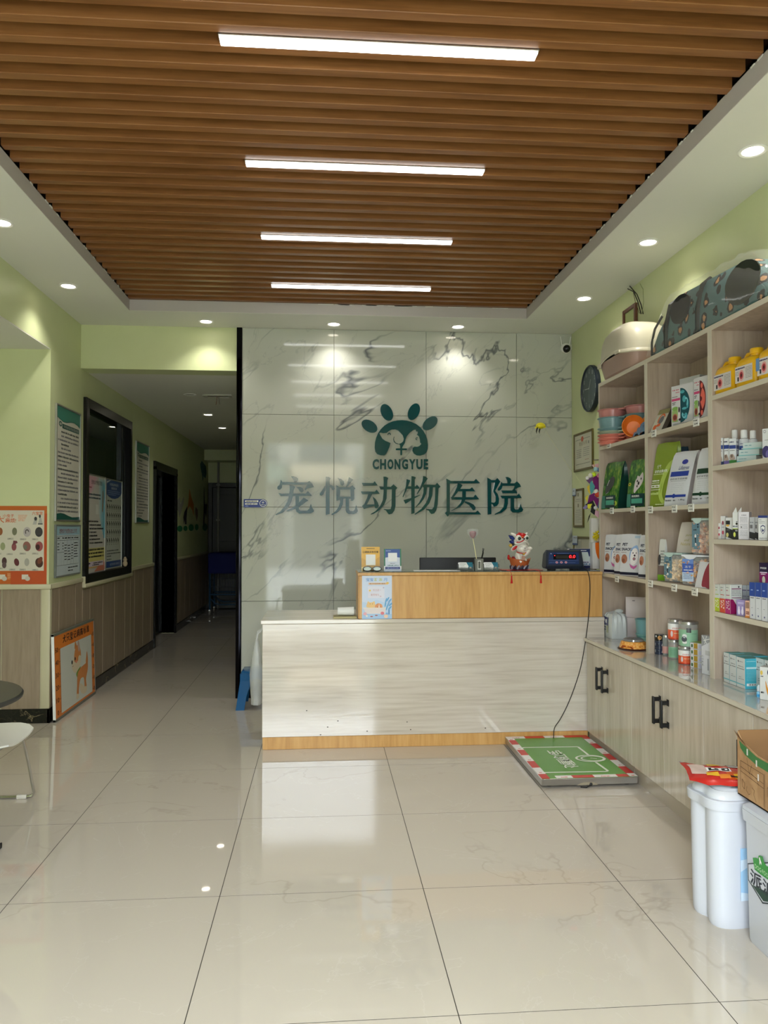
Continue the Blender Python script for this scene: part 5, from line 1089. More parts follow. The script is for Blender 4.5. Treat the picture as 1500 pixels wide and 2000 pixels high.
# ================================================================== weighing platform
px0, px1, py0, py1 = 1.165, 1.688, 4.05, 4.85
px1 = 1.698; PT = 0.052
t = thing('weighing_platform', (px0, py0, 0), label='green-topped steel weighing platform with red and white tape on the floor', cat='scale')
WX, WY = px1-px0-0.004, 4.872-py0
mb = MB()
mb.box(0, WX, 0, WY, 0.012, PT-0.002, STEEL, 0.003, 1); mb.build('steel_frame', t)
mb = MB(); mb.prism(Frame((WX*0.36, 0.0, 0.012), (1, 0, 0), (0, 0, 1), n=(0, -1, 0)), [(0, 0), (0.02, 0.010), (0.05, 0.016), (0.09, 0.016), (0.12, 0.0)], 0.001, C(150, 140, 120, 0.3)); mb.ball((WX*0.36+0.078, -0.004, 0.018), 0.008, BLACKM, 8, 5); mb.tube([(WX*0.36+0.078, -0.004, 0.016), (WX*0.36+0.05, -0.012, 0.004), (WX*0.36+0.02, -0.004, 0.004)], 0.004, BLACKM, 6); mb.build('cable_outlet', t)
for x in (0.05, WX-0.05):
    for y in (0.05, WY-0.05): mb = MB(); mb.lathe([(0.02, 0), (0.02, 0.012)], BLACKM, c=(x, y, 0), seg=14); mb.build('foot', t)
mb = MB(); fr = Frame((0, 0, PT-0.002), (1, 0, 0), (0, 1, 0), WX, WY, n=(0, 0, 1)); GP = C(84, 146, 46, 0.28)
mb.box(0.003, WX-0.003, 0.003, WY-0.003, PT-0.002, PT, GP); fr.o.z = PT
# white outline with a loop at its right side, seen with the writing running across
def q_(px, py): v = onZ(960+px/4.6875, 1425+py/4.6875, PT); return ((v.x-px0)/WX, (v.y-py0)/WY)
WL = C(226, 230, 220, 0.35)
path = [(885, 232), (790, 158), (300, 165), (262, 175), (470, 395), (1050, 385), (1065, 378), (955, 300)]
fr.line(mb, [q_(*p) for p in path], 0.014, WL, 0.001)
ce = q_(905, 265); fr.ring(mb, ce[0], ce[1], 0.088/WX, 0.066/WY, 0.013/WX, WL, 0.0012, wy=0.013/WY); ce2 = q_(925, 266); fr.ring(mb, ce2[0], ce2[1], 0.070/WX, 0.050/WY, 0.010/WX, WL, 0.0014, wy=0.010/WY); fr.line(mb, [q_(905, 262), q_(965, 267)], 0.006, WL, 0.0012)
mb.build('printed_top', t)
mb = MB()
for ch, (cx, cy_) in zip('宝贝称重处', ((588, 212), (615, 240), (650, 270), (685, 298), (720, 332))):
    c_ = q_(cx, cy_); C3 = Vector((c_[0]*WX, c_[1]*WY, PT)); f2_ = Frame(C3, (0, -1, 0), (1, 0, 0), 0.085, 0.085, n=(0, 0, 1)); f2_.text(mb, ch, -0.5, -0.5, 0.5, 0.5, WL, 0.0013, bold=0.012)
mb.build('lettering', t)
RT = C(198, 36, 36, 0.3); WT = C(232, 228, 226, 0.3)
def tape(x0, y0, x1, y1, m, lab=None):
    b = MB(); f3 = Frame((0, 0, PT), (1, 0, 0), (0, 1, 0), n=(0, 0, 1)); b.box(x0, x1, y0, y1, PT+0.0002, PT+0.0012, m)
    if m is WT: f3.o.z = PT+0.0014; f3.dashes(b, x0+(x1-x0)*0.3, y0+(y1-y0)*0.15, x0+(x1-x0)*0.7, min(0.012, (y1-y0)*0.4), C(216, 110, 110), int(x0*50+y0*70), t=0)
    b.build('tape', t)
TW = 0.045; ys = [0.0, 0.075, 0.185, 0.305, 0.42, 0.53, 0.64, 0.74, WY-TW-0.002]
for k, (a, b_) in enumerate(zip(ys, ys[1:])): tape(0.001, a, TW, b_, RT if k % 2 == 0 else WT)
ys2 = [0.0, 0.05, 0.17, 0.29, 0.41, 0.52, 0.63, 0.73, WY-TW-0.002]
for k, (a, b_) in enumerate(zip(ys2, ys2[1:])): tape(WX-TW, a, WX-0.001, b_, WT if k % 2 == 0 else RT)
for x0, x1, m_ in ((0.082, 0.172, WT), (0.172, 0.29, RT), (0.29, 0.418, WT), (0.418, WX-TW-0.003, RT)): tape(x0, 0.001, x1, 0.04, m_)
for x0, x1, m_ in ((0.0, 0.12, WT), (0.12, 0.245, RT), (0.245, 0.375, WT), (0.375, WX-0.001, RT)): tape(x0, WY-TW, x1, WY-0.001, m_)

# ================================================================== stool and bag at the desk's left side
BP = M('blue_translucent_plastic', (40, 110, 170), 0.15, trans=0.35, ior=1.3)
t = thing('plastic_stool', (-0.50, 6.10, 0), label='small blue translucent plastic stool left of the desk by the marble wall', cat='stool')
mb = MB(); mb.box(-0.12, 0.12, -0.12, 0.12, 0.272, 0.285, BP, 0.01, 2); mb.build('seat', t)
for sx in (-1, 1):
    for sy in (-1, 1):
        mb = MB(); a = 0.118; b_ = 0.155; rows = []
        for k in range(7):
            f = k/6; c_ = a+(b_-a)*f; wd = 0.10-0.035*min(1, f*1.6) if f > 0 else 0.118
            z = 0.276-0.276*f; rows.append([Vector((sx*c_, sy*(c_-wd), z)), Vector((sx*c_, sy*c_, z)), Vector((sx*(c_-wd), sy*c_, z)), Vector((sx*(c_-wd), sy*(c_-0.004), z)), Vector((sx*(c_-0.004), sy*(c_-0.004), z)), Vector((sx*(c_-0.004), sy*(c_-wd), z))])
        mb.grid(rows, BP, close_v=True, cap0=True, cap1=True); mb.build('leg', t)
for a in range(4):
    mb = MB(); pr = [(-0.12, 0.27), (-0.128, 0.19), (-0.05, 0.225), (0, 0.232), (0.05, 0.225), (0.128, 0.19), (0.12, 0.27)]
    f4 = Frame(Matrix.Rotation(a*pi/2, 3, 'Z') @ Vector((0, -0.122, 0)), Matrix.Rotation(a*pi/2, 3, 'Z') @ Vector((1, 0, 0)), (0, 0, 1)); mb.prism(f4, pr, 0.004, BP); mb.build('skirt', t)
BAG = M('milky_plastic_film', (225, 228, 226), 0.25, alpha=0.38)
mb = MB(); rows = []; rn = random.Random(8)
for k in range(12):
    f = k/11; z = 0.52-0.44*f; r_ = 0.010+0.038*sin(min(f*1.5, 1)*pi/2)*(1-0.35*max(0, f-0.6)/0.4); rows.append([Vector((r_*cos(2*pi*a/18)*(0.8+0.25*rn.random()), r_*1.1*sin(2*pi*a/18)*(0.85+0.2*rn.random()), z)) for a in range(18)])
mb.grid(rows, BAG, close_v=True, cap1=True); t = thing('plastic_bag', (-0.438, 5.22, 0.13), label='milky plastic bag hanging at the desk\'s left end above the blue stool', cat='bag'); mb.build('sack', t)
mb = MB(); mb.tube([(0.0, 0.0, 0.51), (0.006, 0.0, 0.56), (0.0625, 0, 0.60)], 0.006, BAG, 6); mb.tube([(0.0, -0.02, 0.50), (0.01, -0.01, 0.55), (0.0625, 0, 0.60)], 0.005, BAG, 6); mb.build('handle', t)
# roll and booklet on the low desktop
x0 = onY(668, 1195, 5.0).x
mb = MB(); mb.box(-0.075, 0.075, -0.05, 0.05, 0, 0.010, C(196, 186, 140, 0.6), 0.001, 1); mb.box(-0.072, 0.070, -0.052, 0.045, 0.010, 0.013, C(160, 150, 110, 0.6)); mb.build('booklet', loc=(0.145, 4.985, 0.8085), label='thin yellowish booklet on the low desktop under the paper cup', cat='book')
t = thing('paper_cup', (0.15, 4.975, 0.8385+0.012), 0, 'white paper cup lying on its side on the low desktop', 'cup')
mt2 = Matrix.Rotation(pi/2, 4, 'Y') @ Matrix.Rotation(R(0), 4, 'X')
mb = MB(); mb.lathe([(0.0245, -0.052), (0.028, 0.048), (0.0295, 0.05), (0.028, 0.052)], WH, seg=28, mat=mt2, cap1=False); mb.build('cup', t)
# poster on the oak ledge
p0 = onY(707, 1209, 4.89); p1 = onY(765.5, 1124, 4.89); w_ = p1.x-p0.x; h_ = p1.z-p0.z
t = thing('activity_poster', (p0.x, 4.8925, p0.z), label='pale blue cartoon bath-time poster taped on the oak front of the desk', cat='poster')
mb = MB(); mb.box(0, w_, -0.002, -0.0004, 0, h_, C(206, 218, 240, 0.3)); fr = Frame((0, -0.0022, 0), (1, 0, 0), (0, 0, 1), w_, h_)
fr.rect(mb, 0, 0, 1, 0.11, C(166, 198, 232, 0.3)); fr.poly(mb, [(0, 0.11), (1, 0.11), (1, 0.5), (0.8, 0.36), (0.5, 0.44), (0.2, 0.36), (0, 0.4)], C(190, 212, 238, 0.3), 0.0004)
for ch, x, m_ in zip('宝宝游泳月', (0.13, 0.26, 0.40, 0.56, 0.72), (C(120, 160, 214), C(120, 160, 214), C(190, 196, 130), C(190, 196, 130), C(140, 176, 220))): fr.text(mb, ch, x, 0.87, x+0.12, 0.945, m_, 0.0012, bold=0.02)
fr.rect(mb, 0.22, 0.79, 0.86, 0.835, C(234, 196, 166)); fr.text(mb, '夏日洗澡优惠大酬宾', 0.25, 0.797, 0.78, 0.828, C(120, 84, 60), 0.0012); fr.ell(mb, 0.85, 0.825, 0.05, 0.025, C(244, 206, 110), 0.0010)
fr.rect(mb, 0.19, 0.48, 0.75, 0.755, C(226, 226, 240), 0.0010); fr.text(mb, '关注送一', 0.36, 0.64, 0.64, 0.69, C(206, 160, 160), 0.0014); fr.text(mb, '集赞有礼', 0.29, 0.53, 0.58, 0.58, C(206, 160, 160), 0.0014); fr.ell(mb, 0.26, 0.655, 0.035, 0.022, C(240, 210, 110), 0.0014); fr.ell(mb, 0.62, 0.52, 0.03, 0.018, C(214, 200, 214), 0.0014); fr.ell(mb, 0.72, 0.72, 0.025, 0.018, C(190, 190, 214), 0.0014)
fr.poly(mb, smooth_poly([(0.16, 0.27), (0.17, 0.36), (0.20, 0.41), (0.26, 0.38), (0.34, 0.385), (0.41, 0.41), (0.43, 0.36), (0.44, 0.27)]), C(238, 200, 140), 0.0012); fr.poly(mb, smooth_poly([(0.44, 0.26), (0.46, 0.33), (0.55, 0.36), (0.64, 0.34), (0.68, 0.30), (0.66, 0.25)]), C(232, 160, 112), 0.0014); fr.poly(mb, [(0.55, 0.25), (0.57, 0.35), (0.59, 0.25)], WH, 0.0016)
for x, y in ((0.27, 0.345), (0.35, 0.345), (0.51, 0.275), (0.63, 0.275), (0.57, 0.258)): fr.ell(mb, x, y, 0.012, 0.007, C(110, 70, 60), 0.002)
fr.poly(mb, [(0.04, 0.25), (0.80, 0.25), (0.76, 0.12), (0.13, 0.12)], C(232, 222, 222), 0.0018); fr.rect(mb, 0.03, 0.24, 0.82, 0.26, C(240, 226, 214), 0.0022)
for x, y, r_, m_ in ((0.1, 0.12, 0.06, C(234, 180, 190)), (0.68, 0.13, 0.06, C(226, 130, 140)), (0.83, 0.12, 0.04, C(130, 176, 224)), (0.8, 0.06, 0.07, C(240, 206, 180)), (0.16, 0.07, 0.035, C(240, 232, 220))): fr.ell(mb, x, y, r_, r_*0.62, m_, 0.0024)
for k, (x, y, a) in enumerate(((0.86, 0.45, 80), (0.80, 0.42, 110), (0.93, 0.42, 60), (0.78, 0.34, 130), (0.95, 0.33, 50), (0.88, 0.34, 90), (0.83, 0.26, 110), (0.93, 0.25, 60))): fr.ell(mb, x, y, 0.07, 0.022, C(104+8*(k % 3), 170, 216), 0.0018+0.0001*k, rot=R(a)*0.6)
fr.rect(mb, 0.88, 0.1, 0.92, 0.24, C(80, 140, 190), 0.0018); fr.ell(mb, 0.32, 0.055, 0.05, 0.012, C(180, 90, 80), 0.0014); fr.ell(mb, 0.48, 0.08, 0.05, 0.012, C(180, 90, 80), 0.0014)
mb.build('sheet', t)

# ================================================================== cafe table and chair at the left
t = thing('round_table', (-1.66, 3.26, 0), label='round dark-topped cafe table with black wire base at the left edge', cat='table')
mb = MB(); mb.lathe([(0.0001, 0.676), (0.40, 0.676), (0.418, 0.682), (0.42, 0.692), (0.414, 0.70), (0.0001, 0.701)], C(48, 48, 46, 0.35), seg=64); mb.build('tabletop', t)
mb = MB(); mb.lathe([(0.024, 0.02), (0.022, 0.67)], BLACKM, seg=20); mb.lathe([(0.10, 0.66), (0.10, 0.675)], BLACKM, seg=24); mb.build('column', t)
for k in range(4):
    a = R(40+90*k); mb = MB(); d_ = Vector((cos(a), sin(a), 0)); s_ = Vector((-sin(a), cos(a), 0))
    mb.tube([d_*0.02+s_*0.02+Vector((0, 0, 0.16)), d_*0.12+s_*0.03+Vector((0, 0, 0.10)), d_*0.20+s_*0.03+Vector((0, 0, 0.016)), d_*0.36+Vector((0, 0, 0.012)), d_*0.335-s_*0.03+Vector((0, 0, 0.016)), d_*0.12-s_*0.03+Vector((0, 0, 0.10)), d_*0.02-s_*0.02+Vector((0, 0, 0.16))], 0.011, BLACKM, 8); mb.build('base_leg', t)
ch = thing('white_chair', (-1.70, 3.83, 0), label='white shell chair on a chromed wire sled base at the left edge', cat='chair')
SHW = C(226, 226, 220, 0.35); mb = MB(); rows = []
for i in range(11):                                          # seat shell, front towards +x
    u = i/10; x = 0.268-0.463*u; row = []
    z0 = 0.395+(0.012*(1-min(1, u*4))*-1.6)-0.014*sin(pi*min(1, u*1.1))
    for k in range(13):
        v = k/12*2-1; hw = 0.235*(1-0.35*max(0, (0.18-u)/0.18)**2); row.append(Vector((x, v*hw, z0+0.018*abs(v)**3)))
    rows.append(row)
for i in range(1, 10):                                       # backrest
    u = i/9; a = R(12+74*min(1, u*2.2)); x = -0.195-0.05*sin(min(1, u*2)*pi/2)-0.05*u; z = 0.40+0.40*u**1.2; row = []
    for k in range(13):
        v = k/12*2-1; hw = 0.235*(1-0.25*max(0, u-0.7)/0.3); row.append(Vector((x+0.05*v*v, v*hw, z)))
    rows.append(row)
low = [[p+Vector((0.008*(i > 11), 0, -0.008)) for p in r_] for i, r_ in enumerate(rows)]
mb.grid(rows, SHW); mb.grid(low, SHW)
for k in (0, 12): mb.grid([[r_[k] for r_ in rows], [r_[k] for r_ in low]], SHW)
mb.grid([rows[0], low[0]], SHW); mb.grid([rows[-1], low[-1]], SHW); mb.build('seat_shell', ch)
for sy in (-1, 1):
    mb = MB(); y = 0.21*sy; yb = 0.285*sy
    mb.tube([(0.17, y*0.7, 0.375), (0.19, y, 0.35), (0.205, yb*0.93, 0.18), (0.225, yb, 0.03), (0.215, yb, 0.012), (0.19, yb, 0.009), (-0.19, yb, 0.009), (-0.215, yb, 0.014), (-0.22, yb, 0.03), (-0.18, yb*0.95, 0.2), (-0.15, y, 0.36), (-0.13, y*0.7, 0.375)], 0.0075, CHROME, 10); mb.build('sled_frame', ch)
    mb = MB(); mb.box(0.14, 0.19, yb-0.011, yb+0.011, 0.0, 0.02, C(196, 190, 180, 0.5), 0.004, 2); mb.build('glide', ch)
mb = MB(); mb.tube([(0.188, -0.20, 0.345), (0.188, 0.20, 0.345)], 0.0075, CHROME, 10); mb.build('cross_bar', ch)
mb = MB(); mb.tube([(-0.15, -0.20, 0.355), (-0.15, 0.20, 0.355)], 0.0075, CHROME, 10); mb.build('cross_bar', ch)

# ================================================================== bins, bag of snacks, carton at the right edge
BINW = C(196, 199, 208, 0.25)
def lobed(ax, ay, dent, n=64, pw=4.0, both=True):
    pts = []
    for k in range(n):
        a = 2*pi*k/n; c_, s_ = cos(a), sin(a); r_ = (abs(c_/ax)**pw+abs(s_/ay)**pw)**(-1/pw)
        d_ = dent*math.exp(-((s_*r_)/0.028)**2)*(abs(c_) > 0.7)
        r_ -= d_; pts.append((r_*c_, r_*s_))
    return pts
t = thing('ribbed_food_bin', (1.488, 2.69, 0), R(7), 'white lobed plastic food bin with a lid, red snack bag on top', 'bin')
mb = MB(); rows = []
for z, s_ in ((0.0, 0.93), (0.012, 0.965), (0.05, 0.97), (0.2, 0.985), (0.405, 1.0), (0.408, 1.07), (0.438, 1.085), (0.442, 1.06)):
    pts = lobed(0.145, 0.102, 0.020 if z < 0.406 else 0.005); rows.append([Vector((x*s_, y*s_, z)) for x, y in pts])
mb.grid(rows, BINW, close_v=True, cap0=True, cap1=True); mb.build('tub', t)
mb = MB(); rows = []
for z, s_ in ((0.440, 0.97), (0.450, 0.965), (0.462, 0.90), (0.468, 0.84), (0.466, 0.78), (0.470, 0.74), (0.474, 0.70), (0.476, 0.2)):
    pts = lobed(0.145, 0.102, 0.010); rows.append([Vector((x*s_, y*s_, z)) for x, y in pts])
mb.grid(rows, C(200, 202, 208, 0.22), close_v=True, cap0=True, cap1=True); mb.build('lid', t)
mb = MB(); fr = Frame((-0.06, -0.1018, 0.0), (1, 0, 0), (0, 0, 1)); LB = C(160, 200, 232, 0.3)
fr.rect(mb, 0, 0.10, 0.11, 0.28, LB, 0.003); fr.poly(mb, [(0, 0.24), (0.06, 0.245), (0.04, 0.22), (0, 0.2)], C(206, 222, 238, 0.3), 0.0036); fr.poly(mb, [(0, 0.13), (0.05, 0.12), (0.03, 0.1), (0, 0.1)], C(206, 222, 238, 0.3), 0.0036); fr.text(mb, '活', 0.035, 0.125, 0.06, 0.15, INK, 0.004); fr.line(mb, [(0.05, 0.27), (0.054, 0.23), (0.07, 0.235), (0.07, 0.26), (0.05, 0.27)], 0.0012, C(110, 130, 160), 0.004)
mb.build('label', t, label='pale blue label')
t = thing('printed_food_bin', (1.432, 2.04, 0), 0, 'white rectangular food bin with green dog-food badge at the right edge', 'bin')
mb = MB(); rows = []
for z, s_ in ((0.0, -0.004), (0.012, 0.0), (0.40, 0.006), (0.402, 0.012), (0.44, 0.015)):
    x0, x1, y0, y1, r_ = -s_, 0.20+s_, -s_, 0.485+s_, 0.02; row = []
    for cx, cy_, a0 in ((x1-r_, y1-r_, 0), (x0+r_, y1-r_, 90), (x0+r_, y0+r_, 180), (x1-r_, y0+r_, 270)):
        for k in range(5): a = R(a0+22.5*k); row.append(Vector((cx+r_*cos(a), cy_+r_*sin(a), z)))
    rows.append(row)
mb.grid(rows, BINW, close_v=True, cap0=True, cap1=True); mb.build('tub', t)
mb = MB(); rows2 = []
for z, s_ in ((0.441, 0.014), (0.452, 0.013), (0.462, -0.002), (0.466, -0.02), (0.464, -0.03), (0.464, -0.08)):
    x0, x1, y0, y1, r_ = -s_, 0.20+s_, -s_, 0.485+s_, 0.02; row = []
    for cx, cy_, a0 in ((x1-r_, y1-r_, 0), (x0+r_, y1-r_, 90), (x0+r_, y0+r_, 180), (x1-r_, y0+r_, 270)):
        for k in range(5): a = R(a0+22.5*k); row.append(Vector((cx+r_*cos(a), cy_+r_*sin(a), z)))
    rows2.append(row)
mb.grid(rows2, C(198, 202, 212, 0.2), close_v=True, cap0=True, cap1=True); mb.build('lid', t)
mb = MB(); fr = Frame((-0.005, 0, 0), (0, -1, 0), (0, 0, 1), n=(-1, 0, 0)); DGN = C(24, 62, 50, 0.3); MG = C(52, 140, 62, 0.3)
def bq(px, py): v = onX(px, py, 1.427); return (-(v.y-2.04), v.z)
def bpoly(pts, m, tt): fr.poly(mb, [bq(*p) for p in pts], m, tt)
bq0 = bq(1463, 1687)
sh = [(1462.5, 1686), (1520, 1686), (1520, 1730), (1502, 1764), (1491, 1764), (1464, 1718)]
bpoly([(1462, 1686), (1540, 1682), (1541, 1745), (1503, 1766), (1491, 1765), (1463, 1719)], C(28, 46, 52, 0.3), 0.003); bpoly([(1463.5, 1688), (1538, 1685), (1539, 1744), (1502, 1763), (1492, 1762), (1464.5, 1718)], BINW, 0.0034)
bpoly([(1471, 1728), (1538, 1760), (1520, 1762), (1502, 1761.5), (1493, 1760)], DGN, 0.0038)
bpoly([(1472.5, 1675), (1478, 1675), (1483, 1677), (1484, 1671), (1487, 1670.5), (1492, 1673), (1495, 1684), (1500, 1692), (1525, 1690), (1528, 1722), (1505, 1720), (1488, 1708), (1476, 1698)], MG, 0.0042)
a = bq(1477, 1693); c_ = bq(1507, 1684); fr.text(mb, 'DOG·FOOD', a[0], a[1]-0.003, c_[0], a[1]+0.011, C(190, 220, 180), 0.0048)
bpoly([(1485, 1675), (1486.5, 1674), (1488, 1680), (1490, 1685), (1489.5, 1690), (1488, 1685), (1486, 1690), (1486, 1682)], WH, 0.0048)
a = bq(1467, 1726); c_ = bq(1496, 1704); fr.text(mb, '派派', a[0]+0.002, a[1]+0.004, a[0]+0.145, a[1]+0.055, C(30, 40, 50, 0.3), 0.0042, bold=0.02)
mb.build('badge', t)
# snack bag on the ribbed bin
t = thing('snack_bag', (1.458, 2.70, 0.478), R(-16), 'red puffed snack bag with yellow and black print lying on the ribbed bin', 'bag')
mb = MB(); REDB = C(190, 42, 34, 0.22); n = 14
def pil(u, v, top):
    e = (1-abs(u)**3)*(1-abs(v)**3); x = u*0.145*(1-0.06*(1-abs(v))); y = v*0.112*(1-0.08*(1-abs(u))); z = 0.010+0.012*(u < -0.6)*(abs(u)-0.6)*3+(0.024 if top else -0.008)*e**0.7
    return Vector((x, y, z+0.0015*sin(u*13+v*7)))
mb.grid([[pil(i/n*2-1, j/n*2-1, True) for j in range(n+1)] for i in range(n+1)], REDB); mb.grid([[pil(i/n*2-1, j/n*2-1, False) for j in range(n+1)] for i in range(n+1)], C(176, 176, 176, 0.3))
def bp(pts, m, dz):
    mb.face([pil(x, y, True)+Vector((0, 0, dz)) for x, y in pts], m)
YB_ = C(236, 186, 40, 0.25)
def patch(x0, x1, y0, y1, m, dz, k=5):
    mb.grid([[pil(x0+(x1-x0)*i/k, y0+(y1-y0)*j/k, True)+Vector((0, 0, dz)) for j in range(k+1)] for i in range(k+1)], m)
patch(-0.05, 0.85, -0.8, -0.15, C(206, 84, 30, 0.22), 0.001); patch(0.6, 0.95, -0.95, -0.6, C(60, 40, 30), 0.002, 3); patch(-0.25, 0.0, -0.75, -0.5, C(222, 130, 40, 0.25), 0.002, 3); patch(0.1, 0.5, -0.75, -0.4, YB_, 0.002); patch(0.55, 0.8, -0.55, -0.1, C(220, 200, 60, 0.25), 0.002); patch(-0.55, -0.25, -0.6, -0.3, YB_, 0.0015); patch(-0.5, 0.1, -0.2, 0.15, WH, 0.0016); patch(-0.9, -0.5, -0.5, 0.5, C(214, 190, 180, 0.25), 0.0014)
patch(-0.45, -0.2, -0.17, 0.08, BLACK, 0.0026, 3); patch(-0.12, 0.06, -0.15, 0.1, BLACK, 0.0026, 3); patch(-0.38, -0.3, -0.1, 0.02, WH, 0.0032, 2); patch(-0.04, 0.02, -0.08, 0.02, WH, 0.0032, 2); patch(0.1, 0.95, 0.3, 0.95, C(150, 148, 148, 0.22), 0.0014); patch(0.3, 0.45, -0.45, -0.25, C(60, 90, 120, 0.3), 0.003, 3); patch(0.0, 0.18, -0.7, -0.6, BLACK, 0.003, 3); patch(-0.4, -0.1, 0.4, 0.7, C(200, 160, 40, 0.25), 0.0016, 3)
mb.build('packet', t, weld=False)
# open cardboard carton on the printed bin
KR = speckle('kraft_cardboard', (158, 122, 84), (172, 136, 96), 18, 0.8); KRI = C(140, 104, 68, 0.85)
X0b, X1b, Y0b, Y1b, Z0b = 1.437, 1.652, 2.08, 2.585, 0.4675
t = thing('cardboard_carton', (X0b, Y0b, Z0b), label='open torn cardboard carton on the rectangular bin, green band and line drawings', cat='carton')
WXb, WYb, HB = X1b-X0b, Y1b-Y0b, 0.215; th = 0.004
def cpanel(name, fn): b = MB(); fn(b); return b.build(name, t)
cpanel('bottom', lambda b: b.box(0, WXb, 0, WYb, 0, th, KR))
cpanel('side_panel', lambda b: b.box(WXb-th, WXb, 0, WYb, th, HB, KRI))
cpanel('end_panel', lambda b: b.box(th, WXb-th, WYb-th, WYb, th, HB+0.004, KRI)); cpanel('end_panel', lambda b: b.box(th, WXb-th, 0, th, th, HB-0.02, KRI))
def sidep(b):
    f5 = Frame((0, WYb, 0), (0, -1, 0), (0, 0, 1), n=(-1, 0, 0)); top = [(0, HB), (0.03, HB-0.03), (0.06, HB-0.035), (0.12, HB-0.05), (0.2, HB-0.052), (0.3, HB-0.06), (0.4, HB-0.06), (WYb, HB-0.055)]
    b.prism(Frame((th, WYb, 0), (0, -1, 0), (0, 0, 1), n=(-1, 0, 0)), [(0, 0)]+[(WYb, 0)]+top[::-1], th, KR)
    f5.poly(b, [(0.012, HB-0.028), (0.03, HB-0.034), (0.06, HB-0.04), (0.12, HB-0.054), (0.2, HB-0.056), (0.3, HB-0.064), (0.3, HB-0.092), (0.2, HB-0.085), (0.12, HB-0.082), (0.05, HB-0.068), (0.02, HB-0.052)], C(60, 112, 62, 0.7)); f5.poly(b, [(0.3, HB-0.064), (WYb, HB-0.06), (WYb, HB-0.088), (0.3, HB-0.092)], C(60, 112, 62, 0.7))
    DK = C(96, 70, 44, 0.8)
    for pts_ in ([(0.02, 0.02), (0.02, 0.12), (0.16, 0.115), (0.16, 0.01)], [(0.02, 0.10), (0.16, 0.085)], [(0.02, 0.085), (0.16, 0.07)], [(0.03, 0.06), (0.03, 0.035), (0.045, 0.03), (0.045, 0.05), (0.03, 0.06)], [(0.06, 0.045), (0.055, 0.03), (0.07, 0.02), (0.08, 0.026)], [(0.09, 0.05), (0.105, 0.045), (0.1, 0.03), (0.115, 0.01)], [(0.165, 0.0), (0.165, 0.12)], [(0.18, 0.05), (0.18, 0.08), (0.195, 0.08), (0.195, 0.05), (0.21, 0.04)], [(0.22, 0.02), (0.24, 0.03), (0.26, 0.02)], [(0.06, 0.14), (0.075, 0.09), (0.09, 0.125)], [(0.2, 0.1), (0.28, 0.09)], [(0.085, 0.095), (0.12, 0.088), (0.13, 0.07)]): f5.line(b, pts_, 0.0016, DK)
    for x, y in ((0.115, 0.128), (0.125, 0.085), (0.06, 0.15)): f5.rect(b, x, y, x+0.008, y+0.022, C(206, 204, 200, 0.4), 0.001)
cpanel('front_panel', sidep)
b = MB(); b.face([Vector((0, WYb-0.002, HB-0.02)), Vector((-0.012, WYb+0.006, HB+0.005)), Vector((-0.004, WYb-0.05, HB-0.03)), Vector((0.001, WYb-0.08, HB-0.05))], KR); b.face([Vector((0.003, WYb-0.002, HB-0.02)), Vector((-0.009, WYb+0.006, HB+0.005)), Vector((-0.001, WYb-0.05, HB-0.03)), Vector((0.004, WYb-0.08, HB-0.05))], KRI); b.build('torn_flap', t)
rn = random.Random(12); mb = MB()
FILM = M('crinkled_film', (225, 225, 225), 0.12, trans=0.7, alpha=0.8)
def crumple(mb, x0, x1, y0, y1, zf, m, nx=14, ny=14, amp=0.012, seed=1):
    r_ = random.Random(seed); mb.grid([[Vector((x0+(x1-x0)*i/nx, y0+(y1-y0)*j/ny, zf(i/nx, j/ny)+amp*(r_.random()-.5))) for j in range(ny+1)] for i in range(nx+1)], m)
crumple(mb, 0.012, WXb-0.012, 0.15, WYb-0.012, lambda u, v: 0.105+0.045*sin(pi*u)*sin(pi*v), FILM, amp=0.02)
mb.build('film_wrap', loc=(X0b, Y0b, Z0b), label='crinkled clear film bulging inside the open cardboard carton', cat='wrapper', weld=False)
mb = MB(); mb.ball((0, 0, 0), 0.045, C(230, 160, 200, 0.6), 16, 10, sz=0.6, sy=1.4); mb.ball((-0.012, 0.05, 0.008), 0.026, C(242, 206, 50, 0.6), 12, 8, sz=0.7); mb.ball((-0.022, -0.045, 0.004), 0.03, C(242, 206, 50, 0.6), 12, 8, sz=0.7); mb.ball((-0.03, 0.012, 0.01), 0.008, WH, 8, 5)
mb.build('plush_toy', loc=(X0b+0.10, Y0b+0.30, Z0b+0.158), label='pink and yellow toy lying on the film in the cardboard carton', cat='toy')
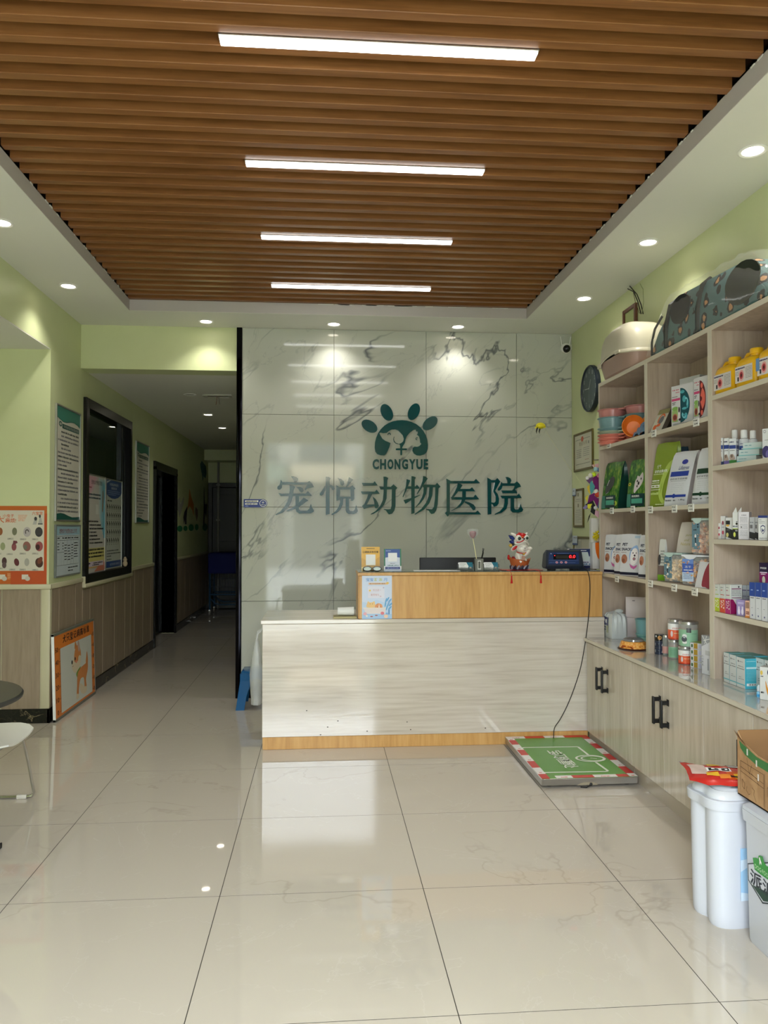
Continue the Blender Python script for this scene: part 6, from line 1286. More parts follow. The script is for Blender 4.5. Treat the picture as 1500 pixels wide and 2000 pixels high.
# ================================================================== right-hand cabinets, worktop and bookcases
def cabinet(y0, y1, lab, doors):
    t = thing('base_cabinet', (1.70, y0, 0), label=lab, cat='cabinet', group='pale base cabinets along the right wall'); w_ = y1-y0
    mb = MB(); mb.box(0.018, 0.39, 0.001, w_-0.001, 0.08, 0.655, LAMI, 0.001, 1); mb.build('carcass', t)
    mb = MB(); mb.box(0.014, 0.38, 0.001, w_-0.001, 0.0, 0.079, C(176, 164, 148, 0.3), 0.001, 1); mb.build('kick_board', t)
    ed = [0]+[d-y0 for d in doors]+[w_]
    for i, (a, b) in enumerate(zip(ed, ed[1:])):
        mb = MB(); mb.box(0, 0.018, a+0.0015, b-0.0015, 0.081, 0.648, LAMI, 0.0012, 1)
        mb.box(-0.0005, 0.0, a+0.0015, a+0.004, 0.082, 0.647, EDGE); d = mb.build('door', t)
        yh = (b-0.045) if i % 2 == 0 else (a+0.045)
        mb = MB(); s_ = 1 if i % 2 == 0 else -1
        for z in (0.405, 0.515): mb.box(-0.034, 0.0, yh-0.012, yh+0.012, z, z+0.018, BLACKM, 0.003, 1)
        mb.box(-0.040, -0.030, yh-0.012, yh+0.012, 0.400, 0.538, BLACKM, 0.004, 2); mb.box(-0.001, 0.0, yh-0.013, yh+0.013, 0.398, 0.43, BLACKM); mb.box(-0.001, 0.0, yh-0.013, yh+0.013, 0.508, 0.54, BLACKM); mb.build('handle', d)
    return t
cabinet(4.147, 4.868, 'base cabinet touching the desk, two doors with black handles', [4.551])
cabinet(3.341, 4.146, 'base cabinet beside the green weighing platform\'s near end, second from the desk', [3.742])
cabinet(2.535, 3.340, 'base cabinet behind the ribbed bin, third from the desk', [2.94])
cabinet(1.73, 2.534, 'base cabinet behind the rectangular bin, farthest from the desk', [2.13])
WT_ = 0.680
mb = MB(); mb.box(1.683, 2.10, 1.72, 4.868, 0.656, WT_-0.001, LAMI, 0.003, 2); mb.box(1.827, 2.10, 4.868, 4.984, 0.656, WT_-0.001, LAMI, 0.002, 1)
GLT = M('worktop_gloss', (186, 182, 172), 0.045, coat=0.5); mb.box(1.686, 2.098, 1.722, 4.867, WT_-0.0012, WT_, GLT); mb.box(1.829, 2.098, 4.867, 4.982, WT_-0.0012, WT_, GLT); mb.box(1.6815, 1.683, 1.722, 4.868, 0.660, WT_-0.003, EDGE)
tag(mb.build('worktop', loc=(0, 0, 0)), 'long glossy pale worktop running over the base cabinets', 'worktop')
XS, XBk = 1.83, 2.09
def bookcase(y0, y1, zs_, lab, ztop=2.345):
    t = thing('bookcase', (XS, y0, WT_), label=lab, cat='shelves', group='wood-grain bookcases on the worktop'); w_ = y1-y0; D_ = XBk-XS
    def bd(name, a, b, c, d, horizontal=False):
        mb = MB(); mb.box(0.001, D_, a, b, c, d, LAMSHELF, 0.0008, 1); mb.box(-0.0008, 0.001, a, b, c, d, EDGE); return mb.build(name, t)
    bd('side_panel', 0, 0.019, 0.0, ztop-WT_-0.024); bd('side_panel', w_-0.019, w_, 0.0, ztop-WT_-0.024)
    bd('top_panel', 0, w_, ztop-WT_-0.024, ztop-WT_)
    mb = MB(); mb.box(D_-0.008, D_, 0.02, w_-0.02, 0.0, ztop-WT_-0.025, LAMSHELF); mb.build('back_panel', t)
    for z in zs_: bd('shelf', 0.020, w_-0.020, z-0.022-WT_, z-WT_)
    return t
ZA = (1.093, 1.507, 1.922); ZB = (1.095, 1.503, 1.92); Z3 = (0.997, 1.335, 1.678, 2.010)
b1 = bookcase(4.232, 4.985, ZA, 'bookcase nearest the desk, bowls and pet snack bags on its shelves')
b2 = bookcase(3.508, 4.231, ZB, 'middle bookcase with slow feeder boxes and white pet food bags')
b3 = bookcase(2.785, 3.507, Z3, 'bookcase with yellow jugs on its top shelf and medicine cartons below')
b4 = bookcase(2.062, 2.784, Z3, 'bookcase at the near end past the right edge of view')
TOPZ = 2.3455
# price tags clipped on the shelf edges
PT_ = C(226, 226, 220, 0.25)
for b, lst in ((b1, ((1190, 869), (1196, 997), (1237, 994), (1206, 1130))), (b2, ((1278, 846), (1361, 824), (1271.5, 995), (1318.5, 993), (1351, 991), (1271.5, 1139), (1318, 1147), (1358, 1155)))):
    for px, py in lst:
        p = onX(px, py, XS); mb = MB(); mb.box(-0.006, -0.001, -0.028, 0.028, -0.022, 0.018, PT_, 0.001, 1); fr = Frame((-0.0064, 0.028, -0.022), (0, -1, 0), (0, 0, 1), 0.056, 0.04, n=(-1, 0, 0))
        fr.dashes(mb, 0.1, 0.7, 0.4, 0.1, INK, int(px)); fr.dashes(mb, 0.5, 0.65, 0.8, 0.14, INK, int(py)); fr.dashes(mb, 0.3, 0.25, 0.9, 0.12, INK, int(py)+1)
        mb.build('price_tag', b, loc=(p.x-XS, p.y-b.location.y, p.z-WT_))

# ------------------------------------------------------------------ placing helpers for goods
def cr2(a, b): return a.x*b.y-a.y*b.x
def fit(px0, px1, pyt, X0, rz, zb):
    """front-left foot seen at px0 on the plane X0, front-right at px1, top seen at pyt"""
    d0 = ray(px0, 1000); P0 = onX(px0, 1000, X0); P0.z = zb; u = Vector((cos(R(rz)), sin(R(rz)), 0)); d = ray(px1, 1000)
    w_ = -cr2(P0, d)/cr2(u, d); dt = ray(px0, pyt); zt = H+dt.z*(P0.y/dt.y); return P0, w_, zt-zb
class Curv(Frame):
    def __init__(s, S, W, Hh, n=(0, -1, 0)): s.S = S; s.W = W; s.H = Hh; s.n = Vector(n)
    def p(s, x, y, t=0.0): return s.S(x, y)+s.n*t
    def rect(s, mb, x0, y0, x1, y1, m, t=0.0008, k=6):
        mb.grid([[s.p(x0+(x1-x0)*i/k, y0+(y1-y0)*j/k, t) for j in range(k+1)] for i in range(k+1)], m)
def pouch(name, lab, cat, px0, px1, pyt, X0, rz, zb, d, m, art=None, group=None, side=None, top=0.12, lean=0.0, m_back=None, taper=0.0, asym=0.0):
    """stand-up bag: bulging front, flat sealed top"""
    P0, w_, h_ = fit(px0, px1, pyt, X0, rz, zb); t = thing(name, P0, R(rz), lab, cat, group)
    def dep(v): return d*min(1.0, ((1-v)/(1-top))**0.55 if v < 1 else 0)*0.96+d*0.04
    def S(u, v):
        v = max(0, min(1, v)); e = max(0.0, 1-abs(2*u-1)**6); dd = dep(v)
        x = w_*(0.5+(u-0.5)*(1-taper*v))+asym*v*w_
        return Vector((x, lean*v*v*h_+(d-dd)*0.5-0.10*dd*e*sin(pi*min(1, v*1.1)), v*h_-0.010*h_*(sin(u*7+2)*0.5)*(v > 0.97)))
    def Bk(u, v): p = S(u, v); return Vector((p.x, lean*v*v*h_+(d-dep(v))*0.5+dep(v), p.z))
    mb = MB(); nu, nv = 10, 14
    F_ = [[S(i/nu, j/nv) for j in range(nv+1)] for i in range(nu+1)]; B_ = [[Bk(i/nu, j/nv) for j in range(nv+1)] for i in range(nu+1)]
    mb.grid(F_, m); mb.grid(B_, m_back or m)
    def gus(i): # side gusset folded inward a little
        q = []; s_ = 1 if i else -1
        for k, f in enumerate((0, 0.5, 1)): q.append([F_[i][j].lerp(B_[i][j], f)-Vector((s_*0.012*(1-abs(2*f-1))*(0.2+0.8*(j/nv)), 0, 0)) for j in range(nv+1)])
        mb.grid(q, side or m)
    gus(0); gus(nu); mb.grid([[F_[i][0], B_[i][0]] for i in range(nu+1)], m)
    if art: art(mb, Curv(S, w_, h_))
    mb.build('packet', t, weld=False); return t
def carton(name, lab, cat, px0, px1, pyt, X0, d, zb, m, front=None, sidef=None, rz=-90, group=None, topm=None):
    P0, w_, h_ = fit(px0, px1, pyt, X0, rz, zb); t = thing(name, P0+Vector((0, 0, 0.0003)), R(rz), lab, cat, group)
    mb = MB(); mb.box(0, w_, 0, d, 0, h_, m, 0.0012, 1)
    if topm: mb.face([(0.001, 0.001, h_+0.0004), (w_-0.001, 0.001, h_+0.0004), (w_-0.001, d-0.001, h_+0.0004), (0.001, d-0.001, h_+0.0004)], topm)
    if front: front(mb, Frame((0, 0, 0), (1, 0, 0), (0, 0, 1), w_, h_))
    if sidef: sidef(mb, Frame((w_, 0, 0), (0, 1, 0), (0, 0, 1), d, h_))
    mb.build('carton', t); return t
def jar(name, lab, pxc, px_w, pyt, X0, zb, body, lidm, art=None, fill=None, rz=-35, cat='jar', hfix=None):
    c = onX(pxc, 1000, X0); c.z = zb; zc_ = c.x*sin(YAW)+c.y*cos(YAW); r_ = px_w/2*zc_/F_PX
    dt = ray(pxc, pyt); h_ = hfix or (H+dt.z*(c.y/dt.y)-zb); t = thing(name, c+Vector((0, 0, 0.0003)), R(rz), lab, cat)
    mb = MB(); mb.lathe([(r_*0.93, 0), (r_, 0.006), (r_, h_*0.88), (r_*0.96, h_*0.9)], body, seg=28)
    if fill: mb.lathe([(r_*0.9, 0.004), (r_*0.94, 0.01), (r_*0.94, h_*0.72), (r_*0.7, h_*0.76)], fill, seg=20)
    if art:
        def S(u, v): a = (u-0.5)*2.6; return Vector((r_*1.006*sin(a), -r_*1.006*cos(a), v*h_*0.88))
        cf = Curv(S, r_*2.6, h_*0.88); art(mb, cf)
    mb.build('jar', t, weld=False)
    mb = MB(); mb.lathe([(r_*0.97, h_*0.885), (r_*1.02, h_*0.89), (r_*1.02, h_*0.985), (r_*0.97, h_), (r_*0.6, h_*0.992)], lidm, seg=28); mb.build('lid', t)
    return t, r_, h_

# ------------------------------------------------------------------ on top of the bookcases
# hooded litter box
t = thing('litter_box', (1.94, 4.675, TOPZ), 0, 'large beige hooded litter box with dusty pink base on top of the shelves', 'litter box')
BG = C(196, 190, 170, 0.3); PK = C(158, 132, 122, 0.4)
def ro(ax, ay, z, cx=0, cy=0, n=48, pw=4.0):
    out = []
    for k in range(n):
        a = 2*pi*k/n; c_, s_ = cos(a), sin(a); r_ = (abs(c_/ax)**pw+abs(s_/ay)**pw)**(-1/pw); out.append(Vector((cx+r_*c_, cy+r_*s_, z)))
    return out
mb = MB(); mb.grid([ro(0.118, 0.225, 0.0), ro(0.128, 0.235, 0.006), ro(0.146, 0.262, 0.085), ro(0.150, 0.266, 0.10), ro(0.144, 0.260, 0.10)], PK, close_v=True, cap0=True, cap1=True); mb.build('base_tray', t)
def wavy(row, amp=0.016):
    return [Vector((p.x, p.y, p.z+amp*max(0, 1-(abs(p.y+0.04)/0.17)**2)*(p.x < 0))) for p in row]
mb = MB(); prof = ((0.152, 0.243, 0.088, 1), (0.155, 0.246, 0.094, 1), (0.152, 0.243, 0.106, 1), (0.146, 0.236, 0.114, .8), (0.144, 0.232, 0.15, .3), (0.140, 0.222, 0.20, 0), (0.128, 0.195, 0.245, 0), (0.105, 0.15, 0.275, 0), (0.07, 0.10, 0.29, 0), (0.03, 0.04, 0.295, 0))
mb.grid([wavy(ro(a, b, z), 0.022*k) for a, b, z, k in [(a*1.03, b*1.12, z*(1.06 if z > 0.12 else 1), k) for a, b, z, k in prof]], BG, close_v=True, cap1=True); mb.build('hood', t)
mb = MB(); mb.box(-0.162, -0.150, 0.14, 0.19, 0.07, 0.10, BG, 0.004, 2); mb.build('clip', t); mb = MB(); mb.box(-0.160, -0.150, -0.17, -0.10, 0.10, 0.118, BG, 0.004, 2); mb.build('clip', t)
# leopard print carrier wrapped in film
LP = M('leopard_fabric', (86, 124, 124), 0.75); nt, N, L_, bs = nodes(LP)
tc = N.new('ShaderNodeTexCoord'); mp = N.new('ShaderNodeMapping'); mp.inputs['Scale'].default_value = (14, 14, 14); L_.new(tc.outputs['Object'], mp.inputs[0])
vo = N.new('ShaderNodeTexVoronoi'); vo.inputs['Scale'].default_value = 1.0; L_.new(mp.outputs[0], vo.inputs['Vector'])
nz = N.new('ShaderNodeTexNoise'); nz.inputs['Scale'].default_value = 3.0; L_.new(mp.outputs[0], nz.inputs['Vector'])
ma = N.new('ShaderNodeMath'); ma.operation = 'MULTIPLY_ADD'; ma.inputs[1].default_value = 0.35; L_.new(nz.outputs['Fac'], ma.inputs[0]); L_.new(vo.outputs['Distance'], ma.inputs[2])
cr = N.new('ShaderNodeValToRGB'); e = cr.color_ramp.elements; cr.color_ramp.interpolation = 'CONSTANT'
e[0].position = 0; e[0].color = srgb(196, 146, 100); e[1].position = 0.40; e[1].color = srgb(34, 36, 36); k_ = e.new(0.58); k_.color = srgb(78, 112, 112)
L_.new(ma.outputs[0], cr.inputs[0]); L_.new(cr.outputs[0], bs.inputs['Base Color'])
DKF = C(38, 42, 40, 0.7)
t = thing('pet_carrier', (1.965, 3.60, TOPZ+0.001), 0, 'teal leopard-print pet carrier bag wrapped in clear film on the shelves\' top', 'carrier')
yA, yB = 0.60, -0.56
mb = MB(); rows = []
for k in range(15):
    f = k/14; y = yA+(yB-yA)*f; hz = 0.27*min(1, (min(f, 1-f)/0.22)**0.5) if min(f, 1-f) < 0.22 else 0.27; hz = max(hz, 0.04); hz *= 1.12-0.24*f
    row = [Vector((-0.115, y, 0)), Vector((-0.118, y, hz*0.3)), Vector((-0.110, y, hz*0.7)), Vector((-0.085, y, hz*0.94)), Vector((-0.03, y, hz)), Vector((0.05, y, hz)), Vector((0.10, y, hz*0.9)), Vector((0.115, y, hz*0.5)), Vector((0.115, y, 0))]
    rows.append(row)
mb.grid(rows, LP, close_v=True, cap0=True, cap1=True); mb.build('body', t)
def blob(y0, y1, z0, z1, m, name, dx=-0.124):
    b = MB(); n = 20; pts = []
    for k in range(n):
        a = 2*pi*k/n; pts.append(((y0+y1)/2+(y1-y0)/2*cos(a)*(1+0.05*sin(3*a)), (z0+z1)/2+(z1-z0)/2*sin(a)))
    f6 = Frame((dx+0.004, 0, 0), (0, 1, 0), (0, 0, 1), n=(-1, 0, 0)); b.prism(f6, pts, 0.006, m); b.build(name, t)
blob(0.12, 0.34, 0.10, 0.245, C(26, 30, 30, 0.8), 'mesh_window'); blob(-0.50, -0.22, 0.03, 0.215, C(36, 44, 34, 0.8), 'mesh_window')
for y in (0.40, 0.05): mb = MB(); mb.tube([(-0.122, y, 0.01), (-0.127, y-0.01, 0.12), (-0.105, y-0.02, 0.235), (-0.06, y-0.02, 0.27)], 0.012, DKF, 6); mb.build('strap', t)
mb = MB(); mb.tube([(-0.121, 0.58, 0.01), (-0.124, 0.572, 0.08), (-0.118, 0.545, 0.15), (-0.095, 0.50, 0.21)], 0.007, BLACKM, 6); mb.build('piping', t)
mb = MB(); r_ = random.Random(6); rows = []
for k in range(30):
    f = k/29; y = yA+0.03+(yB-0.06-yA)*f; hz = 0.275*min(1, (min(f, 1-f)/0.2)**0.5)*(1.12-0.24*f)+0.02; row = []
    for (x, z) in ((-0.128, 0.004), (-0.132, hz*0.35), (-0.124, hz*0.7), (-0.098, hz*0.95), (-0.035, hz*1.03), (0.05, hz*1.03), (0.112, hz*0.9), (0.12, 0.004)): row.append(Vector((x-0.003*r_.random()-0.002, y, max(0.003, z+0.018*(r_.random()-.4)))))
    rows.append(row)
mb.grid(rows, M('clear_film', (240, 240, 240), 0.08, alpha=0.13, coat=1.0)); mb.build('film_cover', t, weld=False)

# ------------------------------------------------------------------ bookcase 1
# double bowls, stacked; lowest first
def feeder(z, h_, col, lab, rim=0.012):
    m = C(*col, 0.3); t = thing('double_bowl', (1.868, 4.835, z), R(-57), lab, 'pet bowl', group='stacked double pet bowls')
    for k, (x, nm) in enumerate(((0.0, 'bowl'), (0.205, 'bowl'))):
        mb = MB(); r0, r1 = 0.078, 0.092
        mb.lathe([(r0, 0), (r1-0.004, h_-rim*0.6), (r1+0.004, h_-rim*0.4), (r1+0.004, h_-0.001), (r1-0.002, h_), (r1-0.008, h_-0.004), (r0-0.008, 0.008), (0.001, 0.006)], m, c=(x, 0, 0), seg=32); mb.build(nm, t)
    mb = MB(); mb.box(0.08, 0.125, -0.055, 0.055, h_-0.012, h_-0.001, m, 0.003, 1); mb.build('bridge', t)
z_ = ZA[2]+0.0003
for h_, col, lab in ((0.021, (222, 128, 114), 'coral double pet bowl at the very bottom of the stack'), (0.021, (224, 134, 120), 'coral double pet bowl second from the stack\'s bottom'), (0.021, (224, 136, 122), 'coral double pet bowl directly under the sage one'), (0.021, (170, 184, 164), 'sage green double pet bowl in the middle of the stack'), (0.021, (128, 164, 172), 'grey-blue double pet bowl directly over the sage one'), (0.066, (118, 152, 160), 'deep grey-blue double pet bowl under the pink one'), (0.052, (196, 132, 130), 'dusty pink double pet bowl on top of the stack')):
    feeder(z_, h_, col, lab); z_ += h_+0.0004
t = thing('orange_scoop_bowl', (1.875, 4.515, ZA[2]+0.069), 0, 'bright orange pet bowl tipped on its side beside the bowl stack', 'pet bowl', rot=(R(86), 0, R(-24)))
ORB = C(232, 132, 50, 0.22); mb = MB(); mb.lathe([(0.001, 0.0), (0.045, 0.0), (0.058, 0.02), (0.067, 0.068), (0.064, 0.070), (0.052, 0.022), (0.040, 0.006), (0.001, 0.005)], ORB, seg=36, cap0=False, cap1=False); mb.build('bowl', t)
mb = MB(); mb.box(0.055, 0.13, 0.01, 0.05, 0.056, 0.068, ORB, 0.006, 2); mb.build('handle', t)
mb = MB(); crumple(mb, 0, 0.10, 0, 0.22, lambda u, v: 0.012+0.07*sin(pi*u)**0.7*sin(pi*v)**0.7, C(96, 150, 186, 0.2), amp=0.02, seed=5); crumple(mb, 0.001, 0.099, 0.001, 0.219, lambda u, v: 0.002, C(96, 150, 186, 0.3), amp=0.0, seed=5); mb.build('crumpled_packet', loc=(1.84, 4.255, ZA[2]), label='crumpled blue film packet at the bowl shelf\'s right end', cat='packet', weld=False)

GRN = wood('green_leaf_print', [(30, 64, 30), (60, 116, 44), (136, 166, 66)], (26, 26, 9), 0.25, 0.0, 3, (0.38, 0.62), world=False)
DG2 = C(18, 62, 54, 0.3)
def greenart(kind):
    def a(mb, f):
        f.rect(mb, 0.0, 0.02, 0.25, 0.29, C(64, 132, 116, 0.3)); f.rect(mb, 0.25, 0.03, 0.98 if kind else 0.85, 0.29, C(20, 56, 58, 0.3), 0.0012); f.rect(mb, 0.3, 0.09, 0.9 if kind else 0.78, 0.19, C(84, 168, 146, 0.3), 0.0018)
        f.text(mb, '鲜肉狗粮', 0.32, 0.215, 0.76, 0.262, WH, 0.002, bold=0.02)
        if kind: f.poly(mb, smooth_poly([(0.42, 0.36), (0.46, 0.55), (0.52, 0.60), (0.55, 0.66), (0.66, 0.64), (0.78, 0.72), (0.86, 0.66), (0.88, 0.55), (0.76, 0.43), (0.6, 0.36), (0.48, 0.30)]), C(214, 206, 206, 0.35), 0.0035); [f.ell(mb, x, y, r0, r0*0.8, BLACK, 0.0045) for x, y, r0 in ((0.58, 0.545, 0.03), (0.77, 0.59, 0.03), (0.66, 0.50, 0.045), (0.6, 0.44, 0.03))]; f.ell(mb, 0.16, 0.49, 0.08, 0.035, C(206, 200, 60), 0.0035); f.ell(mb, 0.16, 0.49, 0.04, 0.016, C(70, 50, 20), 0.004)
        else: f.poly(mb, smooth_poly([(0.24, 0.36), (0.3, 0.55), (0.5, 0.68), (0.68, 0.66), (0.7, 0.52), (0.55, 0.42), (0.4, 0.34)]), C(66, 70, 68, 0.4), 0.0035); f.poly(mb, [(0.24, 0.31), (0.42, 0.36), (0.5, 0.38), (0.34, 0.33)], C(190, 206, 200), 0.004); f.poly(mb, [(0.3, 0.5), (0.38, 0.62), (0.42, 0.62), (0.34, 0.5)], C(200, 206, 200), 0.004); f.ell(mb, 0.86, 0.12, 0.09, 0.05, C(176, 196, 60), 0.0012)
    return a
pouch('dog_food_bag', 'green leafy dog food bag with a dark dog picture, left of the pair', 'pet food', 1174.5, 1207, 905, 1.834, -80, ZA[1], 0.085, GRN, greenart(0), side=DG2, group='green dog food bags', asym=0.09, m_back=DG2)
pouch('dog_food_bag', 'green leafy dog food bag with a white dog\'s face, right of the pair', 'pet food', 1224, 1259, 899, 1.85, -76, ZA[1], 0.085, GRN, greenart(1), side=DG2, group='green dog food bags', asym=0.03, m_back=DG2)
SNW = C(210, 210, 214, 0.3)
def snackart(mb, f):
    f.rect(mb, 0, 0.02, 1, 0.085, C(22, 26, 52, 0.3)); f.text(mb, 'PET', 0.10, 0.715, 0.38, 0.785, C(20, 26, 56), 0.0016, bold=0.03, italic=0.1); f.text(mb, 'SNACKS', 0.07, 0.60, 0.64, 0.67, C(20, 26, 56), 0.0016, bold=0.03, italic=0.1)
    f.ell(mb, 0.24, 0.40, 0.16, 0.11, C(176, 116, 90), 0.0018); f.ell(mb, 0.2, 0.36, 0.08, 0.05, C(140, 86, 62), 0.0024); f.dashes(mb, 0.06, 0.55, 0.34, 0.018, C(170, 150, 150), 3, t=0.0016)
    f.poly(mb, smooth_poly([(0.5, 0.5), (0.58, 0.64), (0.75, 0.72), (0.9, 0.72), (0.97, 0.55), (0.9, 0.4), (0.7, 0.3), (0.55, 0.36)]), C(150, 180, 222), 0.0018); f.poly(mb, smooth_poly([(0.56, 0.42), (0.6, 0.58), (0.74, 0.66), (0.9, 0.64), (0.96, 0.5), (0.9, 0.34), (0.72, 0.26), (0.6, 0.3)]), C(232, 226, 226), 0.0030)
    for x, y, a, b in ((0.7, 0.55, 0.025, 0.018), (0.86, 0.55, 0.02, 0.016), (0.79, 0.49, 0.045, 0.026), (0.77, 0.41, 0.07, 0.035)): f.ell(mb, x, y, a, b, C(60, 36, 50), 0.004)
    f.ell(mb, 0.77, 0.41, 0.04, 0.018, C(226, 150, 160), 0.0045); f.poly(mb, [(0.52, 0.3), (0.6, 0.2), (0.76, 0.16), (0.9, 0.22), (0.92, 0.27), (0.76, 0.23), (0.62, 0.26)], C(196, 100, 160), 0.0038); f.rect(mb, 0.72, 0.9, 1.0, 0.96, C(176, 196, 214), 0.0012, 2)
SG = 'pet snack pouches'
pouch('snack_pouch', 'white pet snacks pouch, leftmost of the row', 'pet snacks', 1179, 1207, 1044, 1.845, -62, ZA[0], 0.05, SNW, snackart, SG)
pouch('snack_pouch', 'white pet snacks pouch, half hidden second in the row', 'pet snacks', 1199, 1227, 1044, 1.842, -62, ZA[0], 0.05, SNW, snackart, SG)
pouch('snack_pouch', 'white pet snacks pouch in full view with dog picture', 'pet snacks', 1210, 1247, 1043, 1.84, -58, ZA[0], 0.055, SNW, snackart, SG)
pouch('snack_pouch', 'white pet snacks pouch, rightmost of the row by the divider', 'pet snacks', 1246, 1273, 1045, 1.86, -64, ZA[0], 0.05, SNW, snackart, SG)

# bottom shelf on the worktop, bookcase 1
PLW = C(196, 202, 202, 0.35)
t = thing('wet_wipe_pack', onX(1170, 1000, 1.80).to_2d().to_3d()+Vector((0, 0, WT_)), 0, 'white plastic-wrapped pad pack with blue print on the worktop by the desk', 'packet')
t.location = (1.885, 4.852, WT_+0.0005); t.rotation_euler = (0, 0, R(-3))
mb = MB(); nn = 10; wv, dv, hv = 0.088, 0.125, 0.165
def pk(u, v, s_): return None
rows = []
for z, s_, wob in ((0, 1.0, 0), (0.004, 1.03, 0), (0.05, 1.05, 0.002), (0.10, 1.04, 0.003), (0.135, 0.98, 0.004), (0.152, 0.82, 0.004), (0.160, 0.5, 0.003), (0.172, 0.10, 0.0)):
    rows.append([p+Vector((wob*sin(k*1.7), wob*cos(k*2.3), wob*sin(k*1.1))) for k, p in enumerate(ro(wv*0.6*s_, dv*0.6*s_, z, pw=9))])
mb.grid(rows, PLW, close_v=True, cap0=True, cap1=True)
mb.ball((0.02, -0.01, 0.17), 0.018, PLW, 10, 6, sx=1.6, sz=0.8); fr = Frame((-0.056, 0.055, 0.008), (0, -1, 0), (0, 0, 1), 0.10, 0.13, n=(-1, 0, 0)); NB = C(40, 50, 110, 0.4)
fr.rect(mb, 0.1, 0.55, 0.9, 0.95, NB, 0.003); fr.rect(mb, 0.35, 0.66, 0.7, 0.84, C(200, 206, 214), 0.0036); fr.rect(mb, 0.55, 0.2, 0.9, 0.55, C(160, 164, 140), 0.003); fr.dashes(mb, 0.1, 0.42, 0.5, 0.06, C(60, 64, 80), 3, t=0.003); fr.dashes(mb, 0.1, 0.3, 0.5, 0.06, C(60, 64, 80), 4, t=0.003); mb.build('pack', t, weld=False)
PB2 = C(200, 188, 184, 0.5)
P0, w_, hlow = fit(1221, 1262, 1206, 1.95, -20, WT_)
carton('low_white_carton', 'low pinkish-white block carton carrying the tall packet, behind the pad pack', 'carton', 1221, 1262, 1206, 1.95, 0.05, WT_, PB2, rz=-20)
pouch('tall_white_packet', 'tall whitish packet standing upright behind the teal pots', 'packet', 1221, 1264, 1166, 1.955, -20, WT_+hlow+0.001, 0.04, PB2, lambda mb, f: f.rect(mb, 0.3, 0.8, 0.42, 0.84, C(110, 100, 100)), top=0.3)
TP = C(102, 148, 150, 0.4); z_ = WT_+0.0003
for k, (h_, col, nm) in enumerate(((0.028, (150, 168, 140), 'olive grey pot at the bottom of the small pot stack'), (0.018, (140, 162, 140), 'green grey pot second from the stack\'s bottom'), (0.018, (124, 160, 146), 'green pot in the middle of the small pot stack'), (0.018, (108, 154, 152), 'teal pot second from the stack\'s top'), (0.085, (100, 146, 150), 'tall teal pot on top of the small pot stack'))):
    mb = MB(); r0 = 0.047+0.0035*k; mb.lathe([(r0*0.9, 0), (r0, h_-0.006), (r0+0.003, h_-0.005), (r0+0.003, h_), (r0-0.003, h_), (r0*0.86, 0.004), (0.001, 0.003)], C(*col, 0.4), seg=30); mb.build('small_pot', loc=(1.905, 4.425, z_), label=nm, cat='pot', group='stacked small pots'); z_ += h_+0.0004
t = thing('orange_pet_bowl', (1.815, 4.395, WT_), 0, 'orange checked pet bowl with clear domed lid on the worktop', 'pet bowl')
mb = MB(); mb.lathe([(0.088, 0), (0.09, 0.004), (0.086, 0.008)], C(60, 26, 16, 0.3), seg=36); mb.build('base_rim', t)
ORC = M('orange_checks', (222, 140, 56), 0.2); nt, N, L_, bs = nodes(ORC); ck = N.new('ShaderNodeTexChecker'); ck.inputs['Scale'].default_value = 70; ck.inputs[1].default_value = srgb(224, 146, 60); ck.inputs[2].default_value = srgb(236, 178, 100); tc = N.new('ShaderNodeTexCoord'); L_.new(tc.outputs['Object'], ck.inputs[0]); L_.new(ck.outputs[0], bs.inputs['Base Color'])
mb = MB(); rows = []
for r0, z in ((0.080, 0.008), (0.076, 0.02), (0.070, 0.04), (0.062, 0.046), (0.050, 0.044)): rows.append([Vector((r0*(1+0.025*sin(k*2*pi/48*16)*(z < 0.041))*cos(2*pi*k/48), r0*(1+0.025*sin(k*2*pi/48*16)*(z < 0.041))*sin(2*pi*k/48), z)) for k in range(48)])
mb.grid(rows, ORC, close_v=True, cap1=True); mb.build('bowl', t)
mb = MB(); f7 = lambda a, z: Vector((0.0835*cos(a), 0.0835*sin(a), z)); base_a = R(220)
mb.face([f7(base_a+x, z) for x, z in ((-0.5, 0.009), (0.5, 0.009), (0.45, 0.016), (0.3, 0.024), (0.12, 0.022), (0, 0.018), (-0.12, 0.026), (-0.3, 0.028), (-0.45, 0.016))], C(176, 84, 34, 0.3)); mb.build('bone_emblem', t)
mb = MB(); mb.lathe([(0.058, 0.047), (0.056, 0.058), (0.04, 0.066), (0.001, 0.068)], M('dome_lid', (225, 225, 225), 0.05, trans=0.8), seg=32, cap0=False, cap1=False); mb.build('clear_lid', t)

# ------------------------------------------------------------------ bookcase 2, top shelf
zb = ZB[2]+0.0004
def leash(mb, f):
    f.rect(mb, 0.0, 0.0, 0.7, 1.0, C(206, 206, 194, 0.3)); f.rect(mb, 0.0, 0.78, 0.7, 1.0, C(150, 146, 100, 0.3), 0.001); f.rect(mb, 0.7, 0, 1, 1, C(44, 38, 30, 0.3)); f.ring(mb, 0.4, 0.55, 0.2, 0.24, 0.07, C(226, 110, 60), 0.0016, a0=R(20), a1=R(230)); f.ell(mb, 0.42, 0.5, 0.14, 0.18, C(110, 112, 118), 0.0018); f.ell(mb, 0.2, 0.2, 0.1, 0.12, C(232, 112, 60), 0.002, rot=0.6); f.ell(mb, 0.38, 0.28, 0.12, 0.07, C(232, 112, 60), 0.002)
P0, w_, h_ = fit(1270, 1302, 810, 1.838, -80, zb); t = thing('leash_box', P0+Vector((0, 0, 0.002)), R(-76), 'leaning box with an orange retractable leash picture', 'box', rot=(R(-27), 0, R(-80)))
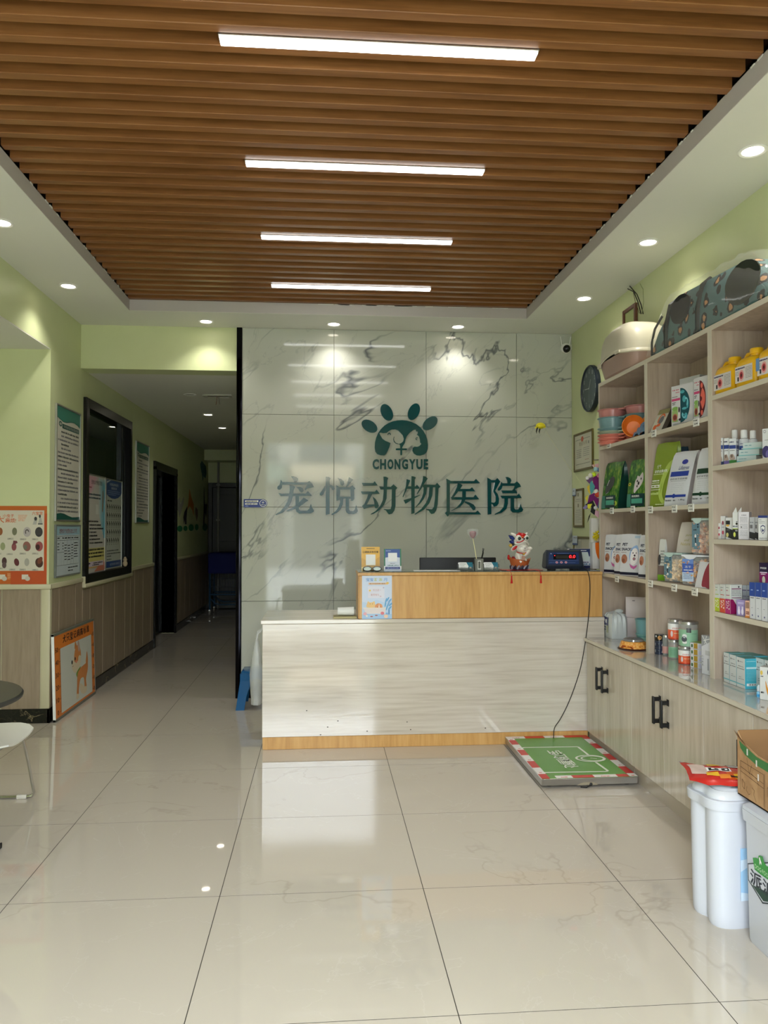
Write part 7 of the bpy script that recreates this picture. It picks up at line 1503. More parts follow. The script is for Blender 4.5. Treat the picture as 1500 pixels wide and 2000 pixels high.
mb = MB(); mb.box(0, w_, 0, 0.03, 0, 0.145, C(40, 36, 30, 0.3), 0.001, 1); leash(mb, Frame((0, 0, 0), (1, 0, 0), (0, 0, 1), w_, 0.145)); mb.build('carton', t)
def feed(col, dk, face):
    def a(mb, f):
        f.rect(mb, 0, 0, 1, 1, C(206, 206, 210, 0.3), 0.0004); n = 18; c0 = 0.42
        f.poly(mb, [(c0, 0.92)]+[(c0+0.43*sin(pi*k/n), 0.5+0.42*cos(pi*k/n)) for k in range(1, n)]+[(c0, 0.08)], dk, 0.001)
        if face == 0:
            for x0, x1, y0, y1 in ((c0, 0.62, 0.78, 0.86), (c0+0.1, 0.68, 0.56, 0.72), (c0+0.28, 0.8, 0.40, 0.62), (c0+0.08, 0.72, 0.38, 0.44), (c0+0.18, 0.74, 0.14, 0.30), (c0+0.06, 0.6, 0.24, 0.29)): f.ell(mb, (x0+x1)/2, (y0+y1)/2, (x1-x0)/2, (y1-y0)/2, col, 0.0016)
            f.ring(mb, 0.68, 0.56, 0.1, 0.11, 0.04, C(130, 206, 220, 0.2), 0.002, a0=R(-60), a1=R(120)); f.ring(mb, 0.60, 0.27, 0.1, 0.10, 0.04, C(130, 206, 220, 0.2), 0.002, a0=R(150), a1=R(330))
        else: f.ring(mb, c0-0.1, 0.5, 0.5, 0.30, 0.22, col, 0.0016, a0=R(-55), a1=R(55)); f.ell(mb, c0+0.16, 0.8, 0.08, 0.06, col, 0.0016); f.ell(mb, c0+0.16, 0.18, 0.08, 0.06, col, 0.0016)
        f.dashes(mb, 0.06, 0.88, 0.38, 0.03, C(196, 110, 130), 36); f.dashes(mb, 0.2, 0.82, 0.38, 0.025, C(196, 110, 130), 37); f.rect(mb, 0.02, 0.63, 0.41, 0.69, C(200, 70, 120), 0.0008); f.dashes(mb, 0.04, 0.72, 0.3, 0.02, C(110, 100, 110), 2); f.dashes(mb, 0.04, 0.58, 0.22, 0.02, INK, 3); f.dashes(mb, 0.04, 0.54, 0.18, 0.02, INK, 4)
        f.ell(mb, 0.18, 0.44, 0.15, 0.05, C(130, 176, 90), 0.0012); f.rect(mb, 0.03, 0.12, 0.3, 0.4, C(150, 180, 110), 0.0006); f.ell(mb, 0.17, 0.23, 0.12, 0.09, C(180, 110, 90), 0.0014); f.ell(mb, 0.17, 0.23, 0.08, 0.06, C(120, 56, 44), 0.0018)
        f.poly(mb, [(0.28, 0.18), (0.4, 0.12), (0.42, 0.3), (0.38, 0.42), (0.3, 0.46), (0.32, 0.34)], C(220, 216, 214), 0.0018); f.ell(mb, 0.37, 0.4, 0.04, 0.07, C(60, 50, 56), 0.0022); f.ell(mb, 0.4, 0.16, 0.06, 0.03, C(56, 50, 56), 0.0022); f.dashes(mb, 0.08, 0.06, 0.8, 0.015, GREYINK, 8); f.dashes(mb, 0.08, 0.035, 0.6, 0.015, GREYINK, 9)
    return a
WB = C(206, 206, 210, 0.35)
carton('slow_feeder_box', 'white display box showing a turquoise slow feeder bowl', 'box', 1313, 1356, 756, 1.85, 0.055, zb, WB, feed(C(84, 170, 186, 0.2), C(16, 78, 92, 0.3), 0), rz=-74)
carton('slow_feeder_box', 'white display box showing a coral slow feeder bowl', 'box', 1357, 1385, 740, 1.868, 0.055, zb, WB, feed(C(236, 112, 100, 0.2), C(100, 18, 34, 0.3), 1), rz=-80)
def plain(mb, f): f.ell(mb, 0.5, 0.88, 0.02, 0.012, BLACK)
carton('plain_white_box', 'plain taller white box standing behind the turquoise feeder box', 'box', 1329, 1369, 741, 1.965, 0.05, zb, C(200, 204, 206, 0.35), plain, rz=-74)

# bookcase 2, second shelf: pet food bags
zb = ZB[1]+0.0004
OL = C(126, 146, 44, 0.35)
def olive(mb, f):
    LG_ = C(170, 192, 92, 0.35); f.poly(mb, smooth_poly([(0.95, 0.72), (0.72, 0.66), (0.55, 0.5), (0.44, 0.3), (0.46, 0.16), (0.6, 0.06), (0.92, 0.04), (0.72, 0.10), (0.62, 0.2), (0.66, 0.36), (0.8, 0.54), (0.98, 0.68)]), LG_, 0.003)
    f.text(mb, '元气', 0.22, 0.60, 0.42, 0.66, WH, 0.004); f.text(mb, '全价全期犬粮', 0.14, 0.53, 0.78, 0.58, WH, 0.004, bold=0.02); f.dashes(mb, 0.1, 0.505, 0.6, 0.012, C(210, 220, 170), 2, t=0.003); f.dashes(mb, 0.06, 0.40, 0.42, 0.02, WH, 3, t=0.003); f.dashes(mb, 0.04, 0.37, 0.42, 0.012, WH, 4, t=0.003); f.rect(mb, 0.03, 0.30, 0.46, 0.345, WH, 0.003); f.dashes(mb, 0.08, 0.312, 0.42, 0.022, OL, 5, t=0.004); f.dashes(mb, 0.03, 0.265, 0.5, 0.01, WH, 6, t=0.003); f.dashes(mb, 0.05, 0.19, 0.45, 0.04, C(180, 200, 120), 7, t=0.003); f.dashes(mb, 0.3, 0.03, 0.7, 0.02, C(210, 220, 170), 9, t=0.003)
pouch('olive_food_bag', 'tall olive green pet food bag at the shelf\'s left end', 'pet food', 1269, 1309, 868, 1.834, -74, zb, 0.07, OL, olive, asym=0.22, top=0.2)
def lifet(c1, name_, badge):
    def a(mb, f):
        f.ell(mb, 0.62, 0.80, 0.13, 0.045, C(44, 56, 150, 0.3), 0.003) if badge else None
        if name_: f.text(mb, 'Lifetree', 0.42, 0.66, 0.86, 0.73, C(44, 56, 120), 0.003, italic=0.3)
        f.rect(mb, 0.12, 0.54, 0.90, 0.63, c1, 0.003); f.text(mb, '全价冻干双拼粮', 0.14, 0.475, 0.9, 0.51, INK, 0.003); f.dashes(mb, 0.2, 0.45, 0.86, 0.006, GREYINK, 3, t=0.003)
        for k in range(5): f.dashes(mb, 0.25, 0.40-0.035*k, 0.8, 0.008, C(176, 180, 184), k, gap=0.6, t=0.003)
        f.rect(mb, 0.02, 0.16, 0.94, 0.205, c1, 0.003); f.ell(mb, 0.44, 0.183, 0.07, 0.04, c1, 0.004); f.text(mb, '1.8kg', 0.66, 0.09, 0.92, 0.125, INK, 0.003); f.dashes(mb, 0.06, 0.09, 0.34, 0.03, GREYINK, 8, t=0.003); f.dashes(mb, 0.42, 0.09, 0.52, 0.03, GREYINK, 9, t=0.003)
        f.dashes(mb, 0.4, 0.93, 0.6, 0.02, GREYINK, 19, t=0.003) if not badge else None
    return a
WBAG = C(208, 210, 214, 0.35); GUS = C(196, 190, 190, 0.4)
pouch('white_food_bag', 'white pet food bag with blue bands and a script name', 'pet food', 1297, 1341, 884, 1.838, -70, zb, 0.115, WBAG, lifet(C(38, 62, 150, 0.3), True, True), side=GUS, group='white 1.8 kg food bags', asym=0.22, top=0.08, m_back=GUS)
pouch('white_food_bag', 'white pet food bag with dark green bands beside the divider', 'pet food', 1351, 1393, 876, 1.85, -74, zb, 0.10, WBAG, lifet(C(24, 60, 42, 0.3), False, False), side=GUS, group='white 1.8 kg food bags', asym=0.16, top=0.1, m_back=GUS)
pouch('grey_food_bag', 'grey-white food bag standing behind between the two white ones', 'pet food', 1352, 1374, 884, 1.985, -70, zb, 0.06, C(176, 180, 184, 0.4), lambda mb, f: (f.ell(mb, 0.8, 0.3, 0.14, 0.1, C(34, 38, 100)), f.dashes(mb, 0.2, 0.8, 0.6, 0.02, INK, 3)))
pouch('dark_food_bag', 'dark blue bag top showing behind the olive bag', 'pet food', 1323, 1338, 873, 1.985, -70, zb, 0.05, C(50, 84, 110, 0.4), lambda mb, f: f.rect(mb, 0, 0, 1, 0.55, C(24, 30, 44, 0.4)))

# bookcase 2, third shelf: snack tubs
zb = ZB[0]+0.0004
KIB = speckle('pale_freeze_dried_cubes', (236, 212, 172), (150, 112, 84), 60, 0.7, 0.42, 0.62, 1.0, 2)
MIX = speckle('mixed_treats', (206, 150, 84), (96, 66, 60), 45, 0.6, 0.40, 0.62, 1.0, 2)
CLR = M('clear_tub', (225, 232, 232), 0.04, alpha=0.28)
def chips(mb, w_, d_, h_, ms, n, s_, seed):
    r_ = random.Random(seed)
    for k in range(n):
        face = r_.random(); x = 0.006+(w_-0.012)*r_.random(); z = 0.01+(h_-0.02)*r_.random(); y = 0.006+0.004*r_.random()
        if face < 0.35: x = w_-0.006-0.004*r_.random(); y = 0.006+(d_-0.012)*r_.random()
        if face > 0.93: z = h_-0.006; y = 0.006+(d_-0.012)*r_.random()
        m4 = Matrix.Translation((x, y, z)) @ Matrix.Rotation(r_.random()*3, 4, 'X') @ Matrix.Rotation(r_.random()*3, 4, 'Z'); a = s_*(0.7+0.6*r_.random()); mb.box(-a, a, -a*0.6, a*0.6, -a*0.8, a*0.8, ms[k % len(ms)], mat=m4)
def tub(lab, px0, px1, pyt, X0, zb, d, fillm, ms, art, lidm, rz=-62, fh=0.86, fillcol=None):
    P0, w_, h_ = fit(px0, px1, pyt, X0, rz, zb); t = thing('snack_tub', P0+Vector((0, 0, 0.0003)), R(rz), lab, 'tub')
    mb = MB(); mb.box(0, w_, 0, d, 0, h_*0.93, CLR, 0.008, 2); fr = Frame((0, 0, 0), (1, 0, 0), (0, 0, 1), w_, h_); art(mb, fr); mb.build('container', t, weld=False)
    mb = MB(); chips(mb, w_, d, h_*fh, ms, 150, 0.0085, int(px0)); mb.box(0.012, w_-0.012, 0.014, d-0.012, 0.012, h_*fh-0.012, fillm); mb.build('treats', t, kind='stuff', weld=False)
    mb = MB(); mb.box(-0.003, w_+0.003, -0.003, d+0.003, h_*0.93, h_, lidm, 0.004, 2); mb.prism(Frame((w_*0.08, -0.004, h_), (1, 0, 0), (0, 0, 1), w_*0.5, h_*0.16), [(0, 0), (0, -0.3), (0.2, -0.8), (0.5, -1), (0.8, -0.8), (1, -0.3), (1, 0)], 0.002, lidm); mb.build('lid', t)
    return t, P0, w_, h_
GB = C(96, 126, 140, 0.4)
def bluelab(mb, f):
    f.rect(mb, 0.02, 0.14, 0.46, 0.86, GB, 0.002); [f.rect(mb, 0.34, y, 0.39, y+0.045, BLACK, 0.003) for y in (0.73, 0.80)]; f.dashes(mb, 0.1, 0.66, 0.3, 0.03, INK, 4, t=0.003)
    f.ell(mb, 0.22, 0.5, 0.05, 0.055, C(220, 220, 220), 0.003); f.poly(mb, [(0.18, 0.46), (0.26, 0.46), (0.24, 0.36), (0.28, 0.30), (0.2, 0.32)], C(40, 44, 52), 0.0034); f.ell(mb, 0.23, 0.27, 0.045, 0.045, C(220, 220, 220), 0.003)
def mixlab(mb, f):
    f.rect(mb, 0.02, 0.42, 0.44, 0.86, C(60, 90, 170, 0.35), 0.002); f.rect(mb, 0.02, 0.12, 0.44, 0.42, C(190, 206, 226, 0.35), 0.002); f.rect(mb, 0.02, 0.70, 0.44, 0.86, C(110, 140, 200), 0.0026); f.text(mb, '冻干', 0.12, 0.56, 0.36, 0.64, WH, 0.003); f.dashes(mb, 0.08, 0.48, 0.4, 0.03, WH, 3, t=0.003); [f.dashes(mb, 0.06, 0.36-0.05*k, 0.4, 0.025, C(110, 130, 170), k, t=0.003) for k in range(4)]
LIDC = C(176, 196, 190, 0.25); LIDW = C(214, 216, 222, 0.25)
CUB = [C(236, 212, 176, 0.7), C(222, 196, 158, 0.7), C(206, 176, 142, 0.7)]
_, Pa, wa, ha = tub('clear tub of pale freeze-dried cubes with grey-blue label, lower left', 1296, 1331, 1079, 1.85, zb, 0.11, KIB, CUB, bluelab, LIDC)
_, Pb, wb_, hb = tub('clear tub of mixed orange and brown treats with blue label', 1331, 1384, 1083, 1.838, zb, 0.13, MIX, [C(214, 150, 80, 0.6), C(226, 190, 170, 0.6), C(120, 84, 74, 0.6), C(176, 120, 100, 0.6)], mixlab, LIDW, rz=-58)
ztub = zb+max(ha, hb)+0.0008
tub('clear tub of reddish freeze-dried cubes stacked on the lower tubs', 1351, 1386, 1012, 1.868, ztub, 0.10, MIX, [C(206, 160, 132, 0.7), C(170, 124, 104, 0.7), C(220, 180, 150, 0.7)], bluelab, LIDC)
def beige(mb, f): f.text(mb, 'pure', 0.45, 0.52, 0.82, 0.60, C(150, 146, 80), 0.003, italic=0.3); f.text(mb, 'and', 0.42, 0.38, 0.72, 0.46, C(150, 146, 80), 0.003, italic=0.3); f.text(mb, 'Natura', 0.22, 0.24, 0.80, 0.34, C(160, 146, 70), 0.003, italic=0.3)
pouch('beige_pouch', 'beige pouch with looping green lettering lying against the upper tub', 'pet food', 1320, 1352, 1020, 1.90, -52, ztub, 0.04, C(186, 178, 168, 0.5), beige, asym=0.28, top=0.4)
def smallp(mb, f): f.rect(mb, 0.0, 0.0, 1, 0.14, C(110, 160, 30), 0.002); f.rect(mb, 0, 0.14, 1, 0.36, C(110, 92, 90), 0.002); f.ell(mb, 0.2, 0.5, 0.25, 0.13, C(60, 58, 60), 0.003); [f.dashes(mb, 0.35, 0.7-0.07*k, 0.95, 0.02, C(90, 96, 90), k, t=0.003) for k in range(5)]
pouch('narrow_treat_pouch', 'narrow white treat pouch with bright green foot left of the tubs', 'pet snacks', 1284, 1298, 1053, 1.865, -60, zb, 0.035, C(204, 204, 198, 0.4), smallp, taper=0.2)
pouch('maroon_packet', 'white and maroon packet leaning at the shelf\'s right end', 'packet', 1356, 1386, 1096, 1.832, -82, zb, 0.010, C(206, 206, 210, 0.3), lambda mb, f: f.poly(mb, smooth_poly([(0.45, 0.1), (0.55, 0.6), (0.8, 0.92), (1.0, 0.95), (1.0, 0.05), (0.7, 0.05)]), C(140, 50, 66, 0.35), 0.002), taper=0.3, asym=0.15)

# bookcase 2, on the worktop
zb = WT_+0.0003
NV = C(34, 42, 66, 0.3); TIN = C(70, 66, 70, 0.25)
def navy(mb, f): f.rect(mb, 0.0, 0.02, 1, 0.98, NV, 0.0004); f.poly(mb, [(0.2, 0.3), (0.8, 0.25), (0.85, 0.7), (0.5, 0.6), (0.2, 0.72)], C(206, 206, 206), 0.001); f.text(mb, '罐头', 0.35, 0.38, 0.66, 0.56, INK, 0.0016)
def navy2(mb, f): f.rect(mb, 0.0, 0.02, 1, 0.98, BLACK, 0.0004); f.ell(mb, 0.6, 0.5, 0.16, 0.3, C(196, 140, 70), 0.001); f.ell(mb, 0.3, 0.7, 0.07, 0.15, C(200, 200, 200), 0.001)
cz = zb
for k, (a_, nm) in enumerate(((navy, 'bottom'), (navy, 'middle'), (navy2, 'top'))):
    c = onX(1286, 1000, 1.885); zc_ = c.x*sin(YAW)+c.y*cos(YAW); r_ = 9.0*zc_/F_PX; t = thing('pet_food_can', (c.x, c.y, cz), R(-35), 'dark pet food can, %s one of the stack of three' % nm, 'can', 'dark pet food cans')
    hc = 0.037; mb = MB(); mb.lathe([(r_*0.97, 0), (r_, 0.002), (r_, hc-0.003), (r_*0.96, hc-0.0005)], TIN, seg=26); a_(mb, Curv(lambda u, v, r_=r_: Vector((r_*1.006*sin((u-0.5)*2.6), -r_*1.006*cos((u-0.5)*2.6), v*hc)), r_*2.6, hc)); mb.build('can', t, weld=False)
    mb = MB(); mb.lathe([(r_*0.9, hc-0.002), (r_*0.99, hc-0.001), (r_*0.99, hc)], C(120, 116, 116, 0.25), seg=26); mb.build('rim', t); cz += hc+0.0005
MINT = C(140, 184, 152, 0.4)
def mint(mb, f): f.rect(mb, 0.0, 0.05, 1.0, 0.78, MINT, 0.0006, 8); f.rect(mb, 0.48, 0.66, 0.66, 0.86, BLACK, 0.0014, 2); f.ell(mb, 0.4, 0.5, 0.1, 0.09, C(220, 222, 220), 0.0014); f.ell(mb, 0.38, 0.36, 0.12, 0.12, C(80, 84, 92), 0.002); f.ell(mb, 0.4, 0.22, 0.1, 0.07, C(220, 222, 220), 0.0014); f.dashes(mb, 0.7, 0.6, 0.92, 0.02, C(90, 130, 110), 3, t=0.0014); f.dashes(mb, 0.08, 0.5, 0.2, 0.02, C(90, 130, 110), 4, t=0.0014)
def orl(mb, f): f.rect(mb, 0.0, 0.04, 1.0, 0.56, C(226, 96, 56, 0.35), 0.0006, 8); f.rect(mb, 0, 0.56, 1, 0.9, WH, 0.0006, 8); f.rect(mb, 0, 0.03, 1, 0.10, C(190, 54, 34, 0.3), 0.001, 8); f.text(mb, '宠物零食', 0.4, 0.60, 0.8, 0.70, C(200, 80, 60), 0.0012); f.ell(mb, 0.38, 0.34, 0.07, 0.17, C(226, 206, 206), 0.0014); f.dashes(mb, 0.5, 0.36, 0.85, 0.05, C(240, 200, 150), 5, t=0.0012)
def mint2(mb, f): f.rect(mb, 0.12, 0.1, 0.8, 0.72, C(130, 180, 146, 0.4), 0.0006, 8); [f.dashes(mb, 0.3, 0.6-0.06*k, 0.62, 0.02, C(80, 120, 100), k, t=0.0012) for k in range(7)]
def pinkl(mb, f): f.rect(mb, 0, 0.1, 1, 0.5, C(206, 156, 150, 0.4), 0.0006, 8)
SIL = M('jar_steel_lid', (190, 188, 186), 0.25, 0.8); JB = M('clear_jar', (215, 222, 218), 0.04, alpha=0.35)
FM = C(176, 120, 96, 0.7)
jar('treat_jar', 'squat clear jar with a salmon label behind the cans', 1299, 14, 1240, 1.91, zb, JB, SIL, pinkl, C(80, 60, 60, 0.7))
_, r1_, h1 = jar('treat_jar', 'clear jar with plain mint label and brown treats, lower row', 1315, 23, 1249, 1.90, zb, JB, SIL, mint2, FM)
_, r2_, h2 = jar('treat_jar', 'jar with white and orange label standing on the worktop', 1336, 25, 1262, 1.882, zb, JB, SIL, orl, C(60, 36, 34, 0.7))
jar('treat_jar', 'jar with white and orange label on top of the mint-labelled one', 1317, 27, 1209, 1.905, zb+h1+0.001, JB, SIL, orl, C(130, 80, 60, 0.7))
jar('treat_jar', 'big clear jar with cat drawing on a mint label, top of the jars', 1343, 36, 1213, 1.895, zb+h2+0.001, JB, SIL, mint, FM)
def gold(mb, f): f.rect(mb, 0.30, 0.06, 0.62, 0.94, C(170, 136, 50, 0.25)); f.ell(mb, 0.16, 0.5, 0.08, 0.3, C(60, 90, 50), 0.001); f.rect(mb, 0.7, 0.15, 0.94, 0.85, C(186, 186, 210))
P0, w_, h_ = fit(1346, 1369, 1263, 1.862, -60, zb); z_ = zb
for k in range(4):
    t = thing('small_gold_box', (P0.x, P0.y, z_), R(-60), 'small white box with gold window, %s of four stacked' % ('lowest', 'second lowest', 'third lowest', 'topmost')[k], 'box', 'small gold-window boxes')
    mb = MB(); mb.box(0, w_, 0, 0.075, 0, 0.031, WB, 0.001, 1); gold(mb, Frame((0, 0, 0), (1, 0, 0), (0, 0, 1), w_, 0.031))
    if k == 3: mb.face([(0.001, 0.001, 0.0315), (w_-0.001, 0.001, 0.0315), (w_-0.001, 0.074, 0.0315), (0.001, 0.074, 0.0315)], C(150, 170, 80, 0.4))
    mb.build('box', t); z_ += 0.0318
def core(mb, f): f.poly(mb, [(0, 1), (1, 1), (1, 0.9), (0, 0.70)], C(150, 152, 156)); f.line(mb, [(0.1, 0.98), (0.5, 0.8)], 0.003, WH, 0.001); f.line(mb, [(0.5, 1), (0.3, 0.78)], 0.003, WH, 0.001); f.line(mb, [(0.9, 0.95), (0.2, 0.86)], 0.003, WH, 0.001); f.rect(mb, 0.35, 0.50, 0.9, 0.62, C(180, 180, 184)); f.rect(mb, 0.55, 0.12, 0.66, 0.42, C(140, 142, 146)); [f.text(mb, ch, 0.06, 0.44-0.075*k, 0.2, 0.485-0.075*k, C(100, 100, 106), 0.001) for k, ch in enumerate('CORE')]; f.rect(mb, 0.82, 0.14, 0.9, 0.18, C(190, 90, 90), 0.001)
carton('white_gadget_box', 'white upright box with grey geometric corner beside the divider', 'box', 1368, 1389, 1240, 1.838, 0.08, zb, C(204, 204, 210, 0.3), core, rz=-80)

# ------------------------------------------------------------------ bookcase 3: yellow jugs
YJ = C(232, 180, 20, 0.3); zb = Z3[3]+0.0004
for k, (px0, px1, pyt, nm) in enumerate(((1394, 1434, 728, 'leftmost'), (1436, 1476, 710, 'middle'), (1479, 1523, 692, 'rightmost'))):
    P0, w_, h_ = fit(px0, px1, pyt, 1.838, -84, zb); h_ = 0.108; ht = 0.152
    t = thing('yellow_jug', P0, R(-84), 'yellow plastic jug with white label, %s of the three' % nm, 'jug', 'yellow jugs')
    dj = 0.095; cx, cy_ = w_/2, dj/2
    mb = MB(); mb.grid([ro(w_/2*s_, dj/2*s_, z, cx, cy_, 40, 5) for s_, z in ((0.94, 0), (1.0, 0.006), (1.0, 0.095), (0.97, 0.105), (0.88, 0.118), (0.7, 0.128), (0.4, 0.134))], YJ, close_v=True, cap0=True, cap1=True); mb.build('body', t)
    mb = MB(); mb.lathe([(0.024, 0.124), (0.024, 0.138), (0.028, 0.139), (0.028, 0.160), (0.026, 0.163), (0.001, 0.163)], YJ, c=(cx+w_*0.16, cy_, 0), seg=24); mb.build('cap', t)
    mb = MB(); mb.tube([(w_*0.06, cy_, 0.088), (w_*0.09, cy_, 0.125), (w_*0.26, cy_, 0.147), (w_*0.42, cy_, 0.147), (w_*0.5, cy_, 0.130)], [0.010, 0.011, 0.011, 0.011, 0.012], YJ, 10); mb.build('handle', t)
    mb = MB(); f = Frame((w_*0.05, -0.0012, 0.020), (1, 0, 0), (0, 0, 1), w_*0.9, 0.072); f.rect(mb, 0.03, 0, 0.97, 1, C(214, 208, 204, 0.35), 0.0004); f.ell(mb, 0.38, 0.42, 0.14, 0.34, C(222, 160, 156), 0.001); f.ell(mb, 0.38, 0.42, 0.09, 0.22, C(170, 50, 60), 0.0016); f.ell(mb, 0.38, 0.42, 0.03, 0.1, BLACK, 0.002)
    f.dashes(mb, 0.05, 0.82, 0.56, 0.10, C(50, 50, 90), 31, t=0.001); f.rect(mb, 0.16, 0.1, 0.24, 0.36, INK, 0.001); [f.dashes(mb, 0.60, 0.82-0.09*q, 0.94, 0.035, GREYINK, q, t=0.001) for q in range(8)]; [f.dashes(mb, 0.05, 0.66-0.09*q, 0.24, 0.03, GREYINK, q, t=0.001) for q in range(3)]
    if k == 2: f.rect(mb, -0.02, 0.3, 0.16, 1.05, C(100, 140, 190, 0.3), 0.002)
    mb.build('label', t, label='white label with red round emblem')

# shampoo shelf
zb = Z3[2]+0.0004; BW_ = C(210, 212, 214, 0.3); BN = C(40, 62, 130, 0.35)
def catbox(foot):
    def a(mb, f): f.rect(mb, 0, 0, 1, 0.16, foot); f.rect(mb, 0, 0.60, 0.95, 0.74, BN); f.dashes(mb, 0.05, 0.84, 0.7, 0.05, C(60, 60, 90), 32); f.dashes(mb, 0.08, 0.52, 0.8, 0.03, GREYINK, 3); f.poly(mb, smooth_poly([(0.1, 0.18), (0.12, 0.4), (0.25, 0.36), (0.5, 0.4), (0.75, 0.3), (0.8, 0.18)]), C(170, 150, 136), 0.001); f.ell(mb, 0.35, 0.32, 0.18, 0.07, C(110, 90, 80), 0.0016)
    return a
for px0, px1, foot, nm in ((1401.5, 1414, C(38, 56, 110, 0.35), 'navy'), (1415, 1425.5, C(110, 96, 160, 0.35), 'violet')):
    carton('shampoo_carton', 'slim white cat shampoo carton with %s foot' % nm, 'carton', px0, px1, 856, 1.86, 0.045, zb, BW_, catbox(foot), catbox(foot), rz=-50)
carton('shampoo_carton', 'slim white shampoo carton with bright green foot', 'carton', 1425.5, 1439, 857, 1.858, 0.045, zb, BW_, catbox(C(60, 130, 60, 0.35)), catbox(C(60, 130, 60, 0.35)), rz=-45)
def botlab(mb, f): f.rect(mb, 0.1, 0.55, 0.85, 0.78, C(70, 96, 160, 0.35), 0.0006, 8); f.dashes(mb, 0.2, 0.85, 0.7, 0.03, C(70, 80, 120), 2, t=0.0012); f.dashes(mb, 0.2, 0.3, 0.7, 0.02, GREYINK, 4, t=0.0012); f.dashes(mb, 0.3, 0.63, 0.7, 0.06, C(200, 210, 230), 33, t=0.0012)
def bottle(px, pw_, pyt, X0, lab):
    c = onX(px, 1000, X0); zc_ = c.x*sin(YAW)+c.y*cos(YAW); r_ = pw_/2*zc_/F_PX; dt = ray(px, pyt); h_ = H+dt.z*(c.y/dt.y)-zb
    t = thing('shampoo_bottle', (c.x, c.y, zb), R(-30), lab, 'bottle', 'white shampoo bottles'); hb_ = h_*0.76
    mb = MB(); mb.lathe([(r_*0.95, 0), (r_, 0.003), (r_, hb_*0.90), (r_*0.85, hb_*0.97), (r_*0.5, hb_)], BW_, seg=24); botlab(mb, Curv(lambda u, v: Vector((r_*1.006*sin((u-0.5)*2.6), -r_*1.006*cos((u-0.5)*2.6), v*hb_*0.9)), r_*2.6, hb_*0.9)); mb.build('bottle', t, weld=False)
    mb = MB(); mb.lathe([(r_*0.62, hb_), (r_*0.66, hb_+0.001), (r_*0.64, h_-0.003), (r_*0.58, h_), (0.001, h_)], C(222, 222, 220, 0.35), seg=20); mb.build('cap', t)
bottle(1411.5, 15, 844, 1.925, 'white shampoo bottle behind the navy-footed carton'); bottle(1424, 14, 842, 1.93, 'white shampoo bottle behind the violet-footed carton'); bottle(1436, 17, 840, 1.92, 'white shampoo bottle behind the green-footed carton'); bottle(1454.5, 19, 840, 1.925, 'white shampoo bottle standing clear in the middle of the shelf'); bottle(1472, 17, 841, 1.95, 'white shampoo bottle farthest right behind the stacked flat cartons')
def flat(mb, f): f.rect(mb, 0, 0, 0.5, 0.25, C(80, 176, 186, 0.35)); f.rect(mb, 0.5, 0, 0.8, 0.2, C(206, 180, 90, 0.35)); f.dashes(mb, 0.1, 0.5, 0.5, 0.12, C(110, 150, 160), 3)
def flat2(mb, f): f.rect(mb, 0, 0.0, 1, 0.16, C(130, 190, 190, 0.35)); f.dashes(mb, 0.1, 0.5, 0.45, 0.14, C(110, 150, 160), 5)
z_ = zb
for k, (px0, px1, hh_, a_, nm) in enumerate(((1440, 1478, 0.030, flat, 'lowest'), (1444, 1484, 0.028, flat2, 'middle'), (1452, 1490, 0.030, flat2, 'topmost'))):
    P0, w_, _h = fit(px0, px1, 880, 1.85+0.012*k, -50, z_); t = thing('flat_carton', (P0.x, P0.y, z_), R(-50), 'flat mint and white medicine carton, %s of the stack' % nm, 'carton', 'flat mint cartons'); mb = MB(); mb.box(0, w_, 0, 0.055, 0, hh_, C(190, 204, 202, 0.35), 0.001, 1); a_(mb, Frame((0, 0, 0), (1, 0, 0), (0, 0, 1), w_, hh_)); mb.build('carton', t); z_ += hh_+0.0006
carton('violet_blob_carton', 'white carton with violet blobs at the shampoo shelf\'s right end', 'carton', 1490, 1516, 838, 1.842, 0.06, zb, BW_, lambda mb, f: (f.ell(mb, 0.3, 0.22, 0.3, 0.2, C(60, 54, 100)), f.ell(mb, 0.6, 0.14, 0.34, 0.16, C(110, 100, 160), 0.001), f.ring(mb, 0.2, 0.9, 0.1, 0.05, 0.02, GREYINK), f.dashes(mb, 0.2, 0.6, 0.8, 0.02, GREYINK, 2)), rz=-68)

# black and white carton shelf
zb = Z3[1]+0.0004; SW_ = C(206, 206, 204, 0.35); BKC = C(30, 32, 36, 0.35)
def pinkdot(mb, f): f.ell(mb, 0.5, 0.28, 0.2, 0.09, C(176, 60, 80), 0.001); f.ell(mb, 0.5, 0.70, 0.2, 0.09, C(150, 60, 76), 0.001); f.dashes(mb, 0.2, 0.5, 0.8, 0.03, GREYINK, 4); f.dashes(mb, 0.2, 0.12, 0.8, 0.02, C(190, 90, 100), 5)
P0, w_, h_ = fit(1401, 1409, 1022, 1.855, -40, zb)
carton('small_pill_carton', 'tiny white carton with pink dots, left front of the carton shelf', 'carton', 1400.5, 1408, 1022, 1.852, 0.04, zb, SW_, pinkdot, rz=-50)
carton('small_pill_carton', 'slightly taller white carton with pink dots behind the tiny one', 'carton', 1407, 1416.5, 1008, 1.866, 0.05, zb, SW_, pinkdot, pinkdot, rz=-50)
def bw(mb, f): f.poly(mb, [(0, 0.12), (1, 0.0), (1, 0.42), (0, 0.56)], BKC); f.rect(mb, 0.05, 0.68, 0.62, 0.86, BKC, 0.0008); f.poly(mb, [(0.05, 0.6), (0.1, 0.67), (0.6, 0.67), (0.4, 0.58)], C(206, 160, 60), 0.001); f.ell(mb, 0.25, 0.2, 0.18, 0.1, C(200, 190, 120), 0.0014); f.dashes(mb, 0.15, 0.42, 0.6, 0.03, GREYINK, 3, t=0.0012)
carton('black_wedge_carton', 'white carton with black wedge and gold seal', 'carton', 1417, 1431, 1011, 1.85, 0.05, zb, SW_, bw, rz=-50)
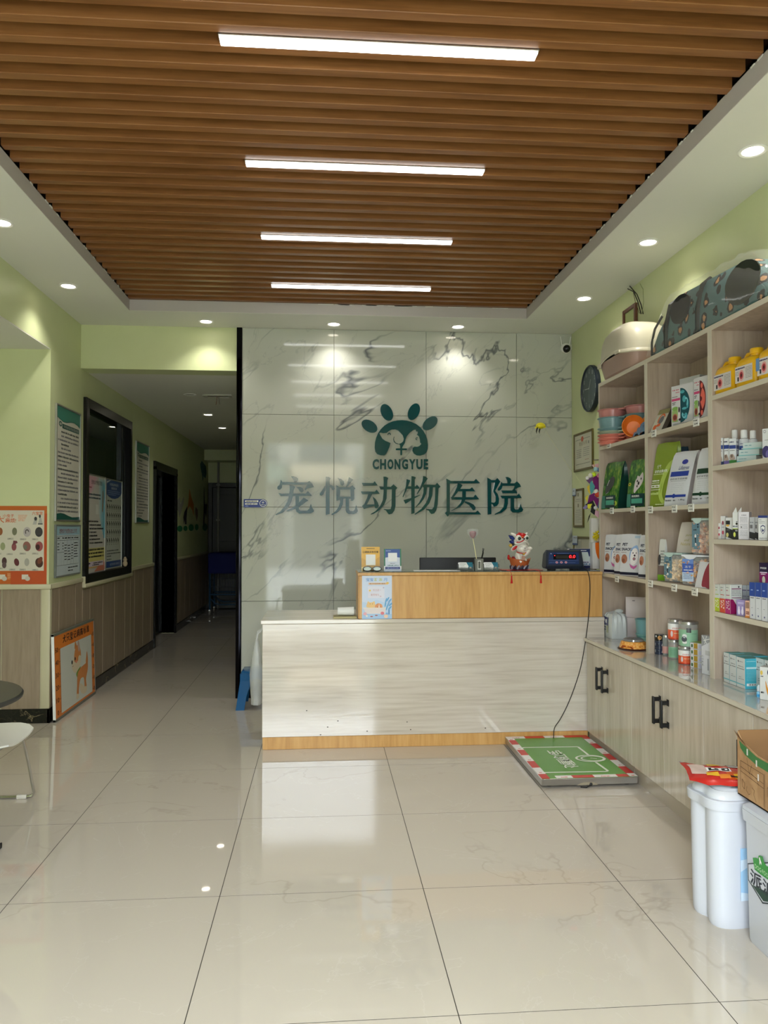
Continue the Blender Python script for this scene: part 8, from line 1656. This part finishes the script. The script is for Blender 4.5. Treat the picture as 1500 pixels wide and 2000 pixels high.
def yl(mb, f): f.rect(mb, 0, 0, 1, 0.38, BKC); f.ell(mb, 0.35, 0.18, 0.2, 0.09, C(200, 206, 90), 0.001); f.text(mb, '驱虫', 0.5, 0.30, 0.9, 0.36, WH, 0.001); f.dashes(mb, 0.05, 0.46, 0.9, 0.05, C(90, 96, 110), 6); f.ell(mb, 0.75, 0.58, 0.2, 0.04, BLACK, 0.001); f.ell(mb, 0.7, 0.65, 0.06, 0.02, BLACK, 0.001); f.ell(mb, 0.86, 0.65, 0.06, 0.02, BLACK, 0.001); f.rect(mb, 0, 0.38, 1, 0.41, C(170, 190, 90))
t = carton('open_flap_carton', 'narrow white and black carton with raised torn flaps', 'carton', 1430.5, 1441.5, 1001, 1.846, 0.045, zb, SW_, yl, rz=-48)
P0, w_, h_ = fit(1430.5, 1441.5, 1001, 1.846, -48, zb)
for k in range(2): mb = MB(); mb.face([(0.002+0.02*k, 0.002, h_), (0.02+0.018*k, 0.002, h_), (0.012+0.024*k, 0.010, h_+0.024)], SW_); mb.face([(0.002+0.02*k, 0.004, h_), (0.02+0.018*k, 0.004, h_), (0.012+0.024*k, 0.012, h_+0.024)], C(150, 170, 110, 0.5)); mb.build('flap', t, weld=False)
def txtb(mb, f): f.dashes(mb, 0.3, 0.87, 0.75, 0.025, C(80, 80, 84), 34); [f.dashes(mb, 0.15, 0.80-0.035*k, 0.85, 0.016, C(150, 148, 150), k) for k in range(20) if k % 7 != 6]; f.ell(mb, 0.28, 0.45, 0.05, 0.02, BLACK, 0.001)
carton('text_carton', 'white carton with dense small print, tallest on its shelf', 'carton', 1442, 1463, 1000, 1.85, 0.05, zb, C(212, 208, 212, 0.35), txtb, rz=-42)
def gk(mb, f): f.poly(mb, [(0, 0.08), (1, 0.0), (1, 0.30), (0, 0.36)], BKC); f.rect(mb, 0.1, 0.5, 0.55, 0.66, C(90, 88, 90)); f.dashes(mb, 0.1, 0.74, 0.8, 0.05, C(110, 112, 116), 35)
for px0, px1, nm in ((1463.5, 1474.5, 'left'), (1474.5, 1481, 'right')): carton('grey_carton', 'grey and black medicine carton, %s of the shadowed pair' % nm, 'carton', px0, px1, 1010, 1.862, 0.05, zb, C(170, 170, 172, 0.35), gk, rz=-45, group='grey and black cartons')
def sh(mb, f): f.rect(mb, 0, 0.9, 1, 1, C(36, 50, 110, 0.35)); f.poly(mb, [(0.5, 0.62), (0.74, 0.56), (0.74, 0.38), (0.5, 0.24), (0.26, 0.38), (0.26, 0.56)], C(40, 46, 90), 0.0008); f.poly(mb, [(0.5, 0.575), (0.69, 0.535), (0.69, 0.39), (0.5, 0.28), (0.31, 0.39), (0.31, 0.535)], C(214, 214, 212), 0.0012); f.poly(mb, [(0.4, 0.48), (0.47, 0.47), (0.5, 0.41), (0.66, 0.46), (0.6, 0.36), (0.44, 0.34), (0.38, 0.4)], C(40, 46, 90), 0.0016); f.text(mb, '猫驱', 0.1, 0.80, 0.36, 0.85, C(70, 74, 90), 0.001); [f.dashes(mb, 0.1, 0.74-0.06*k, 0.7, 0.022, GREYINK, k) for k in range(2)]; f.dashes(mb, 0.1, 0.07, 0.9, 0.03, GREYINK, 7)
for px0, px1, nm in ((1480.5, 1499, 'left one of the pair'), (1499.5, 1517, 'right one, cut by the photo\'s edge')): carton('shield_carton', 'white carton with navy top and shield emblem, '+nm, 'carton', px0, px1, 1007, 1.84, 0.05, zb, SW_, sh, rz=-48)

# coloured carton shelf
zb = Z3[0]+0.0004
def pet(cl, dots=True):
    def a(mb, f): f.rect(mb, 0, 0, 1, 0.50, cl); f.dashes(mb, 0.15, 0.88, 0.7, 0.02, GREYINK, 3); f.dashes(mb, 0.2, 0.78, 0.5, 0.03, cl, 4); f.rect(mb, 0.15, 0.62, 0.85, 0.64, cl, 0.0008); [f.ell(mb, x, y, 0.1, 0.03, WH, 0.001) for x, y in ((0.3, 0.4), (0.7, 0.42), (0.35, 0.2), (0.75, 0.17))]; f.ring(mb, 0.5, 0.31, 0.3, 0.06, 0.08, C(236, 220, 210), 0.001, wy=0.02)
    return a
def petside(cl):
    def a(mb, f): f.rect(mb, 0, 0, 1, 0.50, cl); f.poly(mb, [(0.2, 0.51), (0.5, 0.30), (0.8, 0.51)], SW_, 0.001); f.rect(mb, 0.1, 0.84, 0.9, 0.87, C(120, 40, 90), 0.001); [f.dashes(mb, 0.1, 0.78-0.05*k, 0.9, 0.02, GREYINK, k) for k in range(4)]; f.rect(mb, 0.1, 0.54, 0.9, 0.56, C(120, 40, 90), 0.001); f.ell(mb, 0.7, 0.92, 0.06, 0.03, INK, 0.001)
    return a
for px0, px1, cl, nm in ((1394, 1403.5, C(176, 192, 40, 0.35), 'lime green'), (1404, 1414.5, C(206, 76, 50, 0.35), 'orange red'), (1415, 1425, C(176, 30, 110, 0.35), 'magenta')):
    carton('spot_on_carton', 'white carton with %s lower half' % nm, 'carton', px0+0.5, px1, 1141, 1.836, 0.06, zb, C(204, 208, 204, 0.35), pet(cl), petside(C(140, 26, 84, 0.35) if nm == 'magenta' else cl), rz=-84)
for k, px0 in enumerate((1436, 1446, 1455)): carton('dim_carton', 'greyish carton with purple lines in the back row, %s' % ('left', 'middle', 'right')[k], 'carton', px0+2, px0+11, 1143, 1.95, 0.06, zb, C(170, 176, 180, 0.4), lambda mb, f: (f.rect(mb, 0.1, 0.8, 0.9, 0.83, C(90, 70, 110)), f.rect(mb, 0.1, 0.58, 0.9, 0.6, C(90, 70, 110))), rz=-60, group='greyish back-row cartons')
def bun(mb, f): f.rect(mb, 0, 0, 1, 1, C(150, 136, 184, 0.35)); [f.ell(mb, x, 0.25, 0.14, 0.2, C(222, 216, 228), 0.001) for x in (0.3, 0.72)]; [f.ell(mb, x, 0.48, 0.04, 0.12, C(222, 216, 228), 0.001) for x in (0.25, 0.34, 0.68, 0.78)]; f.text(mb, '宠物专用', 0.15, 0.72, 0.85, 0.86, C(220, 214, 230), 0.001)
carton('lilac_carton', 'low lilac carton with two white animal shapes', 'carton', 1437, 1453, 1171, 1.845, 0.06, zb, C(150, 136, 184, 0.35), bun, rz=-62)
carton('peach_carton', 'low peach carton with brown square', 'carton', 1453.5, 1462.5, 1173, 1.838, 0.06, zb, C(226, 180, 156, 0.35), lambda mb, f: (f.rect(mb, 0.15, 0.55, 0.9, 0.92, C(150, 116, 100)), f.rect(mb, 0.2, 0.3, 0.9, 0.36, C(110, 50, 50)), f.rect(mb, 0.2, 0.2, 0.9, 0.26, C(110, 50, 50)), f.rect(mb, 0, 0, 1, 0.1, C(206, 130, 60), 0.001)), rz=-70)
def bluew(mb, f): f.rect(mb, 0, 0.62, 1, 1, C(40, 72, 150, 0.35)); f.dashes(mb, 0.25, 0.78, 0.6, 0.03, C(170, 190, 230), 3); f.dashes(mb, 0.15, 0.57, 0.8, 0.02, INK, 4); f.ell(mb, 0.5, 0.1, 0.1, 0.025, C(90, 90, 130), 0.001); f.dashes(mb, 0.3, 0.3, 0.6, 0.012, GREYINK, 6); f.line(mb, [(0.01, 0), (0.01, 1)], 0.0008, GREYINK, 0.001)
zt5 = None
for k, (px0, px1, nm) in enumerate(((1462.5, 1473.5, 'leftmost'), (1474, 1485, 'second from left'), (1485.5, 1497.5, 'third from left'), (1498, 1511, 'fourth, cut by the photo\'s edge'))):
    carton('blue_top_carton', 'tall white carton with blue top, %s of the row' % nm, 'carton', px0, px1, 1137+0.6*k, 1.838, 0.10, zb, C(206, 208, 212, 0.3), bluew, None, rz=-82, group='blue-topped tall cartons', topm=C(90, 110, 150, 0.3))
P0, w_, h_ = fit(1474, 1485, 1137.6, 1.838, -82, zb)
def pur(mb, f): f.rect(mb, 0, 0.5, 1, 1, C(38, 24, 56, 0.35)); f.rect(mb, 0, 0, 1, 0.5, C(120, 26, 90, 0.35)); f.rect(mb, 0.05, 0.48, 0.5, 0.53, C(206, 196, 210), 0.001); f.text(mb, '伊维菌素', 0.06, 0.68, 0.46, 0.78, WH, 0.001); f.ell(mb, 0.28, 0.12, 0.1, 0.2, C(190, 190, 170), 0.001); f.rect(mb, 0.62, 0.05, 0.9, 0.42, C(176, 60, 130), 0.001); f.dashes(mb, 0.1, 0.4, 0.4, 0.04, WH, 3)
carton('purple_box', 'maroon and dark purple box lying on the blue-topped cartons', 'box', 1482, 1513, 1099, 1.86, 0.07, zb+h_+0.0008, C(60, 26, 70, 0.35), pur, rz=-68)

# worktop below bookcase 3: teal cartons
zb = WT_+0.0003; TC = C(70, 170, 190, 0.3)
def tealf(mb, f): f.rect(mb, 0, 0.10, 1, 0.14, C(110, 180, 190)); f.poly(mb, [(0.18, 0.9), (0.26, 0.9), (0.34, 0.86), (0.26, 0.83)], INK, 0.001); f.dashes(mb, 0.4, 0.86, 0.8, 0.02, GREYINK, 3); f.dashes(mb, 0.2, 0.70, 0.85, 0.025, GREYINK, 4); f.dashes(mb, 0.1, 0.62, 0.95, 0.03, GREYINK, 5); f.dashes(mb, 0.3, 0.35, 0.6, 0.02, GREYINK, 6); f.dashes(mb, 0.25, 0.29, 0.9, 0.02, GREYINK, 7); f.line(mb, [(0.005, 0), (0.005, 1)], 0.001, GREYINK, 0.001)
def teals(mb, f): f.rect(mb, 0, 0, 1, 1, TC); f.rect(mb, 0.08, 0.66, 0.9, 0.72, C(190, 220, 226), 0.001); [f.dashes(mb, 0.1, 0.6-0.045*k, 0.85, 0.014, C(130, 196, 210), k) for k in range(8)]; f.rect(mb, 0.1, 0.10, 0.85, 0.18, WH, 0.001); [f.rect(mb, 0.2+0.05*k, 0.115, 0.2+0.05*k+0.012+0.015*(k % 3), 0.165, INK, 0.0014) for k in range(11)]; f.dashes(mb, 0.1, 0.9, 0.7, 0.02, C(180, 220, 226), 9)
TG_ = 'teal and white medicine cartons'
for k, (px0, px1, pyt, nm) in enumerate(((1410.5, 1421.5, 1273.5, 'farthest of the row of three'), (1422, 1435, 1277.5, 'middle of the row of three'), (1435.5, 1452, 1282, 'nearest of the row of three, teal side showing'))):
    carton('teal_medicine_carton', 'white-fronted teal medicine carton, '+nm, 'carton', px0, px1, pyt, 1.845, 0.075, zb, C(204, 208, 208, 0.3), tealf, teals, rz=-88, group=TG_, topm=C(64, 150, 146, 0.35))
for k, (px0, px1, nm) in enumerate(((1424, 1436, 'farthest in the second line'), (1438, 1451, 'middle in the second line'), (1452.5, 1466, 'nearest in the second line'))):
    carton('teal_medicine_carton', 'teal-topped medicine carton behind the front ones, '+nm, 'carton', px0, px1, 1272+3*k, 1.928, 0.075, zb, C(204, 208, 208, 0.3), tealf, teals, rz=-88, group=TG_, topm=C(64, 150, 146, 0.35))
for k, (px0, px1, nm) in enumerate(((1473, 1489, 'left one right of the gap'), (1489.5, 1508, 'right one at the photo\'s edge'))):
    carton('teal_medicine_carton', 'white-fronted teal medicine carton, '+nm, 'carton', px0, px1, 1284+4*k, 1.90, 0.07, zb, C(204, 208, 208, 0.3), tealf, teals, rz=-88, group=TG_, topm=C(64, 150, 146, 0.35))
def orc(mb, f): f.ell(mb, 0.14, 0.82, 0.09, 0.07, C(206, 176, 80), 0.001); f.poly(mb, smooth_poly([(0.42, 0.6), (0.6, 0.35), (0.9, 0.2), (1, 0.3), (1, 0.05), (0.7, 0.08), (0.48, 0.3)]), C(206, 140, 50), 0.001); f.ell(mb, 0.85, 0.85, 0.3, 0.14, C(50, 40, 80), 0.001); f.dashes(mb, 0.08, 0.7, 0.26, 0.03, INK, 4); f.dashes(mb, 0.08, 0.2, 0.3, 0.05, INK, 5)
carton('orange_white_carton', 'white carton with orange and purple print before the teal ones', 'carton', 1480.5, 1508, 1302, 1.80, 0.05, zb, C(208, 208, 206, 0.3), orc, rz=-50)
for k, (px, py) in enumerate(((1482.5, 1359), (1491.5, 1361), (1500, 1360))):
    c = onZ(px, py+3, zb); t = thing('eye_drop_bottle', (c.x, c.y, zb), R(-30), 'tiny blue and clear dropper bottle, %s of three on the worktop edge' % ('left', 'middle', 'right')[k], 'bottle', 'tiny dropper bottles')
    mb = MB(); mb.lathe([(0.0085, 0), (0.0095, 0.002), (0.0095, 0.020), (0.0075, 0.024), (0.004, 0.026)], C(130, 190, 226, 0.2) if k < 2 else C(210, 216, 226, 0.25), seg=16); mb.lathe([(0.0098, 0.004), (0.0098, 0.014)], C(70, 160, 220, 0.3), seg=16, cap0=False, cap1=False); mb.build('bottle', t)
    mb = MB(); mb.lathe([(0.0078, 0.026), (0.0078, 0.040), (0.004, 0.052), (0.001, 0.053)], C(210, 222, 232, 0.3), seg=14); mb.build('cap', t)
